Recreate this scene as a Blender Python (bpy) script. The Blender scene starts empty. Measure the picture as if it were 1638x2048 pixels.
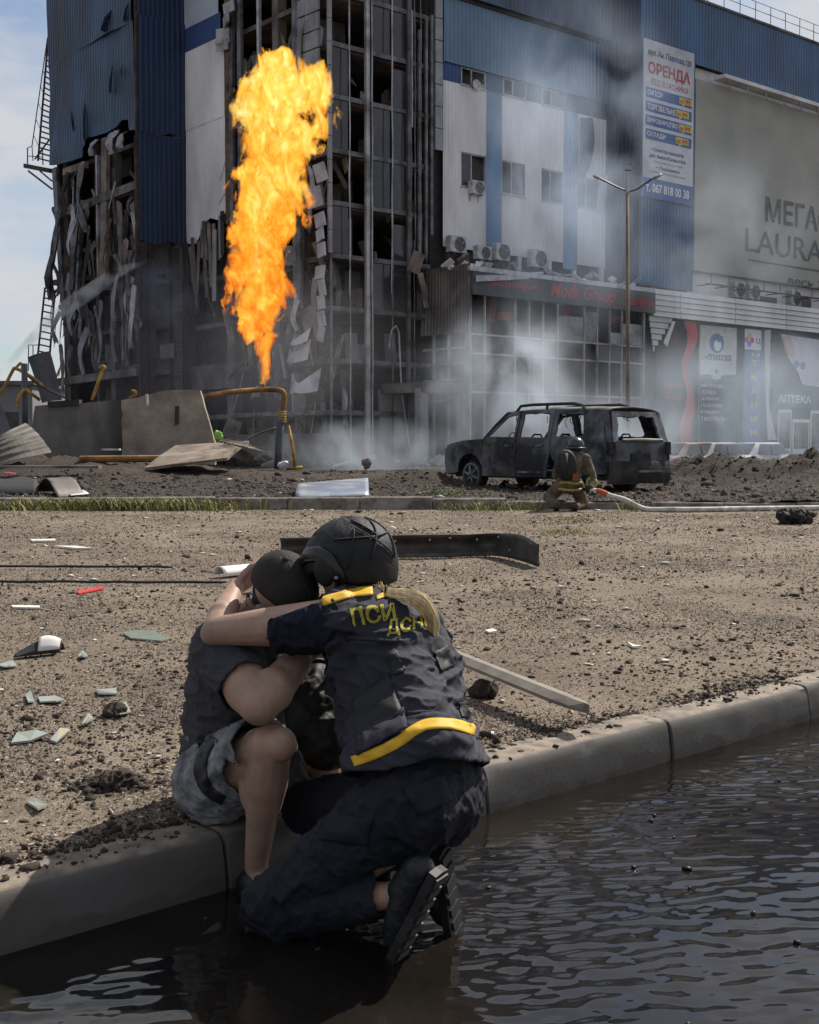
import bpy, bmesh, math, random
import numpy as np
from mathutils import Vector, Matrix, noise, Euler
from mathutils.bvhtree import BVHTree
R = math.radians
rnd = random.Random(7)
scene = bpy.context.scene
COL = scene.collection
# ------------------------------------------------------------------ camera
FPX, CX, CY, CAMZ, PITCH = 2513.0, 819.0, 1024.0, 1.3, R(3.05)
cam = bpy.data.cameras.new('camera'); cam_ob = bpy.data.objects.new('camera', cam); COL.objects.link(cam_ob)
cam_ob.location = (0, 0, CAMZ); cam_ob.rotation_euler = (R(90)-PITCH, 0, 0)
cam.sensor_fit = 'VERTICAL'; cam.sensor_height = 36; cam.sensor_width = 28.8
cam.lens = FPX/2048*36; cam.clip_start = .05; cam.clip_end = 6000
scene.camera = cam_ob
# ------------------------------------------------------------------ sky and sun
SUN_AZ = Vector((.70, .714, 0)).normalized(); SUN_EL = R(48)
world = bpy.data.worlds.new('World'); scene.world = world; world.use_nodes = True
nt = world.node_tree; nt.nodes.clear()
def wn(t, **k):
    n = nt.nodes.new(t)
    for a, b in k.items(): setattr(n, a, b)
    return n
out = wn('ShaderNodeOutputWorld'); bg = wn('ShaderNodeBackground')
sky = wn('ShaderNodeTexSky', sky_type='NISHITA', sun_disc=False)
sky.sun_elevation = SUN_EL; sky.sun_rotation = math.atan2(SUN_AZ.x, SUN_AZ.y)
sky.air_density = 1.0; sky.dust_density = .8; sky.ozone_density = 2.5
tc = wn('ShaderNodeTexCoord'); mp = wn('ShaderNodeMapping'); mp.inputs['Scale'].default_value = (1.0, 1.0, 2.6); mp.inputs['Location'].default_value = (.3, .15, .42)
cl = wn('ShaderNodeTexNoise'); cl.inputs['Scale'].default_value = 4.6; cl.inputs['Detail'].default_value = 7; cl.inputs['Roughness'].default_value = .55
cr = wn('ShaderNodeMapRange'); cr.inputs['From Min'].default_value = .38; cr.inputs['From Max'].default_value = .58; cr.inputs['To Min'].default_value = .16
cr.inputs['To Max'].default_value = .95
mx = wn('ShaderNodeMix', data_type='RGBA'); mx.inputs['B'].default_value = (5.9, 6.0, 6.3, 1)
nt.links.new(tc.outputs['Generated'], mp.inputs[0]); nt.links.new(mp.outputs[0], cl.inputs['Vector'])
nt.links.new(cl.outputs[0], cr.inputs[0]); nt.links.new(cr.outputs[0], mx.inputs['Factor'])
nt.links.new(sky.outputs[0], mx.inputs['A']); nt.links.new(mx.outputs['Result'], bg.inputs[0]); nt.links.new(bg.outputs[0], out.inputs[0])
bg.inputs[1].default_value = .088
sun = bpy.data.lights.new('sun', 'SUN'); sun.energy = 5.0; sun.angle = R(.55); sun.color = (1, .94, .85)
sun_ob = bpy.data.objects.new('sun', sun); COL.objects.link(sun_ob)
sd = Vector((SUN_AZ.x*math.cos(SUN_EL), SUN_AZ.y*math.cos(SUN_EL), math.sin(SUN_EL)))
sun_ob.rotation_euler = sd.to_track_quat('Z', 'Y').to_euler(); sun_ob.location = sd*80
vs = scene.view_settings; vs.view_transform = 'Standard'; vs.look = 'None'; vs.gamma = 1; vs.use_curve_mapping = False
vs.exposure = .32
scene.render.engine = 'CYCLES'
cy = scene.cycles
cy.use_denoising = True; cy.max_bounces = 6; cy.diffuse_bounces = 3; cy.glossy_bounces = 3; cy.transmission_bounces = 4
cy.transparent_max_bounces = 24; cy.volume_bounces = 1; cy.volume_step_rate = 1.0; cy.volume_max_steps = 256
cy.sample_clamp_indirect = 6
# ------------------------------------------------------------------ pixel geometry: a photo pixel as a ray
FW = Vector((0, math.cos(PITCH), -math.sin(PITCH))); UP = Vector((0, math.sin(PITCH), math.cos(PITCH))); CAM = Vector((0, 0, CAMZ))
def ray(px, py):
    return FW + Vector((1, 0, 0))*((px-CX)/FPX) - UP*((py-CY)/FPX)
def P(px, py, d):            # point of that ray at distance d (world y)
    r = ray(px, py); return CAM + r*(d/r.y)
def PZ(px, py, z):           # where the ray meets the height z
    r = ray(px, py); return CAM + r*((z-CAMZ)/r.z)
# ------------------------------------------------------------------ materials
MATS = {}
def mat(name, col, rough=.75, metal=0., var=.2, scale=2., stretch=(1, 1, 1), dirt=None, damt=.0, dscale=1.5, dstretch=(1, 1, 1), dsharp=.12,
        bump=0., bscale=25., spec=.4, emit=None, alpha=1., trans=0., coat=0., dirt2=None, d2amt=0., d2scale=6.):
    if name in MATS: return MATS[name]
    m = bpy.data.materials.new(name); m.use_nodes = True; t = m.node_tree; N = t.nodes; L = t.links
    b = N['Principled BSDF']
    b.inputs['Roughness'].default_value = rough; b.inputs['Metallic'].default_value = metal
    b.inputs['Specular IOR Level'].default_value = spec
    b.inputs['Alpha'].default_value = alpha; b.inputs['Transmission Weight'].default_value = trans; b.inputs['Coat Weight'].default_value = coat
    tcn = N.new('ShaderNodeTexCoord')
    def nz(sc, st, det=5, off=0.):
        mpn = N.new('ShaderNodeMapping'); mpn.inputs['Scale'].default_value = st; mpn.inputs['Location'].default_value = (off, off*.7, off*1.3)
        L.new(tcn.outputs['Object'], mpn.inputs[0])
        n = N.new('ShaderNodeTexNoise'); n.inputs['Scale'].default_value = sc; n.inputs['Detail'].default_value = det; n.inputs['Roughness'].default_value = .6
        L.new(mpn.outputs[0], n.inputs['Vector']); return n
    n1 = nz(scale, stretch)
    r1 = N.new('ShaderNodeMapRange'); r1.inputs['From Min'].default_value = .3; r1.inputs['From Max'].default_value = .7
    L.new(n1.outputs[0], r1.inputs[0])
    mxn = N.new('ShaderNodeMix'); mxn.data_type = 'RGBA'
    c = Vector(col[:3]); mxn.inputs['A'].default_value = (*(c*(1-var)), 1); mxn.inputs['B'].default_value = (*[min(1, x*(1+var)) for x in c], 1)
    L.new(r1.outputs[0], mxn.inputs['Factor']); cur = mxn.outputs['Result']
    for dc, da, ds, dst, off in ((dirt, damt, dscale, dstretch, 3.7), (dirt2, d2amt, d2scale, (1, 1, 1), 9.1)):
        if dc is None: continue
        nd = nz(ds, dst, 8, off)
        rr = N.new('ShaderNodeMapRange'); th = .72-.44*da
        rr.inputs['From Min'].default_value = th-dsharp; rr.inputs['From Max'].default_value = th+dsharp
        L.new(nd.outputs[0], rr.inputs[0])
        mm = N.new('ShaderNodeMix'); mm.data_type = 'RGBA'; mm.inputs['B'].default_value = (*dc[:3], 1)
        L.new(rr.outputs[0], mm.inputs['Factor']); L.new(cur, mm.inputs['A']); cur = mm.outputs['Result']
    L.new(cur, b.inputs['Base Color'])
    if bump:
        nb = nz(bscale, stretch, 6, 1.1); bp = N.new('ShaderNodeBump'); bp.inputs['Strength'].default_value = min(1, bump); bp.inputs['Distance'].default_value = .6/bscale
        L.new(nb.outputs[0], bp.inputs['Height']); L.new(bp.outputs[0], b.inputs['Normal'])
    if emit:
        b.inputs['Emission Color'].default_value = (*emit[:3], 1); b.inputs['Emission Strength'].default_value = emit[3]
    MATS[name] = m; return m
# ------------------------------------------------------------------ objects
def tag(o, label=None, cat=None, group=None, kind=None):
    if label: o['label'] = label
    if cat: o['category'] = cat
    if group: o['group'] = group
    if kind: o['kind'] = kind
    return o
def thing(name, label, cat, loc=(0, 0, 0), group=None):
    o = bpy.data.objects.new(name, None); COL.objects.link(o); o.location = loc; o.empty_display_size = .2
    return tag(o, label, cat, group)
def origin(o):
    v = Vector((0, 0, 0))
    while o is not None: v = v + o.location; o = o.parent
    return v
def link_mesh(name, me, material, parent=None, smooth=False, loc=None):
    o = bpy.data.objects.new(name, me); COL.objects.link(o)
    if material is not None and not me.materials: me.materials.append(material)
    if smooth: me.polygons.foreach_set('use_smooth', [True]*len(me.polygons))
    if parent is not None: o.parent = parent
    if loc is not None: o.location = loc
    return o
class MB:
    def __init__(s): s.v = []; s.f = []
    def add(s, vs, fs):
        k = len(s.v); s.v += [Vector(p) for p in vs]; s.f += [tuple(i+k for i in f) for f in fs]; return s
    def box(s, c, h, ax=None):
        c = Vector(c); X, Y, Z = ax if ax else (Vector((1, 0, 0)), Vector((0, 1, 0)), Vector((0, 0, 1)))
        vs = [c+X*(h[0]*i)+Y*(h[1]*j)+Z*(h[2]*k) for i in (-1, 1) for j in (-1, 1) for k in (-1, 1)]
        return s.add(vs, [(0, 1, 3, 2), (4, 6, 7, 5), (0, 4, 5, 1), (2, 3, 7, 6), (0, 2, 6, 4), (1, 5, 7, 3)])
    def prism(s, poly, ext):
        n = len(poly); poly = [Vector(p) for p in poly]; ext = Vector(ext)
        vs = poly+[p+ext for p in poly]
        return s.add(vs, [tuple(range(n))[::-1], tuple(range(n, 2*n))]+[(i, (i+1) % n, n+(i+1) % n, n+i) for i in range(n)])
    def tube(s, pts, r, seg=6, cap=True, flat=None):
        pts = [Vector(p) for p in pts]; n = len(pts); rs = r if isinstance(r, (list, tuple)) else [r]*n
        vs = []; prevN = None
        for i, p in enumerate(pts):
            t = (pts[min(i+1, n-1)]-pts[max(i-1, 0)]); t = t.normalized() if t.length > 1e-9 else Vector((0, 0, 1))
            if prevN is None:
                a = Vector((0, 0, 1)) if abs(t.z) < .9 else Vector((1, 0, 0)); N_ = (a-t*a.dot(t)).normalized()
            else:
                N_ = (prevN-t*prevN.dot(t)); N_ = N_.normalized() if N_.length > 1e-6 else prevN
            prevN = N_; B_ = t.cross(N_); sx, sy = flat if flat else (1, 1)
            for k in range(seg):
                a = 2*math.pi*k/seg; vs.append(p+N_*(math.cos(a)*rs[i]*sx)+B_*(math.sin(a)*rs[i]*sy))
        fs = [(i*seg+k, i*seg+(k+1) % seg, (i+1)*seg+(k+1) % seg, (i+1)*seg+k) for i in range(n-1) for k in range(seg)]
        if cap: fs += [tuple(range(seg))[::-1], tuple(range((n-1)*seg, n*seg))]
        return s.add(vs, fs)
    def sph(s, c, r, ax=None, nu=14, nv=9, e=1.):
        pw = lambda q: math.copysign(abs(q)**e, q)
        c = Vector(c); r = (r, r, r) if not isinstance(r, (tuple, list)) else r
        X, Y, Z = ax if ax else (Vector((1, 0, 0)), Vector((0, 1, 0)), Vector((0, 0, 1)))
        vs = [c+Z*r[2]]; fs = []
        for j in range(1, nv):
            ph = math.pi*j/nv
            for i in range(nu):
                a = 2*math.pi*i/nu; vs.append(c+X*(r[0]*math.sin(ph)*pw(math.cos(a)))+Y*(r[1]*math.sin(ph)*pw(math.sin(a)))+Z*(r[2]*math.cos(ph)))
        vs.append(c-Z*r[2]); e = len(vs)-1
        for i in range(nu): fs.append((0, 1+i, 1+(i+1) % nu)); fs.append((e, e-nu+(i+1) % nu, e-nu+i))
        for j in range(nv-2):
            for i in range(nu): fs.append((1+j*nu+i, 1+(j+1)*nu+i, 1+(j+1)*nu+(i+1) % nu, 1+j*nu+(i+1) % nu))
        return s.add(vs, fs)
    def grid(s, fn, nu, nv):
        vs = [fn(i/nu, j/nv) for j in range(nv+1) for i in range(nu+1)]
        return s.add(vs, [(j*(nu+1)+i, j*(nu+1)+i+1, (j+1)*(nu+1)+i+1, (j+1)*(nu+1)+i) for j in range(nv) for i in range(nu)])
    def mesh(s, name, off=None):
        me = bpy.data.meshes.new(name); o = off if off is not None else Vector((0, 0, 0))
        me.from_pydata([p-o for p in s.v], [], s.f); me.update(); return me
    def build(s, name, material, parent=None, smooth=False, base=None, solid=0):
        """one mesh object; its origin is its thing's origin, or base for a thing that is one mesh"""
        off = origin(parent) if parent is not None else (Vector(base) if base is not None else Vector((0, 0, 0)))
        o = link_mesh(name, s.mesh(name, off), material, parent, smooth, None if parent is not None else off)
        if solid:
            md = o.modifiers.new('thickness', 'SOLIDIFY'); md.thickness = solid; md.offset = 0
        return o
def recalc(o):
    bm = bmesh.new(); bm.from_mesh(o.data); bmesh.ops.recalc_face_normals(bm, faces=bm.faces); bm.to_mesh(o.data); bm.free(); return o
def evaluated(o, name):
    dg = bpy.context.evaluated_depsgraph_get(); dg.update()
    return bpy.data.meshes.new_from_object(o.evaluated_get(dg))
def drop(o):
    d = o.data; bpy.data.objects.remove(o)
def nz3(p, s=1., o=0.): return noise.noise(Vector((p[0]*s+o, p[1]*s+o*1.7, p[2]*s-o)))
# flat lettering: a text turned to mesh and fitted into a rectangle spanned by origin o, width vector w, height vector h
def text_mesh(body, bold=0., shear=0.):
    cu = bpy.data.curves.new('lettering', 'FONT'); cu.body = body; cu.size = 1; cu.offset = bold; cu.shear = shear; cu.resolution_u = 3; cu.fill_mode = 'FRONT'
    cu.space_line = .95
    ob = bpy.data.objects.new('lettering', cu); COL.objects.link(ob)
    me = evaluated(ob, 'lettering'); bpy.data.objects.remove(ob); bpy.data.curves.remove(cu)
    n = len(me.vertices); co = np.empty(n*3); me.vertices.foreach_get('co', co); co = co.reshape(-1, 3)
    return me, co
def lettering(body, o, w, h, material, parent, name='lettering', bold=0., shear=0., lift=None):
    me, co = text_mesh(body, bold, shear)
    if len(co) == 0: return None
    mn = co.min(0); mxx = co.max(0); sz = np.maximum(mxx-mn, 1e-6)
    uv = (co-mn)/sz
    off = origin(parent) if parent is not None else Vector((0, 0, 0))
    o = np.array(Vector(o)-off); w = np.array(w); h = np.array(h)
    q = o+uv[:, :1]*w+uv[:, 1:2]*h
    if lift is not None: q = q+np.array(lift)
    me.vertices.foreach_set('co', q.astype(np.float32).ravel()); me.update(); me.materials.clear()
    return link_mesh(name, me, material, parent)
# ================================================================== ground, road, kerbs
KA = Vector((-1.045, 3.143, 0)); KD = Vector((.7316, .6817, 0)); KN = Vector((-.6817, .7316, 0))
KH = .165
def kpt(t, q, z): p = KA+KD*t+KN*q; p.z = z; return p
YK = 21.55                                    # the second kerb, parallel to the picture
def pave_z(x, y): return KH-.006+.035*max(0, min(1, (y-4)/17))+.006*nz3((x, y, 0), 1.3)
def lot_z(x, y):
    z = .37+.035*nz3((x, y, 3), .8)+.05*nz3((x, y, 7), 2.3)+.025*nz3((x, y, 1), 6)
    g = lambda cx, cy, sx, sy, h: h*math.exp(-((x-cx)/sx)**2-((y-cy)/sy)**2)
    rough = 1+.35*nz3((x, y, 5), 2.2)+.25*nz3((x, y, 2), 5)
    z += (g(7.4, 30.2, 1.0, 1.5, .50)+g(9.3, 29.0, 1.5, 1.6, .58)+g(11.5, 30, 1.8, 1.8, .62)+g(6.2, 31, 1.2, 1.4, .35)+g(.2, 27.6, 1.0, .9, .34))*rough
    if y > 30: z += (g(-9, 37, 4.2, 3.0, .42)+g(-14, 38, 4, 3, .4))*rough
    if y < 22.2: z -= .05*(22.2-y)/.65
    return z
def ground_z(x, y):
    q = (Vector((x, y, 0))-KA).dot(KN)
    if q < 0: return 0.
    return pave_z(x, y) if y < YK else lot_z(x, y)

def ground_mat(name, base, base2, speck, wetcol, wet, fine, bumpd):
    m = bpy.data.materials.new(name); m.use_nodes = True; t = m.node_tree; N = t.nodes; L = t.links; b = N['Principled BSDF']
    b.inputs['Roughness'].default_value = .92; b.inputs['Specular IOR Level'].default_value = .2
    tcn = N.new('ShaderNodeTexCoord')
    def nzz(sc, det, rg=.6, off=0):
        mpn = N.new('ShaderNodeMapping'); mpn.inputs['Location'].default_value = (off, off, 0); L.new(tcn.outputs['Object'], mpn.inputs[0])
        n = N.new('ShaderNodeTexNoise'); n.inputs['Scale'].default_value = sc; n.inputs['Detail'].default_value = det; n.inputs['Roughness'].default_value = rg
        L.new(mpn.outputs[0], n.inputs['Vector']); return n.outputs[0]
    def mr(x, a, c, to0=0., to1=1.):
        r = N.new('ShaderNodeMapRange'); r.inputs['From Min'].default_value = a; r.inputs['From Max'].default_value = c
        r.inputs['To Min'].default_value = to0; r.inputs['To Max'].default_value = to1; L.new(x, r.inputs[0]); return r.outputs[0]
    def mix(f, a, c):
        mm = N.new('ShaderNodeMix'); mm.data_type = 'RGBA'; L.new(f, mm.inputs['Factor'])
        for k, s in (('A', a), ('B', c)):
            if isinstance(s, tuple): mm.inputs[k].default_value = (*s, 1)
            else: L.new(s, mm.inputs[k])
        return mm.outputs['Result']
    big = mr(nzz(.45, 5), .35, .65); c = mix(big, base, base2)
    c = mix(mr(nzz(fine*.12, 6, .7, 21), .5, .62, 0, .45), c, tuple(x*.5 for x in base))
    c = mix(mr(nzz(1.6, 6, .65, 4), .48, .66, 0, wet), c, wetcol)
    c = mix(mr(nzz(fine, 4, .7), .35, .7, 0, .6), c, tuple(x*.55 for x in base))
    c = mix(mr(nzz(fine*2.3, 3, .6, 2), .555, .60, 0, .85), c, speck)
    c = mix(mr(nzz(fine*.5, 6, .8, 8), .575, .61, 0, .9), c, speck)
    c = mix(mr(nzz(fine*1.4, 4, .7, 13), .60, .64, 0, .7), c, tuple(min(1, x*1.5) for x in base))
    L.new(c, b.inputs['Base Color'])
    bp = N.new('ShaderNodeBump'); bp.inputs['Strength'].default_value = .9; bp.inputs['Distance'].default_value = bumpd
    L.new(nzz(fine*.7, 8, .7), bp.inputs['Height']); L.new(bp.outputs[0], b.inputs['Normal'])
    return m
M_pave = ground_mat('dusty_asphalt', (.30, .238, .178), (.19, .147, .11), (.045, .034, .027), (.105, .08, .06), .9, 46, .02)
M_lot = ground_mat('scorched_earth', (.085, .066, .052), (.05, .039, .031), (.016, .013, .011), (.03, .024, .02), .8, 14, .06)
M_plain = mat('far_ground', (.16, .14, .11), .95, var=.3, scale=.05)
M_clod = mat('soil', (.042, .031, .024), .95, var=.45, scale=30, bump=.6, bscale=90)
M_clod2 = mat('charred_soil', (.05, .04, .034), .95, var=.6, scale=6, bump=.6, bscale=40)

def grid_xy(xs, ys, zf, name, material):
    n = len(xs); vs = [(x, y(x) if callable(y) else y, 0) for y in ys for x in xs]
    vs = [Vector((x, y, zf(x, y))) for x, y, _ in vs]
    mb = MB(); mb.v = vs; mb.f = [(j*n+i, j*n+i+1, (j+1)*n+i+1, (j+1)*n+i) for j in range(len(ys)-1) for i in range(n-1)]
    return tag(mb.build(name, material, smooth=True), kind='structure')
mb = MB(); mb.add([(-3000, -3000, -.08), (3000, -3000, -.08), (3000, 3000, -.08), (-3000, 3000, -.08)], [(0, 1, 2, 3)])
tag(mb.build('ground', M_plain), kind='structure')
def ykerb(x): return KA.y+(x-KA.x)*KD.y/KD.x+.19/KD.x
xs = [-40, -25, -15, -10, -7]+[-5+.25*i for i in range(49)]+[8.5, 10, 12, 14, 16, 17.5]
ys = [(lambda x, v=v: ykerb(x)+(YK-ykerb(x))*v**1.6) for v in [i/60 for i in range(61)]]
grid_xy(xs, ys, pave_z, 'pavement', M_pave)
xs = [-900, -300, -120, -60, -35, -24, -18]+[-15+.14*i for i in range(222)]+[16.5, 18, 21, 26, 40, 70, 150, 400, 1200]
ys = [YK+.02+.13*i for i in range(90)]+[33.3+.28*i for i in range(40)]+[45, 47, 50, 54, 60, 70, 90, 140, 300, 900]
grid_xy(xs, ys, lot_z, 'dirt_lot', M_lot)
# --- the wet road: a shallow sheet of muddy water running along the kerb, its ripples real waves
def wet_mat():
    m = bpy.data.materials.new('muddy_water'); m.use_nodes = True; t = m.node_tree; N = t.nodes; L = t.links; b = N['Principled BSDF']
    tcn = N.new('ShaderNodeTexCoord')
    n = N.new('ShaderNodeTexNoise'); n.inputs['Scale'].default_value = 1.4; n.inputs['Detail'].default_value = 6; L.new(tcn.outputs['Object'], n.inputs['Vector'])
    r = N.new('ShaderNodeMapRange'); r.inputs['From Min'].default_value = .35; r.inputs['From Max'].default_value = .65; L.new(n.outputs[0], r.inputs[0])
    mm = N.new('ShaderNodeMix'); mm.data_type = 'RGBA'; mm.inputs['A'].default_value = (.007, .006, .005, 1); mm.inputs['B'].default_value = (.017, .0135, .0105, 1)
    L.new(r.outputs[0], mm.inputs['Factor']); L.new(mm.outputs['Result'], b.inputs['Base Color'])
    b.inputs['Roughness'].default_value = .03; b.inputs['IOR'].default_value = 1.42; b.inputs['Specular IOR Level'].default_value = .5
    mpn = N.new('ShaderNodeMapping'); mpn.inputs['Rotation'].default_value = (0, 0, R(-6)); mpn.inputs['Scale'].default_value = (1, 3.0, 1); L.new(tcn.outputs['Object'], mpn.inputs[0])
    nb = N.new('ShaderNodeTexNoise'); nb.inputs['Scale'].default_value = 16; nb.inputs['Detail'].default_value = 4; nb.inputs['Roughness'].default_value = .55; L.new(mpn.outputs[0], nb.inputs['Vector'])
    return m
M_wet = wet_mat()
def wave(x, y):
    d = math.hypot(x, y)
    a = 1/(1+max(0, d-5)*.4)
    wx, wy = x+.05*noise.noise((x*3, y*3, 1)), y+.03*noise.noise((x*4, y*4, 5))
    c = .6*noise.noise((wx*6.5+.8*y, wy*20, 0))+.75*noise.noise((wx*14+3, wy*40, 4))+.3*noise.noise((wx*27, wy*70, 8))
    calm = .25+1.0*max(0, min(1, .55+1.3*noise.noise((x*.9, y*.9, 9))))
    return .0029*c*a*calm
mb = MB(); n = 420
ts = [-60, -30, -15, -8, -4]+[-2.6+8.5*(i/n) for i in range(n+1)]+[9, 14, 25, 60, 160]
qs = [0]+[-.02-4.2*(i/400)**1.15 for i in range(401)]+[-6, -9, -14]
mb.v = [(lambda p: Vector((p.x, p.y, wave(p.x, p.y) if q < -.1 else 0)))(kpt(t, q, 0)) for q in qs for t in ts]
w = len(ts); mb.f = [(j*w+i, (j+1)*w+i, (j+1)*w+i+1, j*w+i+1) for j in range(len(qs)-1) for i in range(w-1)]
tag(mb.build('road', M_wet, smooth=True), 'dark wet asphalt road under a rippling film of muddy water', kind='structure')
# --- near kerb: one stone per length, rounded upper edge
def kerb_mat():
    m = mat('kerb_concrete', (.092, .086, .080), .85, var=.14, scale=5, dirt=(.07, .062, .054), damt=.35, dscale=3, bump=.14, bscale=70)
    t = m.node_tree; N = t.nodes; L = t.links; b = N['Principled BSDF']
    src = b.inputs['Base Color'].links[0].from_socket
    g = N.new('ShaderNodeNewGeometry'); sx = N.new('ShaderNodeSeparateXYZ'); L.new(g.outputs['Position'], sx.inputs[0])
    n = N.new('ShaderNodeTexNoise'); n.inputs['Scale'].default_value = 4.5; n.inputs['Detail'].default_value = 5; L.new(g.outputs['Position'], n.inputs['Vector'])
    mu = N.new('ShaderNodeMath'); mu.operation = 'MULTIPLY_ADD'; L.new(n.outputs[0], mu.inputs[0]); mu.inputs[1].default_value = -.22; L.new(sx.outputs['Z'], mu.inputs[2])
    r = N.new('ShaderNodeMapRange'); r.inputs['From Min'].default_value = -.072; r.inputs['From Max'].default_value = -.062; r.inputs['To Min'].default_value = 1; r.inputs['To Max'].default_value = 0; L.new(mu.outputs[0], r.inputs[0])
    mm = N.new('ShaderNodeMix'); mm.data_type = 'RGBA'; mm.inputs['B'].default_value = (.07, .06, .052, 1); L.new(r.outputs[0], mm.inputs['Factor']); L.new(src, mm.inputs['A'])
    sn = N.new('ShaderNodeSeparateXYZ'); L.new(g.outputs['Normal'], sn.inputs[0]); dm = N.new('ShaderNodeMapRange'); dm.inputs['From Min'].default_value = .75; dm.inputs['From Max'].default_value = .97; L.new(sn.outputs['Z'], dm.inputs[0])   # sunlit top painted as sandy dust; base kept dark for the shaded face
    n2 = N.new('ShaderNodeTexNoise'); n2.inputs['Scale'].default_value = 14; n2.inputs['Detail'].default_value = 6; L.new(g.outputs['Position'], n2.inputs['Vector']); m2 = N.new('ShaderNodeMapRange'); m2.inputs['From Min'].default_value = .3; m2.inputs['From Max'].default_value = .6; L.new(n2.outputs[0], m2.inputs[0])
    mu2 = N.new('ShaderNodeMath'); mu2.operation = 'MULTIPLY'; L.new(dm.outputs[0], mu2.inputs[0]); L.new(m2.outputs[0], mu2.inputs[1])
    m3 = N.new('ShaderNodeMix'); m3.data_type = 'RGBA'; m3.inputs['B'].default_value = (.25, .2, .15, 1); L.new(mu2.outputs[0], m3.inputs['Factor']); L.new(mm.outputs['Result'], m3.inputs['A']); L.new(m3.outputs['Result'], b.inputs['Base Color'])
    return m
M_kerb = kerb_mat()
kerb = tag(bpy.data.objects.new('kerb', None), 'grey concrete kerb of rounded stones along the wet road', kind='structure'); COL.objects.link(kerb)
PROF = [(-.004, -.1), (0, .03), (.010, .098), (.014, .124), (.020, .142), (.029, .154), (.041, .161), (.058, .1645), (.10, KH+.001), (.13, KH+.002), (.20, KH-.002), (.205, -.1)]
def kerb_stone(t0, t1):
    g = .005; nn = 34; ts = [t0+g, t0+g+.006]+[t0+g+.006+(t1-t0-2*g-.012)*i/nn for i in range(1, nn)]+[t1-g-.006, t1-g]; mb = MB(); jit = rnd.uniform(-.006, .006); tl = rnd.uniform(-.004, .004); m = len(ts)
    for k, t in enumerate(ts):
        ins = .006 if k in (0, m-1) else 0
        for i, (q, z) in enumerate(PROF):
            wob = .0022*noise.noise((t*9, i*.7, t0))+.0015*noise.noise((t*31, i*1.3, t0))
            chip = max(0, noise.noise((t*16, i*.35, t0+4))-.40)*.045 if 3 <= i <= 7 else 0
            mb.v.append(kpt(t, q+ins+jit+wob+chip, z-ins*.6+tl*(t-t0)+jit*.5-chip*.6+wob*.6))
    n = len(PROF)
    for k in range(m-1):
        for i in range(n-1): mb.f.append((k*n+i, k*n+i+1, (k+1)*n+i+1, (k+1)*n+i))
    mb.f += [tuple(range(n)), tuple(range((m-1)*n, m*n))[::-1]]
    return mb
for j in range(-5, 18):
    o = kerb_stone(.70+1.105*j, .70+1.105*(j+1)).build('kerb_stone', M_kerb, kerb, smooth=True)
    recalc(o); o.data.set_sharp_from_angle(angle=R(38))
# --- second kerb, low and half buried
kerb2 = tag(bpy.data.objects.new('kerb', None), 'low dusty kerb at the far edge of the pavement', kind='structure'); COL.objects.link(kerb2)
M_kerb2 = mat('old_kerb_concrete', (.25, .225, .195), .9, var=.25, scale=3, dirt=(.10, .08, .062), damt=.45, dscale=5, bump=.5, bscale=40)
for j in range(-8, 14):
    x0 = 1.25*j+.4; h = .40 if x0 < 1.2 else (.33 if x0 < 9 else .36); h += rnd.uniform(-.015, .012)
    mb = MB(); mb.prism([(x0+.008, YK-.02, 0), (x0+.008, YK-.01, h-.02), (x0+.008, YK+.015, h), (x0+.008, YK+.16, h), (x0+.008, YK+.16, 0)], (1.234, rnd.uniform(-.03, .03), rnd.uniform(-.012, .012)))
    recalc(mb.build('kerb_stone', M_kerb2, kerb2))
# --- scattered clods of soil
ICO = None
def ico():
    global ICO
    if ICO is None:
        bm = bmesh.new(); bmesh.ops.create_icosphere(bm, subdivisions=1, radius=1); ICO = (np.array([v.co[:] for v in bm.verts]), np.array([[l.index for l in f.verts] for f in bm.faces])); bm.free()
    return ICO
OCT = (np.array([(1, 0, 0), (-1, 0, 0), (0, 1, 0), (0, -1, 0), (0, 0, 1.)]), np.array([(0, 2, 4), (2, 1, 4), (1, 3, 4), (3, 0, 4)]))      # a crumb: four faces, open below
def scatter(name, pts, sizes, material, label, seed, flat=.65, shape=None):
    rs = np.random.RandomState(seed); V, Fa = shape if shape else ico(); n = len(pts); k = len(V)
    pts = np.array(pts); sizes = np.array(sizes)
    sc = rs.uniform(.55, 1.3, (n, 1, 3)); sc[..., 2] *= flat
    jit = 1+rs.uniform(-.55, .5, (n, k, 1))
    co = V[None]*jit*sc*sizes[:, None, None]
    a = rs.uniform(0, 6.28, n); ca, sa = np.cos(a)[:, None], np.sin(a)[:, None]
    x = co[..., 0]*ca-co[..., 1]*sa; y = co[..., 0]*sa+co[..., 1]*ca
    co = np.stack([x, y, co[..., 2]], -1)+pts[:, None, :]; co[..., 2] += (sizes*.25)[:, None]
    fa = (Fa[None]+(np.arange(n)*k)[:, None, None]).reshape(-1, 3)
    me = bpy.data.meshes.new(name); me.vertices.add(n*k); me.vertices.foreach_set('co', co.astype(np.float32).ravel())
    nf = len(fa); me.loops.add(nf*3); me.polygons.add(nf); me.loops.foreach_set('vertex_index', fa.astype(np.int32).ravel())
    me.polygons.foreach_set('loop_start', np.arange(0, nf*3, 3, dtype=np.int32)); me.update(calc_edges=True)
    return tag(link_mesh(name, me, material), label, kind='stuff')
pts, sz = [], []
rs = random.Random(3)
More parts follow.
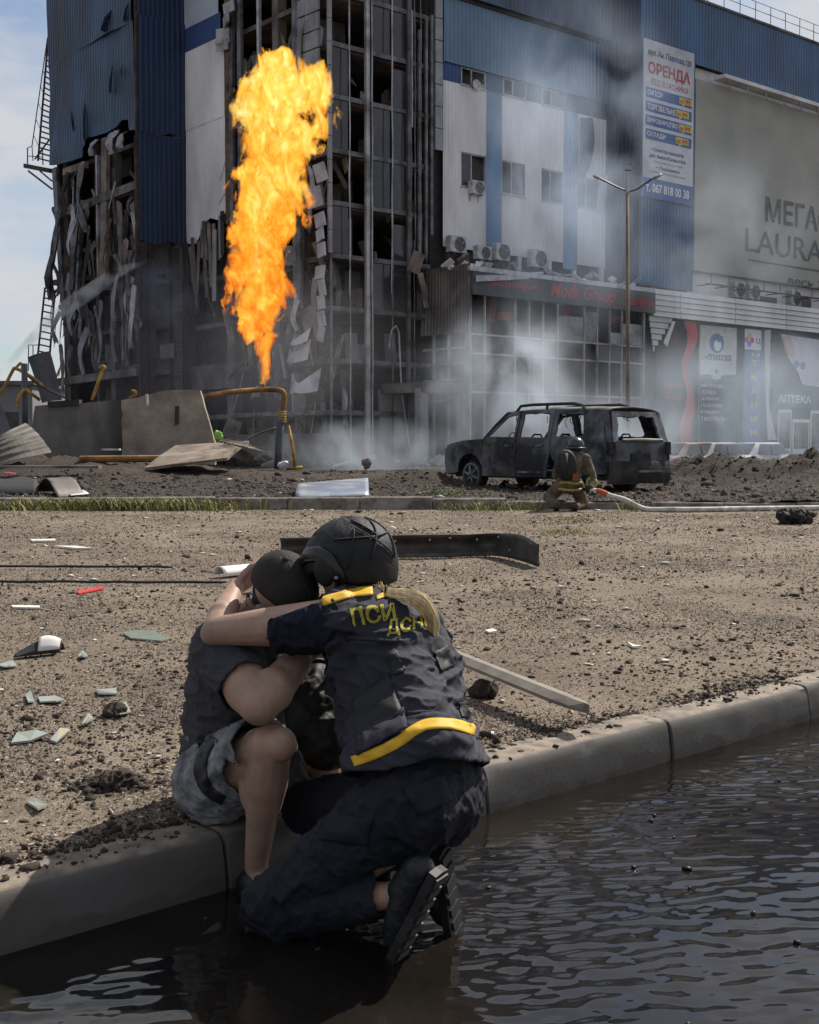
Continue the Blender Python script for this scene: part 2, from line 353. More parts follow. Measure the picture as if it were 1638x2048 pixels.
while len(pts) < 24000:
    y = math.exp(rs.uniform(math.log(3.0), math.log(21.4))); x = rs.uniform(-.46, .46)*y*1.05
    q = (Vector((x, y, 0))-KA).dot(KN)
    if q < .05: continue
    dens = .12+1.15*max(0, noise.noise((x*.7, y*.7, 2))+.5*noise.noise((x*2.2, y*2.2, 7))+.28)
    if q < .25: dens *= .35
    if rs.random() > dens: continue
    s = .0024*math.exp(abs(rs.gauss(0, .62)))*(1+.075*y)
    if rs.random() < .006: s *= 1.9
    if q < .2: s *= .8
    pts.append((x, y, (KH if q < .2 else pave_z(x, y)))); sz.append(min(s, .06))
for cx, cy_, n, sp in ((PZ(225, 1570, .16).x, PZ(225, 1570, .16).y, 260, .07), (PZ(980, 1480, .16).x, PZ(1000, 1500, .16).y+.15, 60, .12)):   # small heaps of soil
    for i in range(n):
        x, y = rs.gauss(cx, sp), rs.gauss(cy_, sp*.8); pts.append((x, y, pave_z(x, y)+max(0, .03-.3*math.hypot(x-cx, y-cy_))*rs.random())); sz.append(rs.uniform(.006, .02))
for i in range(5200):
    t = rs.uniform(-1.5, 9); q = .17+abs(rs.gauss(0, .07))-(.10 if rs.random() < .18 else 0)
    if noise.noise((t*2.1, 3, 1))+.25*rs.random() < -.05: continue
    p = kpt(t, q, 0); pts.append((p.x, p.y, KH-.002)); sz.append(.0032*math.exp(abs(rs.gauss(0, .6)))*(1+.05*p.y))
scatter('soil_clods', pts, sz, M_clod, 'dark clods of soil strewn over the dusty pavement', 5)
M_crumb = mat('gritty_crumbs', (.12, .092, .068), .95, var=.8, scale=40, dirt=(.028, .021, .016), damt=.64, dscale=55, dsharp=.05, dirt2=(.36, .30, .23), d2amt=.35, d2scale=75)
r8 = np.random.RandomState(5); N8 = 640000
yy = np.exp(r8.uniform(math.log(3.0), math.log(21.5), N8)); xx = r8.uniform(-.46, .46, N8)*yy*1.05
ok = ((xx-KA.x)*KN.x+(yy-KA.y)*KN.y) > .14; xx, yy = xx[ok], yy[ok]
kp = np.array([.16+1.15*max(0., noise.noise((a*.55, b*.55, 3))+.55*noise.noise((a*1.7, b*1.7, 8))+.36) for a, b in zip(xx, yy)]) > r8.random_sample(len(xx)); xx, yy = xx[kp], yy[kp]
s8 = .0017*np.exp(np.abs(r8.normal(0, .55, len(xx))))*(1+.085*yy)
z8 = KH-.006+.035*np.clip((yy-4)/17, 0, 1)-.001
scatter('grit', np.stack([xx, yy, z8], 1), s8, M_crumb, 'fine grit and crumbs of dirt covering the pavement', 31, .9, OCT)
pts, sz = [], []
while len(pts) < 15000:
    y = rs.uniform(21.6, 34) if rs.random() < .8 else rs.uniform(34, 46); x = rs.uniform(-.44, .44)*y
    if rs.random() > .35+.8*max(0, noise.noise((x*.5, y*.5, 6))+.3): continue
    s = .013*math.exp(abs(rs.gauss(0, .75))); pts.append((x, y, lot_z(x, y)-.2*s)); sz.append(min(s, .12))
r9 = random.Random(17); p9, q9 = [], []
while len(p9) < 42000:
    y = 21.6+13*r9.random()**1.5; x = r9.uniform(-.44, .44)*y; p9.append((x, y, lot_z(x, y)-.004)); q9.append(.010*math.exp(abs(r9.gauss(0, .5))))
scatter('earth_grit', p9, q9, mat('scorched_grit', (.07, .055, .044), .95, var=.8, scale=14, dirt=(.018, .014, .012), damt=.6, dscale=18, dsharp=.06, dirt2=(.24, .20, .16), d2amt=.25, d2scale=30), 'fine scorched grit over the soil of the lot', 33, 1.1, OCT)
scatter('earth_lumps', pts, sz, M_clod2, 'lumps of scorched earth covering the lot', 8, .8)
pts, sz = [], []
M_litter = mat('pale_litter', (.5, .47, .42), .8, var=.4, scale=8)
for i in range(900):
    y = math.exp(rs.uniform(math.log(3.4), math.log(33))); x = (rs.uniform(-.46, .05) if rs.random() < .6 else rs.uniform(-.1, .42))*y
    if (Vector((x, y, 0))-KA).dot(KN) < .3: continue
    pts.append((x, y, ground_z(x, y))); sz.append((.004+.0011*y)*math.exp(rs.gauss(0, .5)))
scatter('plaster_crumbs', pts, sz, M_litter, 'pale crumbs of plaster and glass scattered over the ground', 12, .25)
pts, sz = [], []
while len(pts) < 60:
    t = rs.uniform(-.6, 4.5); q = -rs.uniform(.03, 2.6); p = kpt(t, q, 0); pts.append((p.x, p.y, .001)); sz.append(.006*math.exp(abs(rs.gauss(0, .5))))
scatter('wet_clods', pts, sz, mat('wet_soil', (.014, .011, .009), .45, var=.4, scale=20), 'small wet clods lying in the water on the road', 21)
# --- grass
def grass(name, spots, material, label, seed, kind='stuff', **k):
    r_ = random.Random(seed); mb = MB()
    for (x, y, h) in spots:
        z = ground_z(x, y)-.01; a = r_.uniform(0, 6.28); ln = r_.uniform(.2, 1.3)*h; w = r_.uniform(.004, .009)*(1+h*3)
        dx, dy = math.cos(a)*ln, math.sin(a)*ln; px, py = -math.sin(a)*w, math.cos(a)*w
        mb.add([(x-px, y-py, z), (x+px, y+py, z), (x+dx*.4+px*.7, y+dy*.4+py*.7, z+h*.6), (x+dx*.4-px*.7, y+dy*.4-py*.7, z+h*.6), (x+dx, y+dy, z+h*r_.uniform(.75, 1))], [(0, 1, 2, 3), (3, 2, 4)])
    return mb
M_grass = mat('trampled_grass', (.20, .19, .065), .8, var=.5, scale=3)
sp = []
for i in range(5200):
    x = rs.uniform(-10, 4); w = max(0, noise.noise((x*.5, 4, 0))+.25)
    if x > -3.7 and x < .5: continue
    if rs.random() > w*1.6: continue
    sp.append((x, YK-.02-abs(rs.gauss(0, .22)), rs.uniform(.07, .22)))
for i in range(2600): sp.append((rs.gauss(-4.9, .9), YK-.05-abs(rs.gauss(0, .22)), rs.uniform(.08, .28)))
for cx, cy_, s in ((PZ(1125, 1065, .19).x, PZ(1125, 1065, .19).y, .22), (PZ(1155, 1040, .19).x, PZ(1155, 1040, .19).y, .3)):
    for i in range(500): sp.append((rs.gauss(cx, s), rs.gauss(cy_, s*1.6), rs.uniform(.02, .05)))
tag(grass('grass', sp, M_grass, '', 1).build('grass', M_grass), 'short dusty grass along the far kerb', kind='stuff')
M_weed = mat('weed_leaves', (.10, .13, .035), .75, var=.45, scale=6)
wc = PZ(915, 1012, .2)
w_ = thing('weed_clump', 'bushy green weed growing at the kerb in front of the burnt car', 'weed', (wc.x, wc.y, .19))
r_ = random.Random(4); mb = MB(); ms = MB()
for i in range(70):
    a = r_.uniform(0, 6.28); h = r_.uniform(.12, .34); l = r_.uniform(.05, .42); b0 = Vector((wc.x+r_.gauss(0, .2), wc.y+r_.gauss(0, .08), .19))
    tip = b0+Vector((math.cos(a)*l, math.sin(a)*l*.6, h)); ms.tube([b0, (b0+tip)/2+Vector((0, 0, h*.15)), tip], .004, 4)
    for k in range(16):
        f = r_.uniform(.2, 1); c = b0.lerp(tip, f)+Vector((r_.gauss(0, .02), r_.gauss(0, .02), r_.gauss(0, .02))); e = Euler((r_.uniform(-1, 1), r_.uniform(-1, 1), r_.uniform(0, 6))).to_matrix()
        mb.add([c, c+e@Vector((.014, .02, 0)), c+e@Vector((0, .05, .004)), c+e@Vector((-.014, .02, 0))], [(0, 1, 2, 3)])
mb.build('leaves', M_weed, w_); ms.build('stems', M_weed, w_)
# ================================================================== the bombed shopping centre, in its own axes: a along the right front, b along the left front
BC = Vector((-3.6, 55, 0)); BA = Vector((.765, .644, 0)).normalized(); BB = Vector((-BA.y, BA.x, 0)); BZ = Vector((0, 0, 1))
def W(a, b, z): return BC+BA*a+BB*b+BZ*z
def pb(px, py, b=0.):          # pixel on the plane b = const -> (a, z)
    r = ray(px, py); o = CAM-BC; t = (b-o.dot(BB))/r.dot(BB); p = CAM+r*t-BC; return p.dot(BA), p.z
def pa(px, py, a=0.):          # pixel on the plane a = const -> (b, z)
    r = ray(px, py); o = CAM-BC; t = (a-o.dot(BA))/r.dot(BA); p = CAM+r*t-BC; return p.dot(BB), p.z
def bbox(mb, a0, a1, b0, b1, z0, z1):
    return mb.box(W((a0+a1)/2, (b0+b1)/2, (z0+z1)/2), (abs(a1-a0)/2, abs(b1-b0)/2, abs(z1-z0)/2), (BA, BB, BZ))
ZB, ZT = .2, 27.
soot = (.03, .029, .03)
M_blue = mat('blue_sheet_metal', (.072, .125, .21), .55, .1, var=.22, scale=.7, stretch=(1, 1, .35), dirt=(.055, .06, .075), damt=.42, dscale=.35, dstretch=(1, 1, .45), dsharp=.2, spec=.4)
M_dblue = mat('shaded_deep_blue_metal', (.017, .038, .098), .5, .1, var=.3, scale=.5, stretch=(1, 1, .25), dirt=(.018, .022, .04), damt=.4, dscale=.3, dstretch=(1, 1, .5), dsharp=.2)
M_white = mat('white_sheet_metal', (.78, .77, .78), .55, .0, var=.08, scale=.8, stretch=(1, 1, .3), dirt=(.30, .28, .28), damt=.22, dscale=.35, dstretch=(1, 1, .35), dsharp=.25)
M_stripe = mat('pale_blue_sheet_metal', (.17, .29, .46), .55, .0, var=.15, scale=.8, stretch=(1, 1, .3), dirt=(.12, .16, .22), damt=.3, dscale=.5, dsharp=.2)
M_band = mat('blue_band_sheet', (.03, .065, .19), .55, .0, var=.15, scale=.8)
M_conc = mat('sooty_concrete', (.20, .18, .165), .9, var=.35, scale=1.2, dirt=(.04, .037, .036), damt=.5, dscale=.7, dsharp=.2, bump=.4, bscale=9)
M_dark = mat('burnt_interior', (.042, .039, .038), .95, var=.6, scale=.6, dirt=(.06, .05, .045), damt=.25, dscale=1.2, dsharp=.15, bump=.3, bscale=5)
M_steel = mat('grey_steel', (.17, .17, .18), .55, .4, var=.3, scale=2, dirt=(.05, .045, .045), damt=.4, dscale=1.5)
M_alu = mat('pale_aluminium', (.42, .42, .45), .45, .3, var=.2, scale=2, dirt=(.15, .14, .14), damt=.35, dscale=1)
M_rust = mat('rusty_steel', (.10, .06, .045), .85, .2, var=.5, scale=3, dirt=soot, damt=.45, dscale=2)
M_cass = mat('grey_cassette_cladding', (.30, .30, .325), .5, .1, var=.12, scale=1.4, dirt=(.10, .095, .095), damt=.3, dscale=.8, dsharp=.2)
M_wool = mat('torn_insulation', (.16, .115, .06), .95, var=.5, scale=4, dirt=(.05, .04, .03), damt=.4)
M_board = mat('beige_board', (.24, .20, .17), .9, var=.3, scale=1.6, dirt=(.08, .065, .055), damt=.4, dscale=1)
M_glass = mat('sooty_glass', (.028, .029, .034), .12, 0, var=.4, scale=.8, spec=.5, dirt=(.05, .048, .048), damt=.4, dscale=.6)
M_red = mat('red_paint', (.30, .03, .028), .8, var=.4, scale=2, dirt=(.04, .02, .02), damt=.4, dscale=.8)
def brick_mat():
    m = bpy.data.materials.new('pale_brickwork'); m.use_nodes = True; t = m.node_tree; N = t.nodes; L = t.links; b = N['Principled BSDF']; b.inputs['Roughness'].default_value = .9
    g = N.new('ShaderNodeTexCoord'); mpn = N.new('ShaderNodeMapping'); mpn.inputs['Rotation'].default_value = (R(90), 0, math.atan2(BB.y, BB.x)); mpn.vector_type = 'TEXTURE'
    L.new(g.outputs['Object'], mpn.inputs[0]); br = N.new('ShaderNodeTexBrick'); L.new(mpn.outputs[0], br.inputs[0]); br.inputs['Scale'].default_value = 1
    br.inputs['Brick Width'].default_value = .3; br.inputs['Row Height'].default_value = .1; br.inputs['Mortar Size'].default_value = .014
    br.inputs['Color1'].default_value = (.20, .165, .14, 1); br.inputs['Color2'].default_value = (.11, .095, .085, 1); br.inputs['Mortar'].default_value = (.06, .055, .05, 1)
    L.new(br.outputs[0], b.inputs['Base Color']); bp = N.new('ShaderNodeBump'); bp.inputs['Distance'].default_value = .02; L.new(br.outputs['Fac'], bp.inputs['Height']); bp.invert = True; L.new(bp.outputs[0], b.inputs['Normal'])
    return m
M_brick = brick_mat()

mall = thing('shopping_centre', 'bombed shopping centre clad in blue and white sheet metal, its corner torn open', 'building', W(6, 6, ZB))
def part(name, mb, m, parent=None, **k): return mb.build(name, m, parent if parent is not None else mall, **k)

def corr(axis, c, s0, s1, zlo, zhi, pitch=.28, dep=.045, out=-1, warp=0., rows=9, seed=0, z_top_flat=True):
    """corrugated sheet on the plane axis = c between s0 and s1; lower and upper edges are functions of s or numbers"""
    lo = zlo if callable(zlo) else (lambda s: zlo); hi = zhi if callable(zhi) else (lambda s: zhi)
    n = max(1, round((s1-s0)/pitch)); ss = []; oo = []
    for i in range(n):
        a = s0+(s1-s0)*i/n; p = (s1-s0)/n
        ss += [a, a+p*.36, a+p*.5, a+p*.86]; oo += [0, 0, dep, dep]
    ss.append(s1); oo.append(0)
    mb = MB()
    for j in range(rows+1):
        for s, o in zip(ss, oo):
            z = lo(s)+(hi(s)-lo(s))*j/rows
            w = warp*(noise.noise((s*.35+seed, z*.25, seed))*1.3+.6*noise.noise((s*1.1+seed, z*.6, seed+4)))*(1.3-j/rows*.7) if warp else 0
            d = c+out*(o+w); mb.v.append(W(s, d, z) if axis == 'b' else W(d, s, z))
    m_ = len(ss); mb.f = [(j*m_+i, j*m_+i+1, (j+1)*m_+i+1, (j+1)*m_+i) for j in range(rows) for i in range(m_-1)]
    return mb
def edge(pts):
    """piecewise-linear lower edge from (s, z) points"""
    pts = sorted(pts)
    def f(s):
        if s <= pts[0][0]: return pts[0][1]
        for (a, za), (b, zb) in zip(pts, pts[1:]):
            if s <= b: return za+(zb-za)*(s-a)/max(b-a, 1e-6)
        return pts[-1][1]
    return f
# ---- key stations
A_T = -2.8                                # the left tower's front plane (a = const)
B_T0 = pa(272, 400, A_T)[0]; B_T1 = pa(97, 200, A_T)[0]
B_IN = B_T0                               # re-entrant corner with the white panel
B_W = pa(450, 250, 0)[0]                  # white panel ends, torn corner begins
A_G = pb(868, 300, 0)[0]                  # end of the glass tower on the right front
A_R = pb(1213, 400, 0)[0]                 # return of the right block
B_R = -2.2
A_E = 52.
floors = [pb(660, y, 0)[1] for y in (821, 717, 612, 506, 400, 295, 186, 81, -24, -130)]
FH = floors[1]-floors[0]
# ---- shell that keeps the inside dark
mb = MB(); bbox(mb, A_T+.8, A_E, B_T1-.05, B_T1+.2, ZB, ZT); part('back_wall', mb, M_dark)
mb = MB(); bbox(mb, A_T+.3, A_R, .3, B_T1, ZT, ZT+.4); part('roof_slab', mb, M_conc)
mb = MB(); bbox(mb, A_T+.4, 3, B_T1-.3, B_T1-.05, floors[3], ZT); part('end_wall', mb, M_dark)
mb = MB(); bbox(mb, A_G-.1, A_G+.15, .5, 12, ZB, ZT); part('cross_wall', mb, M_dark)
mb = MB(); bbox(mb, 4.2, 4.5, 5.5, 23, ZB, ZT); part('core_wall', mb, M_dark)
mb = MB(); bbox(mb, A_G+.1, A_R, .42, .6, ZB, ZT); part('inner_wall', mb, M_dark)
# ---- left tower: light blue torn cladding (front plane a = A_T)
low = edge([pa(px, py, A_T) for px, py in ((97, 330), (105, 331), (140, 324), (166, 314), (167, 300), (175, 275), (195, 271), (214, 264), (232, 253), (241, 240), (253, 238), (255, 261), (266, 259), (272, 262))])
zs = pa(140, 107, A_T)[1]
part('blue_cladding', corr('a', A_T, B_T0+.12, B_T1, low, zs-.02, warp=.16, rows=14, seed=2), M_blue)
part('blue_cladding', corr('a', A_T-.03, B_T0+.25, B_T1, zs-.1, ZT, warp=.10, rows=10, seed=8), M_blue)
# tears: dark splits with a lifted lip
def lip(px0, py0, px1, py1, w, bend):
    (b0, z0), (b1, z1) = pa(px0, py0, A_T), pa(px1, py1, A_T); mb = MB()
    mb.add([W(A_T-.12, b0, z0), W(A_T-.12, b1, z1), W(A_T-.12-bend, b1-w, z1-.1), W(A_T-.12-bend*.8, (b0+b1)/2-w*.7, (z0+z1)/2)], [(0, 1, 2, 3)])
    part('torn_lip', mb, M_blue, solid=.012)
    mb = MB(); mb.prism([W(A_T-.10, b0, z0), W(A_T-.10, b1, z1), W(A_T-.10, b1+w*.45, z1-.05)], BA*-.03); part('tear', mb, M_dark)
for q in ((228, 20, 214, 66, .5, .5), (173, 205, 175, 280, .35, .3), (230, 130, 226, 185, .25, .25), (146, 215, 152, 262, .25, .2), (249, 130, 247, 150, .2, .15), (262, 5, 254, 42, .35, .3)): lip(*q)
# ---- left tower: right-hand face, its shade put into a deeper blue (plane b = B_T0)
zc = pb(320, 268, B_T0)[1]; zb_ = pb(330, 488, B_T0)[1]; zt2 = pb(320, 38, B_T0)[1]
part('shaded_blue_cladding', corr('b', B_T0, A_T+.1, -.02, edge([(A_T, zb_+.1), (-1.8, zb_-.1), (-1, zb_+.15), (0, zb_-.05)]), zc-.05, warp=.05, rows=6, seed=3), M_dblue)
part('shaded_blue_cladding', corr('b', B_T0-.06, A_T+.15, -.02, edge([(A_T, zc), (-1.6, zc-.15), (-.8, zc+.12), (0, zc-.02)]), zt2-.05, warp=.06, rows=6, seed=5), M_dblue)
part('shaded_blue_cladding', corr('b', B_T0-.02, A_T+.1, -.02, zt2-.15, ZT, warp=.06, rows=4, seed=6), M_dblue)
mb = MB(); bbox(mb, A_T+.05, A_T+.16, B_T0-.02, B_T0+.1, floors[0], ZT); part('corner_post', mb, M_rust)
# ---- white panel between tower and torn corner (plane a = 0)
b0, b1 = B_W, B_IN-.02
z1 = pa(410, 245, 0)[1]; zA = pa(410, 88, 0)[1]; zB_ = pa(410, 60, 0)[1]
wl = edge([pa(px, py, 0) for px, py in ((372, 488), (392, 488), (400, 470), (405, 448), (420, 436), (435, 440), (450, 428))])
part('white_cladding', corr('a', 0, b0, b1, wl, z1-.03, pitch=.2, dep=.02, warp=.03, seed=1), M_white)
part('white_cladding', corr('a', -.02, b0, b1, z1-.06, zA, pitch=.2, dep=.02), M_white)
part('blue_band', corr('a', -.02, b0+.3, b1, zA+.01, zA+1.15, pitch=.2, dep=.02), M_band)
part('white_cladding', corr('a', -.02, b0+.5, b1, zA+1.16, ZT, pitch=.2, dep=.02), mat('shaded_white_sheet', (.42, .47, .55), .55, var=.1, scale=.8))  # upper white sheet, its shade put into a greyer blue tone
# ---- structure behind: floors, columns
for k, z in enumerate(floors):
    mb = MB(); bbox(mb, .35, A_G-.2, .35, B_W+2.5, z-.22, z); bbox(mb, .45, 4.2, B_W+2.5, B_T0+.4, z-.22, z); bbox(mb, A_T+.75, 4.2, B_T0+.4, B_T1-.4, z-.22, z)
    part('floor_slab', mb, M_conc)
for (a, b, w) in ((.6, B_W+.2, .28), (.6, 4.4, .24), (.6, 2.0, .2), (A_T+.9, B_T0+.35, .2), (A_T+.75, B_T0+3.6, .25), (A_T+.75, B_T0+5.5, .16), (A_T+.8, B_T1-.8, .22), (-.3, B_T0+.3, .25), (2.5, B_T0+2, .3)):
    mb = MB(); bbox(mb, a-w, a+w, b-w, b+w, ZB, ZT-.5); part('column', mb, M_conc if w > .21 else M_rust)
# ---- glass tower, right front (plane b = 0)
for k, z in enumerate(floors):
    mb = MB(); bbox(mb, .15, A_G-.25, -.02, .2, z-.18, z+.02); part('transom', mb, M_steel)
    mb = MB(); bbox(mb, .02, .2, .3, B_W-.3, z-.16, z+.02)
    if k in (0, 6): part('transom', mb, M_steel)
def mull(px, w, m, b=-.04, d=.10, z0=ZB, z1=ZT, name='mullion'):
    a = pb(px, 300, b)[0]; mb = MB(); bbox(mb, a-w/2, a+w/2, b-d/2, b+d/2, z0, z1); return part(name, mb, m)
mull(734.5, .20, M_alu, -.10, .16); mull(743.5, .07, M_steel, -.08); mull(817, .16, M_steel, -.06, .14); mull(785, .06, M_steel, -.03, .05); mull(661, .09, M_steel, -.03)
mull(700, .05, M_steel, .0, .04)
for px, z_lo, seed in ((700, ZB, 1), (745, ZB, 2), (785, floors[2]+.5, 3), (823, floors[3], 4), (830, ZB, 5), (842, floors[2], 6)):
    a = pb(px, 300, -.3)[0]; pts = []; z = ZT
    while z > z_lo:
        pts.append(W(a+.05*nz3((seed, z, 0), .5), -.28+.06*nz3((z, seed, 3), .4), z)); z -= .7
    mb = MB(); mb.tube(pts, .028, 5); part('hanging_cable', mb, M_alu if seed < 4 else M_steel)
mb = MB(); a = pb(793, 700, -.5)[0]; z = pb(793, 652, -.5)[1]
mb.tube([W(a-.35, -.4, z-1), W(a-.3, -.5, z-.2), W(a-.1, -.6, z), W(a+.1, -.55, z-.3), W(a+.3, -.5, z-3), W(a+.75, -.7, .5)], .04, 6); part('bent_pipe', mb, M_alu)
# panes left in some bays
pxs = [663, 699, 733, 745, 784, 816]
for k in range(len(floors)-1):
    for i in range(len(pxs)-1):
        if pxs[i] == 733: continue
        r_ = random.Random(k*17+i)
        if r_.random() < (.82 if i >= 3 else .35) and k > 1:
            a0, a1 = pb(pxs[i], 300)[0]+.06, pb(pxs[i+1], 300)[0]-.06; zz = floors[k]+.05; zt = floors[k+1]-.2
            mb = MB(); bbox(mb, a0, a1, .04, .055, zz, zt-(0 if r_.random() < .7 else r_.uniform(.3, 1.2))); part('pane', mb, M_glass)
# corner cladding cassettes
def cassette(axis, c, s0, s1, z0, z1, m=M_cass, tilt=None, dep=.10, name='cassette_panel'):
    mb = MB(); ctr = W((s0+s1)/2, c, (z0+z1)/2) if axis == 'b' else W(c, (s0+s1)/2, (z0+z1)/2)
    X = BA if axis == 'b' else BB; Y = BB if axis == 'b' else BA; ax = (X, Y, BZ)
    if tilt: q = Euler(tilt).to_matrix(); ax = tuple(q@v for v in ax)
    mb.box(ctr, (abs(s1-s0)/2, dep/2, abs(z1-z0)/2), ax); return part(name, mb, m)
z = floors[3]
while z < ZT:
    hgt = 1.0
    cassette('b', -.1, .02, .22, z, z+hgt-.03); z += hgt
zt = pa(620, 128, -.1)[1]; bl, br_ = pa(640, 60, -.1)[0], pa(597, 60, -.1)[0]; z = zt-.2
while z < ZT:
    cassette('a', -.12, bl+.05, (bl+br_)/2+.25, z, z+.72, tilt=(0, rnd.uniform(-.03, .03), 0)); cassette('a', -.1, (bl+br_)/2+.29, br_, z+.04, z+.74); z += .78
for px, py, w, h, tl in ((641, 345, .55, .8, .5), (628, 395, .8, .9, .45), (640, 440, .6, .6, .1), (640, 470, .55, .55, -.1), (643, 500, .48, .62, .05), (640, 545, .48, .62, .25), (644, 575, .42, .7, -.05), (642, 605, .42, .6, .12), (643, 638, .42, .66, .06), (642, 668, .42, .66, -.02),
                         (446, 72, .7, .7, .5), (452, 40, .8, .6, -.3), (458, 15, .7, .5, .2), (444, 90, .8, .5, .15)):
    b_, z_ = pa(px, py, -.3); cassette('a', -.3, b_-w/2, b_+w/2, z_-h/2, z_+h/2, mat('pale_cassette_cladding', (.40, .40, .44), .55, var=.15, scale=1, dirt=(.2, .17, .16), damt=.3), (rnd.uniform(-.25, .25), rnd.uniform(-.2, .2), tl))
# right edge strip of cassettes
a0, a1 = pb(870, 200, -.15)[0], pb(884, 200, -.15)[0]; z = pb(876, 300, -.15)[1]
while z < ZT: cassette('b', -.15, a0, a1, z, z+.96, tilt=(0, 0, rnd.uniform(-.02, .02))); z += 1.0
# torn debris hung in the left front of the glass tower
MS = [M_conc, M_cass, M_board, M_steel, M_wool, M_rust, M_dark, M_board]
r_ = random.Random(31)
for i in range(120):
    b_ = r_.uniform(.3, B_W); z_ = r_.choice(floors[:8])+r_.gauss(-.1, .55); w = r_.uniform(.2, .9); h = r_.uniform(.3, 1.7); c = r_.uniform(-.15, 1.6)
    if z_ < 1.2: continue
    cassette('a', c, b_-w/2, b_+w/2, z_-h/2, z_+h/2, r_.choice(MS), (r_.gauss(0, .35), r_.gauss(0, .35), r_.gauss(0, .35)), .05, 'torn_panel')
for i in range(70):
    b_ = r_.uniform(.2, B_W); z_ = r_.choice(floors[:8])+r_.uniform(-.3, .6); L_ = r_.uniform(.6, 2.6)
    mb = MB(); a_ = r_.uniform(-.2, 1.2); mb.tube([W(a_, b_, z_), W(a_-r_.uniform(0, .4), b_+r_.gauss(0, .2), z_-L_*.5), W(a_-r_.uniform(0, .5), b_+r_.gauss(0, .5), z_-L_)], r_.uniform(.012, .035), 4)
    part('hanging_rod', mb, r_.choice([M_steel, M_alu, M_rust]))
for px in (455, 463, 480, 518, 590, 597):
    b_ = pa(px, 200, -.05)[0]; w = .09 if px in (518,) else .16; mb = MB(); z0 = floors[2] if px != 455 else floors[4]
    bbox(mb, -.10, .05, b_-w, b_+w, z0, ZT); part('cladding_post', mb, {455: M_wool, 518: M_alu}.get(px, M_steel))
for i in range(95):
    b_ = r_.uniform(.5, B_W); zt_ = r_.uniform(floors[0], floors[8]); h = r_.uniform(1.2, 4.2); w = r_.uniform(.12, .55); c = r_.uniform(.0, 1.4); cv = r_.uniform(-.5, .5); tw = r_.uniform(-.4, .4); m_ = r_.choice([M_cass, M_conc, M_steel, M_board, M_alu, M_wool, M_conc])
    mb = MB(); mb.grid(lambda u, v: W(c-cv*math.sin(v*2.6)-.08*math.sin(u*7+v*5+i), b_+(u-.5)*w*(1-.35*v)+tw*v*v*h*.25, zt_-h*v+.1*math.sin(u*9+i)), 5, 7); part('hanging_sheet', mb, m_, solid=.012)
for i in range(26):
    k = r_.randint(0, 7); b_ = r_.uniform(.6, B_W-.6); c = r_.uniform(1.6, 3.6); w = r_.uniform(.8, 2.2); cassette('a', c, b_-w/2, b_+w/2, floors[k], floors[k]+r_.uniform(.8, 2.0), r_.choice([M_board, M_conc, M_cass, M_conc]), (0, 0, r_.gauss(0, .05)), .08, 'partition')
for i in range(22):
    k = r_.randint(0, 7); a_ = r_.uniform(.5, A_G-.6); c = r_.uniform(1.2, 3.2); w = r_.uniform(.5, 1.5); cassette('b', c, a_-w/2, a_+w/2, floors[k], floors[k]+r_.uniform(.7, 2.0), r_.choice([M_board, M_conc, M_cass, M_dark]), (0, r_.gauss(0, .05), 0), .08, 'partition')
for i in range(110):
    px = r_.uniform(105, 365); y0 = r_.uniform(330, 700); c = r_.uniform(-.3, 1.0) if px < 272 else r_.uniform(2.3, 3.6); b_, zt_ = pa(px, max(y0, 500) if px > 272 else y0, A_T+c); h = r_.uniform(.8, 3); w = r_.uniform(.1, .6); cv = r_.uniform(-.4, .4); tw = r_.uniform(-.4, .4)
    mb = MB(); mb.grid(lambda u, v: W(A_T+c-cv*math.sin(v*2.6)-.08*math.sin(u*7+v*5+i), b_+(u-.5)*w*(1-.35*v)+tw*v*v*h*.25, zt_-h*v+.1*math.sin(u*9+i)), 5, 7); part('hanging_sheet', mb, r_.choice([M_conc, M_steel, M_cass, M_cass, M_board, M_alu]), solid=.012)
# debris hung in the glass front and behind it
for i in range(46):
    a_ = r_.uniform(.3, A_G); z_ = r_.choice(floors[:7])+r_.uniform(-.2, 1.2); w = r_.uniform(.15, .6); h = r_.uniform(.2, 1.2)
    cassette('b', r_.uniform(.25, 1.6), a_-w/2, a_+w/2, z_-h/2, z_+h/2, r_.choice(MS), (r_.gauss(0, .4), r_.gauss(0, .4), r_.gauss(0, .4)), .04, 'torn_panel')
# long torn sheet at the right edge of the glass tower
for px, py, w, h, tl in ((832, 525, .75, .95, .35), (846, 570, .35, 1.1, -.25), (850, 600, .3, .7, -.2)):
    a_, z_ = pb(px, py, -.5); cassette('b', -.5, a_-w/2, a_+w/2, z_-h/2, z_+h/2, M_board, (.1, tl, .1), .03, 'torn_panel')
for px, y0, y1 in ((822, 20, 255), (838, 60, 640), (852, 40, 520), (863, 30, 470)):
    a_, zt_ = pb(px, y0, -.1); zl_ = pb(px, y1, -.1)[1]; mb = MB(); bbox(mb, a_-.07, a_+.07, -.16, -.03, zl_, zt_); part('cladding_post', mb, M_alu if px == 822 else M_steel)
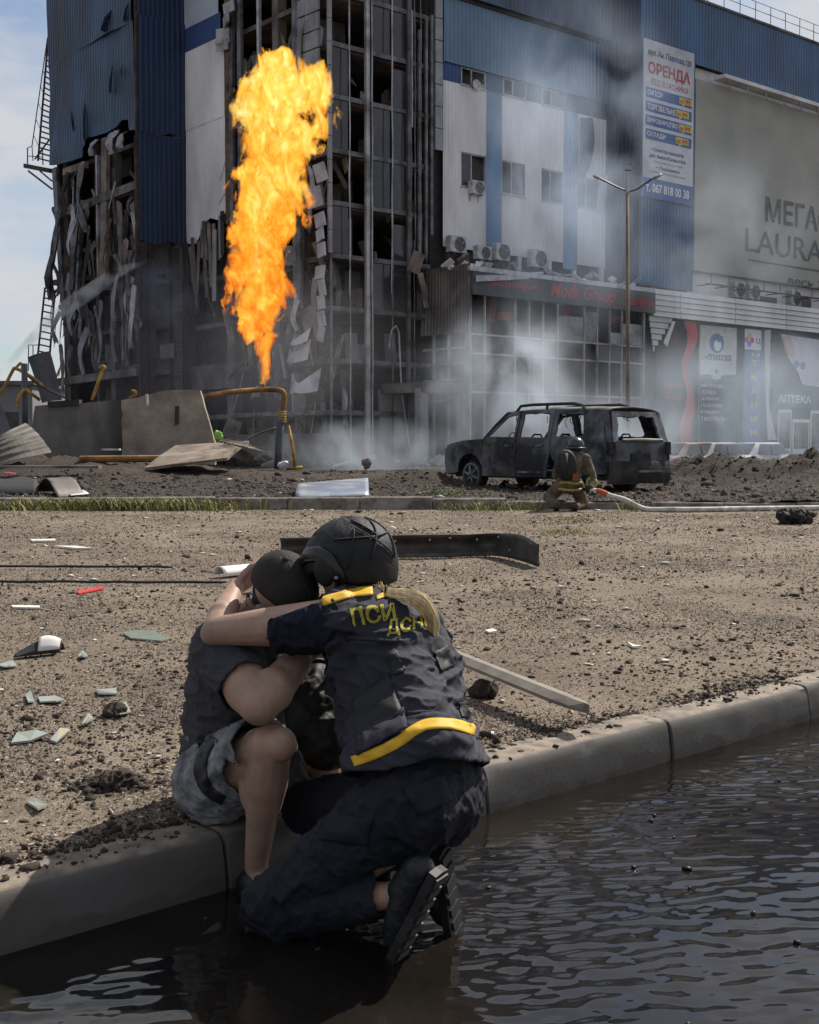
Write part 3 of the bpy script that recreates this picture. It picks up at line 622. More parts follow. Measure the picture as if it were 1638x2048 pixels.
# ---- opened lower floors of the left tower (plane a = A_T)
def beam_px(px0, py0, px1, py1, c, hgt, m, name='beam', dep=.25):
    (b0, z0), (b1, z1) = pa(px0, py0, c), pa(px1, py1, c); mb = MB()
    mb.prism([W(c, b0, z0), W(c, b1, z1), W(c, b1, z1-hgt), W(c, b0, z0-hgt)], BA*dep); return recalc(part(name, mb, m))
beam_px(118, 421, 272, 360, A_T+.02, .42, M_conc); beam_px(125, 338, 168, 322, A_T+.0, .35, M_board)
beam_px(112, 757, 272, 735, A_T, .4, M_conc); beam_px(104, 560, 272, 535, A_T+.5, .3, M_rust)
for px, w, y0, y1, m, tl in ((128, .28, 335, 700, M_rust, 0), (203, .3, 275, 560, M_board, .02), (190, .07, 310, 560, M_alu, 0), (113, .25, 335, 640, M_steel, -.05), (240, .1, 430, 720, M_steel, 0), (152, .14, 400, 640, M_steel, .08), (268, .12, 270, 560, M_rust, 0)):
    b_, zt_ = pa(px, y0, A_T); zl_ = pa(px, y1, A_T)[1]; mb = MB(); mb.box(W(A_T+.15, b_, (zt_+zl_)/2), (.1, w, (zt_-zl_)/2), tuple(Euler((0, tl, 0)).to_matrix()@v for v in (BA, BB, BZ))); part('stanchion', mb, m)
# strips of torn sheet hanging out
for px, y0, y1, w, sw, m in ((120, 420, 575, .7, -1.0, M_steel), (165, 330, 470, .55, .9, M_steel), (160, 420, 580, .5, -.5, M_steel), (232, 262, 310, .9, .1, M_cass), (195, 280, 312, .6, -.1, M_cass), (250, 265, 300, .7, .2, M_cass), (138, 345, 425, .5, .2, M_dark), (215, 470, 560, .6, .1, M_board), (180, 480, 640, .5, -.2, M_dark)):
    b_, zt_ = pa(px, y0, A_T-.2); zl_ = pa(px, y1, A_T-.2)[1]; nn = 7
    def fn(u, v, b_=b_, zt_=zt_, zl_=zl_, w=w, sw=sw, px=px): return W(A_T-.2-.35*math.sin(v*2.2)-.06*math.cos(u*12)-.2*nz3((px, v*3, u), 1), b_+(u-.5)*w*(1-.3*v)-sw*v*v, zt_+(zl_-zt_)*v)
    mb = MB(); mb.grid(fn, 8, nn); part('hanging_sheet', mb, m, solid=.015)
# rooms behind: brick wall, plaster panels, soot
mb = MB(); (b0, zt_), (b1, zl_) = pa(352, 560, A_T+2.0), pa(205, 720, A_T+2.0); bbox(mb, A_T+2.0, A_T+2.3, b0, b1, ZB, zt_); part('brick_wall', mb, M_brick)
for px0, py0, px1, py1, m, c in ((207, 690, 255, 735, M_cass, 1.7), (222, 510, 280, 545, M_cass, .6), (290, 490, 340, 545, M_cass, 2.2), (320, 690, 345, 715, M_cass, 1.6), (232, 310, 262, 350, M_dark, 1.5), (210, 545, 270, 600, M_board, 1.9), (125, 470, 150, 640, M_dark, 1.4)):
    (b0, z0), (b1, z1) = pa(px0, py0, A_T+c), pa(px1, py1, A_T+c); mb = MB(); bbox(mb, A_T+c, A_T+c+.08, b1, b0, z1, z0); part('inner_panel', mb, m)
for px, w, y0, y1 in ((286, .17, 485, 770), (350, .2, 495, 790), (375, .35, 495, 800)):
    a_, zt_ = pb(px, y0, B_T0+.1); mb = MB(); bbox(mb, a_-w, a_+w, B_T0, B_T0+.4, ZB, zt_); part('charred_column', mb, M_dark)
for i in range(46):
    px = r_.uniform(105, 440); py = r_.choice([430, 560, 600, 650, 745])+r_.gauss(0, 18); c = r_.uniform(-.3, 1.2) if px < 275 else r_.uniform(2.6, 4)
    b_, z_ = pa(px, py, A_T+c); w = r_.uniform(.1, .6); h = r_.uniform(.2, 1.1)
    cassette('a', A_T+c, b_-w/2, b_+w/2, z_-h/2, z_+h/2, r_.choice(MS), (r_.gauss(0, .5), r_.gauss(0, .5), r_.gauss(0, .5)), .05, 'torn_panel')
for i in range(40):
    px = r_.uniform(108, 360); py = r_.choice([350, 420, 560, 600])+r_.gauss(0, 20); py = max(py, 500) if px > 265 else py; c = r_.uniform(-.4, .3) if px < 275 else 2.7
    b_, z_ = pa(px, py, A_T+c); L_ = r_.uniform(.8, 3.4); mb = MB()
    mb.tube([W(A_T+c, b_, z_), W(A_T+c-.2, b_+r_.gauss(0, .2), z_-L_*.5), W(A_T+c-.3, b_+r_.gauss(0, .4), z_-L_)], r_.uniform(.012, .04), 4); part('hanging_rod', mb, r_.choice([M_steel, M_alu, M_rust, M_dark]))
# charred strips below the white panel
for i in range(16):
    b_ = B_W+(B_IN-B_W)*i/16; h = r_.uniform(1.5, 3.5); zt_ = wl(b_)-r_.uniform(-.2, .5)
    cassette('a', -.05+r_.uniform(-.15, .1), b_, b_+.3, zt_-h, zt_, r_.choice([M_conc, M_cass, M_dark, M_board]), (0, r_.gauss(0, .05), r_.gauss(0, .06)), .03, 'charred_strip')
mb = MB(); bbox(mb, .1, .5, B_W-.5, B_IN, floors[1]-1.0, floors[1]+.2); part('beam', mb, M_conc)
mb = MB(); bbox(mb, -.2, .4, .3, B_IN, ZB, floors[0]-1.0); part('plinth', mb, M_conc)
# a curled white sheet low on the corner
for px, py, w, h in ((600, 700, 1.6, .9), (612, 760, 2.2, 1.0), (605, 670, 1.2, .6)):
    b_, z_ = pa(px, py, -.8)
    def fn(u, v, b_=b_, z_=z_, w=w, h=h): return W(-.7-.5*math.sin(u*3)-.2*v, b_-(u-.5)*w, z_+h*(.5-v)*(.4+.6*abs(1-2*u))-.35*math.sin(u*3.1))
    mb = MB(); mb.grid(fn, 10, 4); part('curled_sheet', mb, M_alu, solid=.01)
# ---- white wing on the right front (plane b = 0.05)
bw = .05
z_w0 = pb(1050, 515, bw)[1]; z_w1 = pb(1000, 188, bw)[1]; z_w2 = pb(1000, 152, bw)[1]; z_w3 = pb(1000, 27, bw)[1]
aL = pb(886, 300, bw)[0]
s1a, s1b = pb(972, 300, bw)[0], pb(1003, 300, bw)[0]; s2a, s2b = pb(1127, 300, bw)[0], pb(1155, 300, bw)[0]
wins = [(pb(x0, 340, bw)[0], pb(x1, 340, bw)[0], x0) for x0, x1 in ((922, 971.5), (1003.5, 1050), (1083, 1126.5), (1155.5, 1198))]
zw_lo, zw_hi = pb(946, 376, bw)[1], pb(946, 308, bw)[1]
def sheet_run(a0, a1, z0, z1, m, holes, name):
    """sheet metal between a0 and a1 left open where the windows are"""
    cuts = sorted({a0, a1, *[h[0] for h in holes if a0 < h[0] < a1], *[h[1] for h in holes if a0 < h[1] < a1]})
    for u, v in zip(cuts, cuts[1:]):
        mid = (u+v)/2; hole = next((h for h in holes if h[0] <= mid <= h[1]), None)
        if hole is None: part(name, corr('b', bw, u, v, z0, z1, pitch=.24, dep=.025), m)
        else:
            part(name, corr('b', bw, u, v, z0, hole[2], pitch=.24, dep=.025), m); part(name, corr('b', bw, u, v, hole[3], z1, pitch=.24, dep=.025), m)
hl = [(w[0], w[1], zw_lo, zw_hi) for w in wins]
sheet_run(aL, s1a, z_w0, z_w1, M_white, hl, 'white_cladding'); sheet_run(s1b, s2a, z_w0, z_w1, M_white, hl, 'white_cladding'); sheet_run(s2b, A_R, z_w0, z_w1, M_white, hl, 'white_cladding')
for u, v in ((s1a, s1b), (s2a, s2b)): part('blue_stripe', corr('b', bw-.012, u, v, z_w0-.3, z_w1, pitch=.24, dep=.025), M_stripe)
M_pane = mat('dusty_glass', (.06, .063, .07), .2, 0, var=.5, scale=1.5, dirt=(.3, .3, .32), damt=.35, dscale=.8)
M_panel = mat('window_dark', (.05, .05, .055), .35, var=.4, scale=1)
def window(a0, a1, z0, z1, seed):
    r2 = random.Random(seed); mb = MB()
    for s in (a0+.03, a1-.03, a0+(a1-a0)*.42): bbox(mb, s-.03, s+.03, bw+.02, bw+.10, z0, z1)
    for z in (z0+.03, z1-.03): bbox(mb, a0+.07, a1-.07, bw+.025, bw+.095, z-.03, z+.03)
    f = part('window', mb, M_alu); f_ = MB(); bbox(f_, a0-.05, a1+.05, bw-.06, bw+.02, z0-.06, z0-.01); part('sill', f_, M_alu, f)
    for u, v in ((a0+.07, a0+(a1-a0)*.42-.04), (a0+(a1-a0)*.42+.04, a1-.07)):
        if r2.random() < .7: q = MB(); bbox(q, u, v, bw+.05, bw+.06, z0+.07, z1-.07-(0 if r2.random() < .6 else .5)); part('pane', q, r2.choice([M_pane, M_panel]), f)
for i, h in enumerate(hl): window(*h, i+3)
# blue recessed strip with dark window openings, blue field and overhang above
top = [(pb(x0, 165, bw)[0], pb(x1, 165, bw)[0]) for x0, x1 in ((923, 972), (1007, 1053), (1085, 1130))]
cuts = [aL]+[x for t in top for x in t]+[A_R]
for i in range(0, len(cuts), 2): part('blue_band', corr('b', bw+.03, cuts[i], cuts[i+1], z_w1, z_w2, pitch=.24, dep=.02), M_band if i == 0 else M_blue)
for i, t in enumerate(top): window(t[0], t[1], z_w1+.02, z_w2-.02, i+20)
part('blue_field', corr('b', bw-.06, aL, A_R-.9, z_w2, z_w3, pitch=.26, dep=.03, warp=.02), mat('faded_blue_sheet_metal', (.15, .245, .385), .55, .05, var=.15, scale=.5, stretch=(1, 1, .4), dirt=(.10, .14, .20), damt=.35, dscale=.3, dsharp=.25))
part('blue_field', corr('b', bw-.10, A_R-.9, A_R, z_w2-.1, z_w3, pitch=.26, dep=.03), M_blue)
mb = MB(); bbox(mb, aL, A_R, bw-.16, bw+.2, z_w3, z_w3+.18); part('flashing', mb, M_dark)
part('blue_field', corr('b', bw-.35, aL, A_R, z_w3+.15, ZT, pitch=.26, dep=.03), M_dblue if False else M_blue)
# hanging blue strip torn off at the wing's right end
def fn(u, v):
    a_, z_ = pb(1183-22*v*v-(1-u)*(22-4*v), 236+132*v, bw-.25); return W(a_, bw-.25-.25*math.sin(v*3)-.08*u, z_)
mb = MB(); mb.grid(fn, 4, 8); part('hanging_sheet', mb, M_blue, solid=.012)
a_, z_ = pb(1196, 385, bw-.15); cassette('b', bw-.15, a_-.1, a_+.8, z_-1.0, z_+1.0, M_white, (0, .1, .25), .03, 'torn_panel')
# dark openings under the white wing
mb = MB(); bbox(mb, aL+.4, A_R, bw+.25, bw+.4, z_w0-2.2, z_w0); part('recess', mb, M_panel)
for px in (930, 965, 1040, 1100, 1150, 1205):
    a_ = pb(px, 520, bw)[0]; mb = MB(); bbox(mb, a_-.12, a_+.12, bw, bw+.15, z_w0-2.2, z_w0); part('pier', mb, M_white)
# ---- return and right block (planes a = A_R and b = B_R)
A_RB = A_R
ztop = pb(1400, 3, B_R)[1]
part('dark_return', corr('a', A_RB, B_R, 0.1, ZB, ZT-1, pitch=.26, dep=.03), mat('shaded_blue_sheet_metal', (.035, .065, .115), .6, var=.3, scale=.5, stretch=(1, 1, .3), dirt=soot, damt=.45, dscale=.4, dsharp=.2))  # darker blue: the shade of the return is put into the colour
zbl = pb(1340, 578, B_R)[1]; a_bl = pb(1386, 500, B_R)[0]
zbt = pb(1389, 128, B_R)[1]
part('blue_cladding', corr('b', B_R, A_RB, a_bl, zbl, zbt, pitch=.26, dep=.035, rows=3), mat('mid_blue_sheet_metal', (.075, .145, .27), .55, .1, var=.18, scale=.5, stretch=(1, 1, .3), dirt=(.06, .085, .13), damt=.35, dscale=.4, dsharp=.2))
part('blue_cladding', corr('b', B_R, A_RB, A_E, zbt, ztop, pitch=.26, dep=.035, rows=2), MATS['mid_blue_sheet_metal'])
mb = MB(); bbox(mb, a_bl, A_E, B_R+.35, B_R+.5, ZB, zbt); part('wall', mb, M_white)
mb = MB(); bbox(mb, A_RB-.05, A_E, B_R-.1, 24, ztop, ztop+.12); part('roof_slab', mb, M_conc)
mb = MB(); bbox(mb, A_RB+.05, A_E, B_R+.6, B_R+.8, ZB, zbt); part('inner_wall', mb, M_dark)
# penthouse behind the return so the sky stays hidden where the photo hides it
# rooftop railing
mb = MB(); zr = ztop+.12
a0r = pb(1405, 0, B_R)[0]
for h in (.55, 1.0): mb.tube([W(a0r-1, B_R, zr+h), W(A_E, B_R, zr+h)], .022, 5)
part('roof_railing', mb, M_steel)
for i in range(24):
    mb = MB(); a_ = a0r-1+i*1.45
    if a_ < A_E: mb.tube([W(a_, B_R, zr), W(a_, B_R, zr+1.0)], .022, 5); part('railing_post', mb, M_steel)
# soffit and frame over the big billboard
za, zb2 = pb(1460, 135, B_R-.05)[1], pb(1460, 165, B_R-.05)[1]
a_s = pb(1442, 140, B_R-.5)[0]
mb = MB(); bbox(mb, a_s, A_E, B_R-.75, B_R, zbt-.55, zbt-.35); part('billboard_soffit', mb, M_white)
for i in range(14):
    a_ = a_s+.3+i*1.7; mb = MB(); mb.tube([W(a_, B_R-.7, zbt-.6), W(a_, B_R-.9, zbt-1.1)], .03, 5); part('soffit_bracket', mb, M_steel)
# ---- pavilion and the long fascia in front (plane b = B_P)
B_P = -3.0
a_p0 = pb(941, 620, B_P)[0]; a_p1 = pb(1306, 610, B_P)[0]
zf0 = pb(1100, 600, B_P)[1]; z_ft, z_fb = pb(1200, 573, B_P)[1], pb(1200, 614, B_P)[1]
zrt = pb(1471, 597, B_P)[1]; zrb = pb(1471, 649, B_P)[1]
mb = MB(); bbox(mb, a_p0, A_E, B_P+.15, 0, z_ft-.05, z_ft+.1); part('canopy_roof', mb, M_conc)
mb = MB(); bbox(mb, a_p0-.15, a_p1, B_P-.12, B_P+.05, z_ft, z_ft+.22); part('canopy_flashing', mb, M_alu)
nrow = 5
a_ = a_p1; seams = [pb(x, 620, B_P)[0] for x in (1360, 1471, 1573)]; seams += [seams[-1]+(seams[-1]-seams[-2])*1.05*(i+1) for i in range(8)]
aa = [a_p1]+[s for s in seams if s < A_E]
for u, v in zip(aa, aa[1:]):
    for k in range(nrow):
        z0 = zrb+(zrt-zrb)*k/nrow; z1_ = zrb+(zrt-zrb)*(k+1)/nrow; mb = MB()
        mb.prism([W(u+.03, B_P-.05, z0+.015), W(u+.03, B_P+.02, z1_), W(u+.03, B_P+.1, z1_), W(u+.03, B_P+.1, z0+.015)], BA*(v-u-.06)); recalc(part('fascia_board', mb, M_white))
mb = MB(); bbox(mb, a_p1, A_E, B_P+.12, B_P+.3, zrb, zrt); part('fascia_back', mb, M_conc)
# lower front behind the shop signs
B_S = B_P+.25
mb = MB(); bbox(mb, a_p1, A_E, B_S+.55, B_S+.8, ZB, zrb); part('shop_wall', mb, mat('shop_front_grey', (.16, .165, .175), .8, var=.3, scale=.7, dirt=(.06, .06, .065), damt=.4, dscale=.5))
# siding torn beside the black banner
for k in range(6):
    (u, z0) = pb(1300+k*1.5, 632+k*12, B_P+.1); v = pb(1345-k*7, 632+k*12, B_P+.1)[0]; mb = MB(); bbox(mb, u, v, B_P+.12, B_P+.18, z0-.26, z0); part('torn_siding', mb, M_white)
# pavilion glazing
M_ped = mat('grey_painted_frame', (.34, .335, .34), .6, var=.25, scale=1, dirt=(.1, .09, .09), damt=.4, dscale=.8)
zA_, zB2, zC_ = pb(1120, 681, B_P)[1], pb(1120, 717, B_P)[1], pb(1120, 790, B_P)[1]
cols = [pb(x, 680, B_P)[0] for x in (943, 972, 1033, 1061, 1089, 1118, 1171, 1197, 1222, 1246, 1290)]
for i, a_ in enumerate(cols):
    mb = MB(); w = .035 if i not in (0, 10) else .06; bbox(mb, a_-w, a_+w, B_P+.05, B_P+.15, ZB if i < 3 or i > 8 else zC_-rnd.uniform(-.2, 1), z_fb); part('mullion', mb, M_ped)
for z in (zA_, zB2, zC_): mb = MB(); bbox(mb, cols[0], cols[-1], B_P+.04, B_P+.14, z-.04, z+.04); part('transom', mb, M_ped)
for i, (u, v) in enumerate(zip(cols, cols[1:])):
    if rnd.random() < .45: mb = MB(); bbox(mb, u+.05, v-.05, B_P+.09, B_P+.1, zA_+.06, zA_+rnd.uniform(.3, 1.6)); part('broken_pane', mb, M_pane)
    if rnd.random() < .5: mb = MB(); bbox(mb, u+.05, v-.05, B_P+.09, B_P+.1, zB2+.05, zA_-.06); part('pane', mb, M_panel)
mb = MB(); bbox(mb, a_p0+.3, a_p1, B_P+2.0, B_P+2.15, ZB, z_ft); part('inner_wall', mb, mat('burnt_red_wall', (.07, .028, .028), .9, var=.6, scale=.8, dirt=(.02, .017, .017), damt=.5, dscale=.6))
for px, py, w, h in ((1010, 632, 1.2, .35), (1135, 650, .5, 1.8), (1150, 640, 1.6, .3), (1230, 640, 1.3, .3), (1195, 703, .4, 1.0), (985, 612, .4, 1.5), (1275, 650, .4, 1.5), (1210, 700, .35, .4)):
    a_, z_ = pb(px, py, B_P+1); cassette('b', B_P+1, a_-w/2, a_+w/2, z_-h/2, z_+h/2, M_red, (rnd.gauss(0, .1), rnd.gauss(0, .05), 0), .1, 'shop_fitting')
# pavilion: corrugated left side, door bay under it
a_l = a_p0
part('grey_cladding', corr('a', a_l, B_P, .3, pa(900, 668, a_l)[1], z_ft+.35, pitch=.22, dep=.03, warp=.08), mat('grey_sheet_metal', (.17, .165, .165), .6, .1, var=.25, scale=.6, stretch=(1, 1, .3), dirt=(.06, .055, .055), damt=.45, dscale=.6))
for y in (694, 725, 758, 800):
    z = pa(930, y, a_l)[1]; mb = MB(); bbox(mb, a_l-.05, a_l+.05, B_P+.1, .2, z-.05, z+.05); part('transom', mb, M_ped)
for px in (933, 897, 868):
    b_ = pa(px, 760, a_l)[0]; mb = MB(); bbox(mb, a_l-.06, a_l+.06, b_-.05, b_+.05, ZB, pa(px, 668, a_l)[1]); part('mullion', mb, M_ped)
for px, w in ((843, .22), (925, .16)):
    a_, z_ = pb(px, 790, B_P+.5); mb = MB(); bbox(mb, a_-w, a_+w, B_P+.3, B_P+.7, ZB, z_+.3); part('pillar', mb, M_cass)
a0, zz = pb(842, 775, B_P+.3); a1 = pb(1000, 775, B_P+.3)[0]
mb = MB(); bbox(mb, a0, a_p0+.4, B_P+.2, .1, zz-.2, zz+.25); part('entrance_lintel', mb, M_conc)
mb = MB(); bbox(mb, a0, a_p0+.3, .15, .3, ZB, zz); part('entrance_back', mb, M_cass)
# heaps of fallen cladding on the pavilion roof and at its feet
for i in range(70):
    px = r_.uniform(850, 1300); a_ = pb(px, 560, B_P+1)[0]; z_ = z_ft+.15+r_.uniform(0, .5)
    if a_ < a_p0: continue
    cassette('b', B_P+r_.uniform(.2, 2.5), a_-.3, a_+.3, z_-.05, z_+.05, r_.choice([M_white, M_cass, M_alu, M_conc]), (r_.gauss(0, .5), r_.gauss(0, .5), r_.gauss(0, 1.5)), .3, 'fallen_panel')
for i in range(120):
    a_ = r_.uniform(-.5, 15); b_ = -r_.uniform(.3, 4.5) if a_ < a_p0 else B_P-r_.uniform(.2, 2); s = r_.uniform(.1, .5)
    mb = MB(); mb.box(W(a_, b_, lot_z(W(a_, b_, 0).x, W(a_, b_, 0).y)+s*.3), (s, s*r_.uniform(.2, .8), s*r_.uniform(.08, .5)), tuple(Euler((r_.gauss(0, .4), r_.gauss(0, .4), r_.uniform(0, 6))).to_matrix()@v for v in (BA, BB, BZ)))
    part('fallen_rubble', mb, r_.choice([M_conc, M_cass, M_board, M_white, M_dark]))
for i in range(150):
    b_ = r_.uniform(-.5, 22); a_ = -r_.uniform(.3, 3.5) if b_ < B_T0 else A_T-r_.uniform(.2, 3); s = r_.uniform(.12, .6)
    p = W(a_, b_, 0); mb = MB(); mb.box(W(a_, b_, lot_z(p.x, p.y)+s*.4), (s, s*r_.uniform(.2, .8), s*r_.uniform(.08, .6)), tuple(Euler((r_.gauss(0, .5), r_.gauss(0, .5), r_.uniform(0, 6))).to_matrix()@v for v in (BA, BB, BZ)))
    part('fallen_rubble', mb, r_.choice([M_conc, M_conc, M_board, M_dark, M_rust]))
# ================================================================== signs and banners on the front
def plain(name, col, rough=.7, **k): return mat(name, col, rough, var=k.pop('var', .12), scale=k.pop('scale', 1.5), **k)
T_navy = plain('navy_print', (.02, .04, .16)); T_red = plain('red_print', (.42, .035, .045)); T_white = plain('white_print', (.72, .72, .74)); T_yel = plain('yellow_print', (.62, .45, .04))
T_grey = plain('grey_print', (.10, .11, .115)); T_black = plain('black_print', (.02, .02, .022)); T_dred = plain('dull_red_print', (.40, .05, .045))
class Sign:
    """a flat board on the plane b = c; u runs right, v runs down, both 0..1"""
    def __init__(s, name, label, a0, a1, z0, z1, c, m, cat='sign', dep=.06, group=None):
        s.a0, s.a1, s.z0, s.z1, s.c = a0, a1, z0, z1, c; s.k = 0
        s.t = thing(name, label, cat, W((a0+a1)/2, c, z0), group)
        mb = MB(); bbox(mb, a0, a1, c, c+dep, z0, z1); s.board = mb.build('board', m, s.t)
    def pt(s, u, v, lift): return W(s.a0+(s.a1-s.a0)*u, s.c-lift, s.z1+(s.z0-s.z1)*v)
    def text(s, body, u0, u1, v0, v1, m, bold=.0, shear=0., lift=.012, name='lettering'):
        s.k += 1; o = s.pt(u0, v1, lift+.0006*s.k)
        return lettering(body, o, s.pt(u1, v1, lift+.0006*s.k)-o, s.pt(u0, v0, lift+.0006*s.k)-o, m, s.t, name, bold, shear)
    def rect(s, u0, u1, v0, v1, m, lift=.006, name='printed_panel'):
        mb = MB(); mb.add([s.pt(u0, v1, lift), s.pt(u1, v1, lift), s.pt(u1, v0, lift), s.pt(u0, v0, lift)], [(0, 1, 2, 3)]); return mb.build(name, m, s.t)
    def poly(s, uv, m, lift=.008, name='printed_shape'):
        mb = MB(); mb.add([s.pt(u, v, lift) for u, v in uv], [tuple(range(len(uv)))]); return mb.build(name, m, s.t)
    def disc(s, u, v, ru, rv, m, lift=.008, name='printed_disc', n=20): return s.poly([(u+ru*math.cos(6.2832*i/n), v+rv*math.sin(6.2832*i/n)) for i in range(n)], m, lift, name)
# rental board
c = B_R-.14; a0 = pb(1287, 240, c)[0]; a1 = pb(1387, 240, c)[0]; z1 = pb(1287, 75, c)[1]; z0 = pb(1386, 412, c)[1]
sg = Sign('rental_sign', 'tall white and blue rental board with red heading and telephone number', a0, a1, z0, z1, c, plain('board_white', (.60, .61, .65), dirt=(.42, .43, .47), damt=.4, dscale=.5))
T_bar = plain('blue_bar', (.06, .12, .33))
sg.text('вул. Ан. Павлова,120', .08, .94, .055, .105, T_navy, .01); sg.text('ОРЕНДА', .08, .92, .135, .225, T_red, .03); sg.text('ВІД ВЛАСНИКА', .15, .88, .24, .285, T_dred, .0)
for i, (tx, w) in enumerate((('ОФІСИ', .3), ('ТОРГІВЕЛЬНІ', .55), ('ВИРОБНИЦТВО', .6), ('СКЛАДИ', .36))):
    v = .30+.088*i; sg.rect(.04, .96, v, v+.066, T_bar); sg.text(tx, .07, .07+w, v+.014, v+.05, T_white, .02)
    u = .70 if i % 2 == 0 else .64
    sg.poly([(u, v+.008), (u+.26, v+.008), (u+.26, v+.05), (u+.12, v+.05), (u+.07, v+.072), (u+.06, v+.05), (u, v+.05)], T_yel, .010); sg.text('від', u+.02, u+.09, v+.022, v+.046, T_red, .02, lift=.016); sg.text('99', u+.12, u+.23, v+.016, v+.046, T_red, .02, lift=.016)
sg.text('• Електроенергія', .14, .80, .675, .705, T_navy, .02); sg.text('до виробництва', .12, .84, .715, .745, T_navy, .02); sg.text('потужність 1-3 МВт', .2, .8, .755, .775, T_grey); sg.text('• Парковка', .25, .72, .788, .815, T_navy, .02); sg.text('з цілодобовою охороною', .12, .84, .822, .84, T_grey)
sg.rect(0, 1, .875, 1, T_bar); sg.text('т. 067 818 00 38', .05, .92, .905, .965, T_white, .03)
# billboard
c = B_R-.05; a0 = a_bl+.02; z1 = zbt-.75; z0 = pb(1400, 542, c)[1]; a1 = a0+27
def billboard_mat():
    m = mat('faded_billboard', (.36, .34, .305), .65, var=.2, scale=.25, dirt=(.27, .285, .25), damt=.45, dscale=.16, dsharp=.2, dirt2=(.42, .40, .36), d2amt=.3, d2scale=.35); return m
sg = Sign('billboard', 'huge faded beige billboard with grey lettering beside the rental board', a0, a1, z0, z1, c, billboard_mat(), 'billboard', .05)
def put(body, x0, y0, x1, y1, m, **k):
    aa0, zz1 = pb(x0, y0, c); zz0 = pb(x0, y1, c)[1]; aa1 = pb(x1, y0, c)[0]; o = W(aa0, c-.03, zz0); lettering(body, o, W(aa1, c-.03, zz0)-o, W(aa0, c-.03, zz1)-o, m, sg.t, **k)
put('МЕГАС', 1531, 392, 1662, 443, T_grey, bold=.02); put('LAURA', 1491, 455, 1646, 502, T_grey, bold=.0); put('весь 3-й', 1576, 551, 1665, 569, T_grey, bold=.01)
aa0, zz = pb(1496, 519, c); mb = MB(); bbox(mb, aa0, aa0+9, c-.03, c-.02, zz-.05, zz+.03); mb.build('printed_rule', T_grey, sg.t)
# catwalk under the billboard
cw = thing('billboard_catwalk', 'thin steel catwalk bracketed below the huge beige billboard', 'catwalk', W(a_bl+6, B_R-.5, z0-.8))
mb = MB(); mb.tube([W(a0, B_R-.9, z0-.25), W(a1, B_R-.9, z0-.25)], .04, 5); mb.tube([W(a0, B_R-.9, z0-.8), W(a1, B_R-.9, z0-.8)], .05, 5); mb.build('rail', M_steel, cw)
for i in range(16):
    a_ = a0+.4+i*1.6; mb = MB(); mb.tube([W(a_, B_R+.02, z0-.8), W(a_, B_R-.9, z0-.8), W(a_, B_R-.9, z0-.25)], .035, 5); mb.build('bracket', M_steel, cw)
# boutique fascia sign
c = B_P-.16
sg = Sign('boutique_sign', 'dark shop fascia with red script lettering above the burnt pavilion windows', a_p0, a_p1, z_fb-.05, z_ft-.02, c, plain('charcoal_board', (.045, .047, .05), dirt=(.12, .12, .125), damt=.35, dscale=.4), dep=.2)
sg.text('boutique', .085, .325, .22, .62, T_dred, .01); sg.text('Moda Group', .39, .755, .06, .92, T_dred, .012, .35); sg.text('тканини', .805, .975, .34, .72, T_dred, .01)
# bent white flashing drooping over the fascia's left end
mb = MB(); mb.prism([W(a_p0+.1, c-.1, z_ft-.22), W(a_p0+3.4, c-.12, z_ft+.1), W(a_p0+3.4, c-.12, z_ft-.1), W(a_p0+.1, c-.1, z_ft-.5)], BB*.03); recalc(mb.build('bent_trim', M_alu, sg.t))
# black and red banner
c = B_S+.2
(a0, z1), (a1, _) = pb(1312, 650, c), pb(1382, 650, c); z0 = pb(1350, 905, c)[1]
bn = thing('red_black_banner', 'black banner with a wavy red ribbon at the corner of the burnt pavilion', 'banner', W((a0+a1)/2, c, z0))
mb = MB(); mb.grid(lambda u, v: W(a0+(a1-a0)*(u*(1-.06*v)), c-.12*math.sin(u*5+v*3)*(.4+v*.3), z1+(z0-z1)*v-.25*(1-u)*(1-v)*2), 10, 14); mb.build('cloth', plain('charcoal_cloth', (.05, .04, .042), dirt=(.10, .05, .05), damt=.3, dscale=.6), bn, solid=.01)
mb = MB(); mb.grid(lambda u, v: W(a0+(a1-a0)*(.70+.10*math.sin(v*13)*(1-v*.3)+u*(.28+.06*math.sin(v*9+1))), c-.2-.1*math.sin(u*3+v*4), z1+.3+(z0-z1)*v), 5, 26); mb.build('ribbon', plain('red_cloth', (.44, .05, .045)), bn, solid=.01)
for tx, v in (('Moda', .44), ('Group', .535)):
    o = W(a0+(a1-a0)*.08, c-.32, z1+(z0-z1)*(v+.06)); lettering(tx, o, BA*((a1-a0)*.55), BZ*((z1-z0)*.07), T_dred, bn, shear=.3, bold=.01)
mb = MB(); mb.prism([W(a0+.2, c-.35, z1-.9), W(a0+.75, c-.5, z1+.2), W(a0+.95, c-.5, z1+.2), W(a0+.5, c-.35, z1-1.1)], BB*.03); mb.build('torn_flap', M_white, bn)
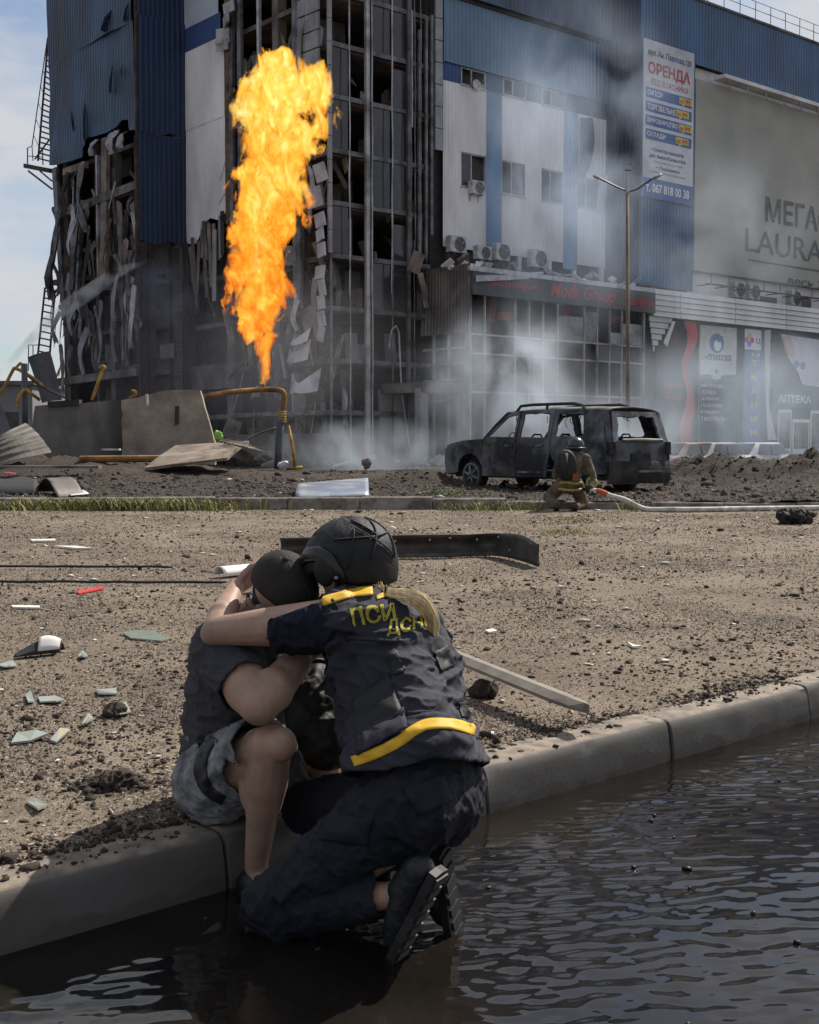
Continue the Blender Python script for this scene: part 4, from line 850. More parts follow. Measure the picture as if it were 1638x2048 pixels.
# mattress shop sign
c = B_S+.1; a0 = pb(1400, 700, c)[0]; a1 = pb(1473, 700, c)[0]; z1 = pb(1400, 649, c)[1]; z0 = pb(1440, 925, c)[1]
T_dg = plain('dark_green_print', (.05, .085, .082), dirt=(.11, .15, .15), damt=.4, dscale=.5)
sg = Sign('mattress_shop_sign', 'tall white and dark green shop panel with a round blue emblem', a0, a1, z0, z1, c, plain('panel_white', (.55, .56, .55), dirt=(.4, .42, .4), damt=.3), dep=.08)
T_emb = plain('emblem_blue', (.05, .13, .28))
sg.disc(.45, .125, .2, .072, T_emb); sg.disc(.47, .14, .10, .042, T_white, .011); sg.poly([(.38, .09), (.62, .07), (.6, .1), (.5, .12)], T_emb, .013)
sg.text('e', .03, .11, .21, .25, T_yel, .03); sg.text('-matras', .13, .85, .195, .25, T_emb, .03); sg.text('1', .41, .48, .315, .345, T_grey, .02)
sg.poly([(0, .36), (.28, .355), (.36, .385), (.45, .395), (.54, .385), (.62, .355), (1, .345), (1, 1), (0, 1)], T_dg)
for i, tx in enumerate(('МАТРАЦИ', 'ЛІЖКА', 'ДИВАНИ', 'ПОДУШКИ', 'КОВДРИ', 'ТЕКСТИЛЬ')): sg.text(tx, .04, .04+.082*len(tx), .425+.048*i, .452+.048*i, T_white, .015)
sg.poly([(.66, .37), (.9, .39), (.92, .41), (.68, .395)], plain('leaf_green_print', (.16, .26, .10))); sg.rect(.72, .95, .66, .72, plain('pale_green_print', (.4, .45, .34)))
# fabric shop banner
c = B_S+.0; a0 = pb(1489, 700, c)[0]; a1 = pb(1522, 700, c)[0]; z1 = pb(1489, 657, c)[1]; z0 = pb(1500, 930, c)[1]
sg = Sign('fabric_shop_banner', 'narrow blue upright banner with yellow letters and a white top', a0, a1, z0, z1, c, plain('banner_blue', (.045, .085, .27)), 'banner', .05)
sg.rect(0, 1, 0, .15, plain('banner_white', (.62, .62, .64))); sg.text('1-2', .45, .95, .17, .195, T_white, .02); sg.text('Ц', .7, .95, .06, .11, T_navy, .02)
for i, cl_ in enumerate(((.5, .06, .1), (.1, .2, .45), (.45, .1, .35), (.6, .35, .05))): sg.disc(.28+.16*math.cos(i*1.57), .08+.03*math.sin(i*1.57), .12, .022, plain('petal_%d' % i, cl_), .009+i*.001)
for i, ch in enumerate('ТКАНИНИ'): sg.text(ch, .42, .80, .225+.102*i, .272+.102*i, T_yel, .03)
# torn white banner beside it
a0 = pb(1522, 700, c)[0]; (_, z1), (_, z0) = pb(1522, 660, c), pb(1545, 880, c); ax = pb(1553, 800, c)[0]
tb = thing('torn_banner', 'ripped white banner curling away beside the blue fabric banner', 'banner', W(a0, c, z0))
mb = MB(); mb.grid(lambda u, v: W(a0+.1+(ax-a0)*(.15+.85*v)*(.35+.65*u if v > .3 else .3+.5*u)-.2*math.sin(v*3)*(1-u)*.3, c-.1-.35*math.sin(v*4+u*2)*u, z1+(z0-z1)*v), 6, 14); mb.build('cloth', plain('white_cloth', (.55, .55, .57)), tb, solid=.008)
# optician's poster
c = B_S+.12; a0 = pb(1560, 700, c)[0]; a1 = a0+4.6; (_, z1), (_, z0) = pb(1560, 668, c), pb(1600, 772, c)
op = thing('optician_poster', 'torn white poster with two blue eyeglass shapes under the white fascia', 'poster', W(a0, c, z0))
def opf(u, v): return W(a0+(a1-a0)*u, c-.05-.15*math.sin(u*3+v*2), z1+(z0-z1)*v)
uv = [(0, 0), (1, .05), (1, 1), (.62, .98), (.5, .96), (.36, .72), (.16, .52), (.06, .3)]
mb = MB(); mb.add([opf(*q) for q in uv], [tuple(range(len(uv)))]); mb.build('sheet', plain('poster_white', (.55, .57, .62)), op, solid=.01)
for k, (u, v) in enumerate(((.30, .58), (.46, .60))):
    mb = MB(); mb.add([opf(u+.06*math.cos(6.28*i/14), v+.075*math.sin(6.28*i/14))-BB*.04 for i in range(14)], [tuple(range(14))]); mb.build('printed_lens', plain('lens_blue', (.10, .14, .30)), op)
mb = MB(); mb.add([opf(u, v)-BB*.035 for u, v in ((.02, .05), (.16, .03), (.22, .2), (.26, .42), (.12, .40), (.05, .25))], [tuple(range(6))]); mb.build('printed_shape', plain('skin_pink_print', (.48, .33, .29)), op)
# pharmacy sign
c = B_S+.25; a0 = pb(1546, 800, c)[0]; a1 = a0+5.0; (_, z1), (_, z0) = pb(1546, 778, c), pb(1546, 815, c)
sg = Sign('pharmacy_sign', 'dark teal sign with white capital letters over a shop door', a0, a1, z0, z1, c, plain('teal_board', (.05, .085, .10)), dep=.12)
sg.text('АПТЕКА', .1, .78, .28, .72, T_white, .03)
c = B_S+.4
for i, (x0, x1, y0, y1) in enumerate(((1557, 1582, 818, 905), (1586, 1618, 838, 905), (1622, 1640, 820, 905))):
    (u, zt_), (v, zl_) = pb(x0, y0, c), pb(x1, y1, c); mb = MB(); bbox(mb, u, v, c, c+.08, ZB, zt_); f = part('shop_door', mb, M_white)
    mb = MB(); bbox(mb, u+.12, v-.12, c-.02, c, ZB+.9, zt_-.2); part('pane', mb, M_pane, f)
# ================================================================== things fixed to or standing by the building
M_acw = mat('ac_casing', (.5, .5, .51), .55, var=.12, scale=3, dirt=(.25, .24, .23), damt=.35, dscale=3)
def ac_unit(a, b, z, label, w=.8, h=.62, tilt=0.):
    t = thing('air_conditioner', label, 'air conditioner', W(a, b, z), 'outdoor air conditioner units on the front')
    mb = MB(); bbox(mb, a-w/2, a+w/2, b-.32, b, z, z+h); mb.build('casing', M_acw, t)
    cx = a+.1*w; cz = z+h/2; r = h*.42; n = 18
    mb = MB(); mb.tube([W(cx+r*math.cos(6.2832*i/n), b-.335, cz+r*math.sin(6.2832*i/n)) for i in range(n+1)], .025, 5, False); mb.build('fan_ring', M_steel, t)
    mb = MB(); mb.prism([W(cx+r*.94*math.cos(6.2832*i/n), b-.322, cz+r*.94*math.sin(6.2832*i/n)) for i in range(n)], BB*-.006); f = mb.build('fan_recess', M_panel, t)
    mb = MB()
    for k in range(4):
        e = k*math.pi/2+.4; mb.prism([W(cx+.03*math.cos(e), b-.334, cz+.03*math.sin(e)), W(cx+r*.9*math.cos(e-.2), b-.334, cz+r*.9*math.sin(e-.2)), W(cx+r*.9*math.cos(e+.35), b-.334, cz+r*.9*math.sin(e+.35))], BB*-.004)
    mb.build('fan_blades', M_steel, f)
    for s in (-1, 1): mb = MB(); mb.tube([W(a+s*w*.32, b, z-.32), W(a+s*w*.32, b, z-.03), W(a+s*w*.32, b-.34, z-.03)], .03, 5); mb.build('bracket', M_steel, t)
def ac_px(px, py, b, label, **k): a, z = pb(px, py, b); ac_unit(a, b, z, label, **k)
ac_px(948, 390, bw-.02, 'air conditioner unit mounted under the upper left window of the white wing')
ac_px(908, 506, bw-.25, 'leftmost air conditioner unit above the grey corrugated pavilion side', w=1.0, h=.75)
ac_px(960, 520, bw-.6, 'small air conditioner unit left of the stacked pair above the boutique sign', w=.9)
ac_px(997, 522, bw-.5, 'air conditioner unit on the pavilion roof below the left blue stripe', w=.9, h=.8)
ac_px(1070, 536, bw-.4, 'air conditioner unit on the pavilion roof below the white wing middle', w=1.1, h=.85)
for px, py, lb in ((1470, 596, 'first air conditioner unit under the beige billboard from the blue wall'), (1500, 600, 'second air conditioner unit under the beige billboard from the blue wall'), (1583, 612, 'third air conditioner unit under the beige billboard from the blue wall')): ac_px(px, py, B_R+.3, lb, w=1.0, h=.85)
for px in (1535, 1605):
    a_, z_ = pb(px, 606, B_R+.33); mb = MB(); bbox(mb, a_-.9, a_+.9, B_R+.31, B_R+.36, z_-.3, z_+.35); part('window', mb, M_panel)
# satellite dish in an upper window
a_, z_ = pb(952, 170, bw-.1); t = thing('satellite_dish', 'white satellite dish in the upper left window opening', 'satellite dish', W(a_, bw-.1, z_))
mb = MB(); n = 16
for k, (r, d) in enumerate(((.02, 0), (.15, .02), (.27, .07))): mb.v += [W(a_+r*math.cos(6.2832*i/n), bw-.1-d, z_+r*math.sin(6.2832*i/n)*.9) for i in range(n)]
mb.f = [(k*n+i, k*n+(i+1) % n, (k+1)*n+(i+1) % n, (k+1)*n+i) for k in range(2) for i in range(n)]+[tuple(range(n))]
mb.build('reflector', M_acw, t, solid=.01); mb = MB(); mb.tube([W(a_, bw-.1, z_-.2), W(a_, bw-.45, z_-.05)], .015, 5); mb.build('feed_arm', M_steel, t)
# fire escape on the far side of the left tower
ca = A_T+.9
fe = thing('fire_escape', 'rusty steel fire escape ladder and platform on the left edge of the tower', 'fire escape', W(ca, pa(85, 800, ca)[0], ZB))
def Q(px, py, c=ca): b_, z_ = pa(px, py, c); return W(c, b_, z_)
def flight(lo0, lo1, hi0, hi1, n, name='flight'):
    mb = MB(); mb.tube([Q(*lo0), Q(*hi0)], .06, 5); mb.tube([Q(*lo1), Q(*hi1)], .06, 5); f = mb.build(name, M_rust, fe)
    for i in range(n):
        u = (i+.5)/n; p = Q(*lo0).lerp(Q(*hi0), u); q = Q(*lo1).lerp(Q(*hi1), u); m2 = MB(); m2.tube([p, q], .045, 4); m2.build('rung', M_rust, f)
flight((76, 322), (108, 330), (96, 80), (112, 95), 22); flight((73, 735), (97, 740), (90, 575), (110, 580), 12); flight((132, 500), (150, 505), (130, 430), (146, 435), 7)
mb = MB(); mb.tube([Q(64, 292), Q(95, 75)], .03, 4); mb.tube([Q(55, 296), Q(64, 292), Q(66, 322)], .03, 4)
for u in (.1, .25, .4, .55, .7, .85): mb.tube([Q(64+31*u, 292-217*u), Q(77+19*u, 320-240*u)], .022, 4)
mb.tube([Q(55, 296), Q(55, 330)], .035, 4); mb.tube([Q(85, 300), Q(86, 330)], .035, 4); mb.tube([Q(55, 312), Q(86, 314)], .025, 4); mb.build('handrail', M_rust, fe)
mb = MB(); p0, p1 = Q(55, 328), Q(107, 338); mb.prism([p0, p1, p1-BZ*.25, p0-BZ*.25], BA*-.25); recalc(mb.build('platform', M_rust, fe))
mb = MB(); mb.tube([Q(57, 342), Q(104, 378)], .06, 5); mb.tube([Q(80, 342), Q(104, 362)], .05, 5); mb.tube([Q(70, 318), Q(107, 268)], .05, 5); mb.build('strut', M_rust, fe)
mb = MB(); mb.tube([Q(57, 742), Q(57, 690), Q(76, 690)], .03, 4); mb.tube([Q(66, 690), Q(66, 740)], .03, 4); mb.build('lower_handrail', M_rust, fe)
# floodlight on a stalk in front of the ladder
# lamp post behind the burnt car
d = 45.; bx = P(1256, 880, d); LP = thing('lamp_post', 'rusty street lamp post with two arms behind the burnt car', 'lamp post', (bx.x, d, lot_z(bx.x, d)))
def at(px, py): return P(px, py, d)
mb = MB(); mb.tube([Vector((bx.x, d, .2)), at(1255.5, 700), at(1254.5, 385)], [.085, .07, .055], 10); mb.build('pole', mat('rusty_pole', (.15, .10, .068), .85, .1, var=.35, scale=1.2, stretch=(1, 1, .3), dirt=(.33, .27, .2), damt=.35, dscale=.7), LP, smooth=True)
mb = MB(); mb.tube([at(1254.5, 385), at(1254, 345)], [.055, .04], 8); mb.build('mast_tip', M_alu, LP)
mb = MB(); mb.box(at(1256, 337), (.11, .10, .07)); mb.build('floodlight', M_acw, LP)
for p0, p1, p2 in (((1254, 382), (1236, 375), (1200, 357)), ((1255, 384), (1275, 378), (1304, 358))):
    mb = MB(); mb.tube([at(*p0), at(*p1), at(*p2)], .035, 6); arm = mb.build('arm', M_steel, LP)
    q0, q1 = at(*p2), at(p2[0]+(20 if p2[0] > 1254 else -14), p2[1]-(10 if p2[0] > 1254 else 6)); mb = MB(); mb.tube([q0, q0.lerp(q1, .3), q0.lerp(q1, .8), q1], [.05, .11, .10, .04], 8, flat=(.6, 1)); mb.build('lamp_head', M_acw, arm)
# low grey building far to the left
fb = thing('low_building', 'low grey concrete building far behind on the left', 'building', (-38, 118, 0))
mb = MB(); mb.box((-43, 121, 3.4), (8.6, 6, 3.4)); mb.build('wall', mat('far_concrete', (.22, .22, .225), .9, var=.2, scale=.3), fb)
mb = MB(); mb.box((-43, 120.9, 6.95), (8.9, 6.3, .18)); mb.build('roof', M_conc, fb)
for i in range(5): mb = MB(); mb.box((-50+i*3.4, 114.97, 3.6), (.7, .06, .7)); w_ = mb.build('window', M_panel, fb)
# cars parked in the smoke on the right
def car(px, d, yaw, col, label, L=4.3, Wd=1.75, H=1.45):
    p = P(px, 900, d); base = Vector((p.x, d, -.05)); t = thing('parked_car', label, 'car', base, 'cars parked in the smoke before the shops')
    rot = Matrix.Rotation(yaw, 3, 'Z'); S = lambda x, y, z: base+rot@Vector((x, y, z))
    prof = [(-2.1, .35), (-2.12, .75), (-1.95, .92), (-1.55, .98), (-.95, 1.42), (.55, 1.45), (1.25, 1.0), (2.0, .82), (2.15, .6), (2.12, .3)]
    mb = MB(); n = len(prof)
    for s in (-1, -.82, .82, 1):
        for x, z in prof: mb.v.append(S(x*L/4.3, s*Wd/2*(1 if z < 1 else .82), z*H/1.45-(0 if abs(s) < .9 else .03)))
    mb.f = [(k*n+i, k*n+i+1, (k+1)*n+i+1, (k+1)*n+i) for k in range(3) for i in range(n-1)]+[tuple(range(n)), tuple(range(3*n, 4*n))[::-1], (0, n, 2*n, 3*n)[::-1], (n-1, 2*n-1, 3*n-1, 4*n-1)]
    recalc(mb.build('body', mat('car_paint_'+col[0], col[1], .35, .2, var=.1, dirt=(.3, .28, .26), damt=.45, dscale=2), t, smooth=False))
    for s in (-1, 1):
        for x0, x1 in ((-1.2, -.25), (-.15, .85)):
            mb = MB(); mb.prism([S(x0, s*(Wd/2*.93), 1.0), S(x1, s*(Wd/2*.93), 1.0), S(min(x1, .6), s*(Wd/2*.80), 1.36), S(max(x0, -.85), s*(Wd/2*.80), 1.36)], rot@Vector((0, s*.03, 0))); mb.build('side_window', M_panel, t)
        for x in (-1.3, 1.35):
            mb = MB(); mb.tube([S(x, s*Wd*.40, .30), S(x, s*Wd*.51, .30)], .31, 16); w_ = mb.build('wheel', mat('tyre', (.02, .02, .02), .8), t)
            mb = MB(); mb.tube([S(x, s*Wd*.5, .30), S(x, s*Wd*.518, .30)], .19, 12); mb.build('rim', M_alu, w_)
    mb = MB(); mb.prism([S(.62, -.62, 1.40), S(.62, .62, 1.40), S(1.2, .70, 1.04), S(1.2, -.70, 1.04)], rot@Vector((.02, 0, .03))); mb.build('windscreen', M_panel, t)
    mb = MB(); mb.prism([S(-1.0, -.62, 1.38), S(-1.0, .62, 1.38), S(-1.5, .70, 1.02), S(-1.5, -.70, 1.02)], rot@Vector((-.02, 0, .03))); mb.build('rear_window', M_panel, t)
car(1425, 47, .72, ('silver', (.45, .45, .46)), 'silver car left of the others in the smoke before the shop signs')
car(1512, 48.5, .72, ('white', (.6, .6, .6)), 'pale car parked behind the dark mound below the blue fabric banner')
car(1372, 46, .75, ('maroon', (.22, .09, .08)), 'reddish car half hidden behind the burnt car')
# ================================================================== burnt-out off-road car
def burnt_mat():
    m = mat('burnt_car_metal', (.125, .135, .155), .55, .25, var=.5, scale=1.8, dirt=(.010, .010, .011), damt=.56, dscale=1.5, dsharp=.10, dirt2=(.13, .075, .045), d2amt=.10, d2scale=3.0, bump=.25, bscale=18); return m
M_burnt = burnt_mat()
M_char = mat('charred_metal', (.018, .017, .017), .8, .1, var=.6, scale=4, dirt=(.06, .055, .05), damt=.3, dscale=3, bump=.3, bscale=20)
M_rusthood = mat('fire_rusted_metal', (.13, .055, .03), .8, .2, var=.4, scale=2.5, dirt=(.12, .12, .125), damt=.4, dscale=2)
M_ash = mat('ash_grey_metal', (.2, .195, .19), .7, .1, var=.4, scale=2, dirt=(.03, .028, .028), damt=.5, dscale=2)
th = R(50.5); SF = Vector((-math.cos(th), math.sin(th), 0)); SR = Vector((math.sin(th), math.cos(th), 0))
rl = PZ(1215, 985, .38); SB = Vector((rl.x, rl.y, .34))+SF*2.45+SR*.97
SL = -SR
def S(x, y, z): return SB+SF*x+SL*y+BZ*z
suv = thing('burnt_car', 'burnt-out off-road car without glass, smoking behind the kneeling firefighter', 'car', SB)
def fill2d(loops, cuts=2):
    cu = bpy.data.curves.new('outline', 'CURVE'); cu.dimensions = '2D'; cu.fill_mode = 'BOTH'
    for lp in loops:
        sp_ = cu.splines.new('POLY'); sp_.points.add(len(lp)-1); sp_.use_cyclic_u = True
        for p, (x, y) in zip(sp_.points, lp): p.co = (x, y, 0, 1)
    ob = bpy.data.objects.new('outline', cu); COL.objects.link(ob); me = evaluated(ob, 'outline'); bpy.data.objects.remove(ob); bpy.data.curves.remove(cu)
    bm = bmesh.new(); bm.from_mesh(me); bmesh.ops.remove_doubles(bm, verts=bm.verts, dist=1e-4)
    for _ in range(cuts):
        ed = [e for e in bm.edges if e.calc_length() > .22]
        if ed: bmesh.ops.subdivide_edges(bm, edges=ed, cuts=1, use_grid_fill=False); bmesh.ops.triangulate(bm, faces=bm.faces)
    mb = MB(); bm.verts.index_update(); mb.v = [v.co.copy() for v in bm.verts]; mb.f = [tuple(v.index for v in f.verts) for f in bm.faces]; bm.free(); bpy.data.meshes.remove(me); return mb
def hw(x, z):
    y = .965+.012*math.sin(max(0, min(1, (z-.3)/.7))*math.pi)
    if z > 1.04: y -= (z-1.04)*.27
    if x > 1.6: y -= (x-1.6)**2*.13
    if x < -2.0: y -= (-2.0-x)**2*.25
    return y
def arch(cx, cz, r, n=9): return [(cx+r*math.cos(math.pi*i/n), cz+r*math.sin(math.pi*i/n)) for i in range(n+1)]     # from front to rear
def ragged(lp, k=3, amp=.02, seed=1):
    r2 = random.Random(seed); o = []
    for (x0, y0), (x1, y1) in zip(lp, lp[1:]+lp[:1]):
        for i in range(k): u = i/k; o.append((x0+(x1-x0)*u+r2.uniform(-amp, amp)*(i > 0), y0+(y1-y0)*u+r2.uniform(-amp, amp)*(i > 0)))
    return o
panels = {
 'front_wing': ([(2.38, .32), (2.43, .6), (2.40, .86), (2.25, .98), (1.75, 1.06), (1.14, 1.09), (1.12, .32), (1.10, .30)]+arch(1.52, .36, .42)[::-1], []),
 'front_door': ([(1.105, .30), (1.105, 1.09), (.50, 1.60), (.10, 1.67), (.085, .30)], [[(.98, 1.12), (.44, 1.55), (.17, 1.59), (.17, 1.12)]]),
 'rear_door': ([(.07, .30), (.07, 1.67), (-.45, 1.685), (-.90, 1.68), (-.90, .80), (-.82, .55), (-.80, .30)], [[(-.02, 1.12), (-.02, 1.60), (-.76, 1.61), (-.80, 1.12)]]),
 'rear_quarter': ([(-.915, .80), (-.915, 1.68), (-1.8, 1.66), (-2.22, 1.60), (-2.30, 1.20), (-2.40, .95), (-2.42, .40), (-1.78, .36)]+arch(-1.34, .36, .44)[::-1][::-1][::-1][0:0]+[(-1.34+.44*math.cos(math.pi-math.pi*i/9), .36+.44*math.sin(math.pi-math.pi*i/9)) for i in range(0, 8)], [[(-1.02, 1.13), (-1.02, 1.59), (-1.68, 1.57), (-1.78, 1.18), (-1.70, 1.13)]]),
}
for side in (1, -1):
    for k, (nm, (outer, holes)) in enumerate(panels.items()):
        mb = fill2d([outer]+[ragged(h, 5, .012, k+5) for h in holes], 3)
        mb.v = [S(p.x, side*(hw(p.x, p.y)+.012*nz3((p.x, p.y, side), 2.5)), p.y) for p in mb.v]
        o = mb.build(nm, M_burnt, suv, solid=.035); recalc(o)
        if 'door' in nm:
            x = outer[0][0]-.82 if nm == 'front_door' else -.62; q = MB(); q.box(S(x, side*(hw(x, .95)+.03), .95), (.10, .018, .02), (SF, SL, BZ)); q.build('handle', M_ash, o)
            if nm == 'rear_door':
                q = MB(); q.box(S(-.32, side*(hw(0, .4)+.02), .40), (.32, .012, .02), (SF, SL, BZ)); q.build('sill_trim', M_ash, o)
# roof, bonnet, pillars
mb = MB(); mb.grid(lambda u, v: S(.50-2.74*u, (v-.5)*1.56*(1-.03*u), 1.63+.075*(1-(2*v-1)**4)+.03*math.sin(u*3.1)+.02*nz3((u*4, v*3, 0), 1)), 16, 8); mb.build('roof', M_ash, suv, True, solid=.03)
mb = MB(); mb.grid(lambda u, v: S(1.14+1.22*u, (v-.5)*(1.80-.25*u*u), 1.10-.10*u*u-.05*(2*v-1)**4+.035*nz3((u*3, v*3, 4), 1)), 10, 8); mb.build('bonnet', M_rusthood, suv, True, solid=.03)
for s in (1, -1):
    mb = MB(); mb.tube([S(1.12, s*.93, 1.06), S(.80, s*.87, 1.36), S(.48, s*.80, 1.63)], .05, 6); mb.build('windscreen_pillar', M_char, suv)
mb = MB(); mb.tube([S(.48, -.8, 1.63), S(.46, 0, 1.70), S(.48, .8, 1.63)], .04, 6); mb.build('windscreen_header', M_char, suv)
for s in (1, -1):
    pts = [(.35, 1.66), (.22, 1.78), (-.1, 1.80), (-1.3, 1.80), (-1.52, 1.76), (-1.62, 1.66)]; mb = MB(); mb.tube([S(x, s*.70, z) for x, z in pts], .032, 6); r_o = mb.build('roof_rail', M_char, suv)
    mb = MB(); mb.tube([S(-.55, s*.70, 1.65), S(-.55, s*.70, 1.80)], .028, 6); mb.build('rail_foot', M_char, r_o)
# front end
mb = MB(); mb.grid(lambda u, v: S(2.40+.06*math.sin(u*math.pi), (u-.5)*1.66, .30+.66*v-.02*math.sin(v*3)), 8, 4); mb.build('front_bumper', M_burnt, suv, solid=.06)
mb = MB(); mb.box(S(2.36, 0, .84), (.05, .42, .11), (SF, SL, BZ)); mb.build('grille', M_char, suv)
for s in (1, -1): mb = MB(); mb.sph(S(2.34, s*.66, .86), (.08, .17, .10), (SF, SL, BZ)); mb.build('headlight_socket', M_char, suv, True)
# rear end
mb = fill2d([[(-.80, .62), (.80, .62), (.82, 1.02), (.76, 1.30), (.68, 1.62), (-.68, 1.62), (-.76, 1.30), (-.82, 1.02)], ragged([(-.66, 1.04), (.66, 1.04), (.55, 1.52), (-.55, 1.52)], 6, .02, 2)], 3)
def rx(z): return -2.42+max(0, z-1.0)*.26+max(0, .7-z)*.05
mb.v = [S(rx(p.y)+.02*nz3((p.x*2, p.y*2, 1), 1)-.05*(1-(p.x/.85)**2)*(p.y < 1.05), p.x, p.y) for p in mb.v]
tg = mb.build('tailgate', M_burnt, suv, solid=.05); recalc(tg)
mb = MB(); mb.tube([S(-2.5, -.6, 1.05), S(-2.52, 0, 1.06), S(-2.5, .6, 1.05)], .035, 6); mb.build('spoiler_lip', M_ash, tg)
for s in (1, -1):
    mb = MB(); mb.grid(lambda u, v: S(rx(.62+1.0*v)+.04*u+.02, s*(.80+.12*u-.14*max(0, v-.42)), .62+1.0*v), 3, 10); mb.build('rear_pillar', M_burnt, suv, solid=.05)
    mb = MB(); mb.box(S(-2.415, s*.84, .90), (.035, .07, .12), (SF, SL, BZ)); mb.build('tail_light_socket', M_char, suv)
    mb = MB(); mb.tube([S(-2.47, s*.84-.07, .78), S(-2.47, s*.84+.07, .78), S(-2.46, s*.84+.07, 1.02), S(-2.46, s*.84-.07, 1.02), S(-2.47, s*.84-.07, .78)], .012, 4); mb.build('tail_light_rim', M_char, suv)
mb = MB(); mb.grid(lambda u, v: S(-2.40-.10*math.sin(u*math.pi)-.04*math.sin(v*math.pi), (u-.5)*1.84, .20+.44*v+.03*nz3((u*5, v*3, 7), 1)), 14, 6); mb.build('rear_bumper', M_char, suv, solid=.06)
mb = MB(); mb.box(S(-2.56, -.1, .44), (.010, .40, .022), (SF, SL, BZ)); mb.build('bumper_trim', M_ash, suv)
mb = MB(); mb.box(S(-2.50, .05, .72), (.01, .28, .07), (SF, SL, BZ)); mb.build('plate_recess', M_char, suv)
# wheels burnt down to the rims
for x in (1.52, -1.34):
    for s in (1, -1):
        mb = MB(); mb.tube([S(x, s*.66, .30), S(x, s*.70, .30), S(x, s*.90, .30), S(x, s*.93, .30)], [.27, .31, .31, .27], 20); w_ = mb.build('wheel', M_char, suv)
        mb = MB(); n = 20; mb.tube([S(x+.25*math.cos(6.2832*i/n), s*.935, .30+.25*math.sin(6.2832*i/n)) for i in range(n+1)], .022, 5, False); mb.build('rim', M_ash, w_)
        for k in range(6):
            e = k*math.pi/3+.3; mb = MB(); mb.tube([S(x+.03*math.cos(e), s*.94, .30+.03*math.sin(e)), S(x+.24*math.cos(e), s*.935, .30+.24*math.sin(e))], [.035, .022], 5); mb.build('spoke', M_ash, w_)
# underbody and interior
mb = MB(); mb.box(S(-.1, 0, .34), (2.25, .82, .08), (SF, SL, BZ)); mb.build('floor_pan', M_char, suv)
mb = MB(); mb.box(S(1.55, 0, .72), (.6, .72, .3), (SF, SL, BZ)); mb.build('engine_block', M_char, suv)
mb = MB(); mb.box(S(1.0, 0, .92), (.16, .82, .16), (SF, SL, BZ)); mb.build('dashboard', M_char, suv)
mb = MB(); n = 16; mb.tube([S(.72+.05*math.sin(6.2832*i/n), .38+.18*math.cos(6.2832*i/n), 1.06+.17*math.sin(6.2832*i/n)) for i in range(n+1)], .014, 5, False); mb.build('steering_wheel', M_char, suv)
for x in (.15, -.75, -1.5):
    for y in ((.42, -.42) if x > 0 else (.5, 0, -.5)):
        mb = MB(); mb.tube([S(x+.1, y-.2, .5), S(x-.12, y-.2, 1.05), S(x-.14, y-.1, 1.18), S(x-.14, y+.1, 1.18), S(x-.12, y+.2, 1.05), S(x+.1, y+.2, .5)], .02, 5); f = mb.build('seat_frame', M_char, suv)
        mb = MB()
        for k in range(4): mb.tube([S(x-.02-.03*k, y-.2, .62+.13*k), S(x-.02-.03*k, y+.2, .62+.13*k)], .012, 4)
        mb.tube([S(x+.1, y-.2, .5), S(x+.5, y-.2, .48), S(x+.5, y+.2, .48), S(x+.1, y+.2, .5)], .02, 5); mb.build('springs', M_char, f)
r_ = random.Random(9)
for i in range(16):
    s = r_.choice((1, -1)); x = r_.uniform(-2, 1); z = 1.6; mb = MB(); l = r_.uniform(.08, .4); mb.tube([S(x, s*.74, z), S(x+r_.gauss(0, .05), s*.73, z-l*.5), S(x+r_.gauss(0, .08), s*.74, z-l)], .008, 4); mb.build('hanging_trim', M_char, suv)
for i in range(40):
    mb = MB(); s = r_.uniform(.03, .12); mb.box(S(r_.uniform(-2.6, 2.2), r_.uniform(.9, 1.35) if i < 26 else r_.uniform(-.8, .8), .06+s*.3), (s, s*.5, s*.3), tuple(Euler((r_.gauss(0, .5), r_.gauss(0, .5), r_.uniform(0, 6))).to_matrix()@v for v in (SF, SL, BZ))); mb.build('burnt_fragment', M_char, suv)
# ================================================================== figures: bodies grown from joint chains, fused to one skin
def fuse(name, chains, voxel, smooth=6, blobs=(), square=1.):
    """chains: lists of (point, radius); blobs: (centre, radii, axes). Everything is fused into one closed surface."""
    mb = MB()
    for ch in chains:
        for (p, r), (q, s) in zip(ch, ch[1:]):
            p = Vector(p); q = Vector(q); n = max(2, int((q-p).length/(min(r, s)*.45))+1)
            pts = [p.lerp(q, i/n) for i in range(n+1)]; mb.tube(pts, [r+(s-r)*i/n for i in range(n+1)], 14)
        for p, r in ch: mb.sph(p, r, None, 14, 10)
    for b in blobs: mb.sph(b[0], b[1], b[2] if len(b) > 2 else None, 28, 16, square)
    me = mb.mesh(name); ob = bpy.data.objects.new(name, me); COL.objects.link(ob)
    md = ob.modifiers.new('fuse', 'REMESH'); md.mode = 'VOXEL'; md.voxel_size = voxel; md.use_smooth_shade = True
    if smooth: sm = ob.modifiers.new('smooth', 'SMOOTH'); sm.factor = .5; sm.iterations = smooth
    out_ = evaluated(ob, name); bpy.data.objects.remove(ob); bpy.data.meshes.remove(me)
    return out_
def co_of(me):
    n = len(me.vertices); c = np.empty(n*3, np.float32); me.vertices.foreach_get('co', c); return c.reshape(-1, 3)
def no_of(me):
    n = len(me.vertices); c = np.empty(n*3, np.float32); me.vertices.foreach_get('normal', c); return c.reshape(-1, 3)
def set_co(me, c): me.vertices.foreach_set('co', np.ascontiguousarray(c, np.float32).ravel()); me.update()
def displace(me, fn):
    """move each vertex along its normal by fn(x, y, z)"""
    c = co_of(me); n = no_of(me); d = np.array([fn(p) for p in c], np.float32); set_co(me, c+n*d[:, None]); return me
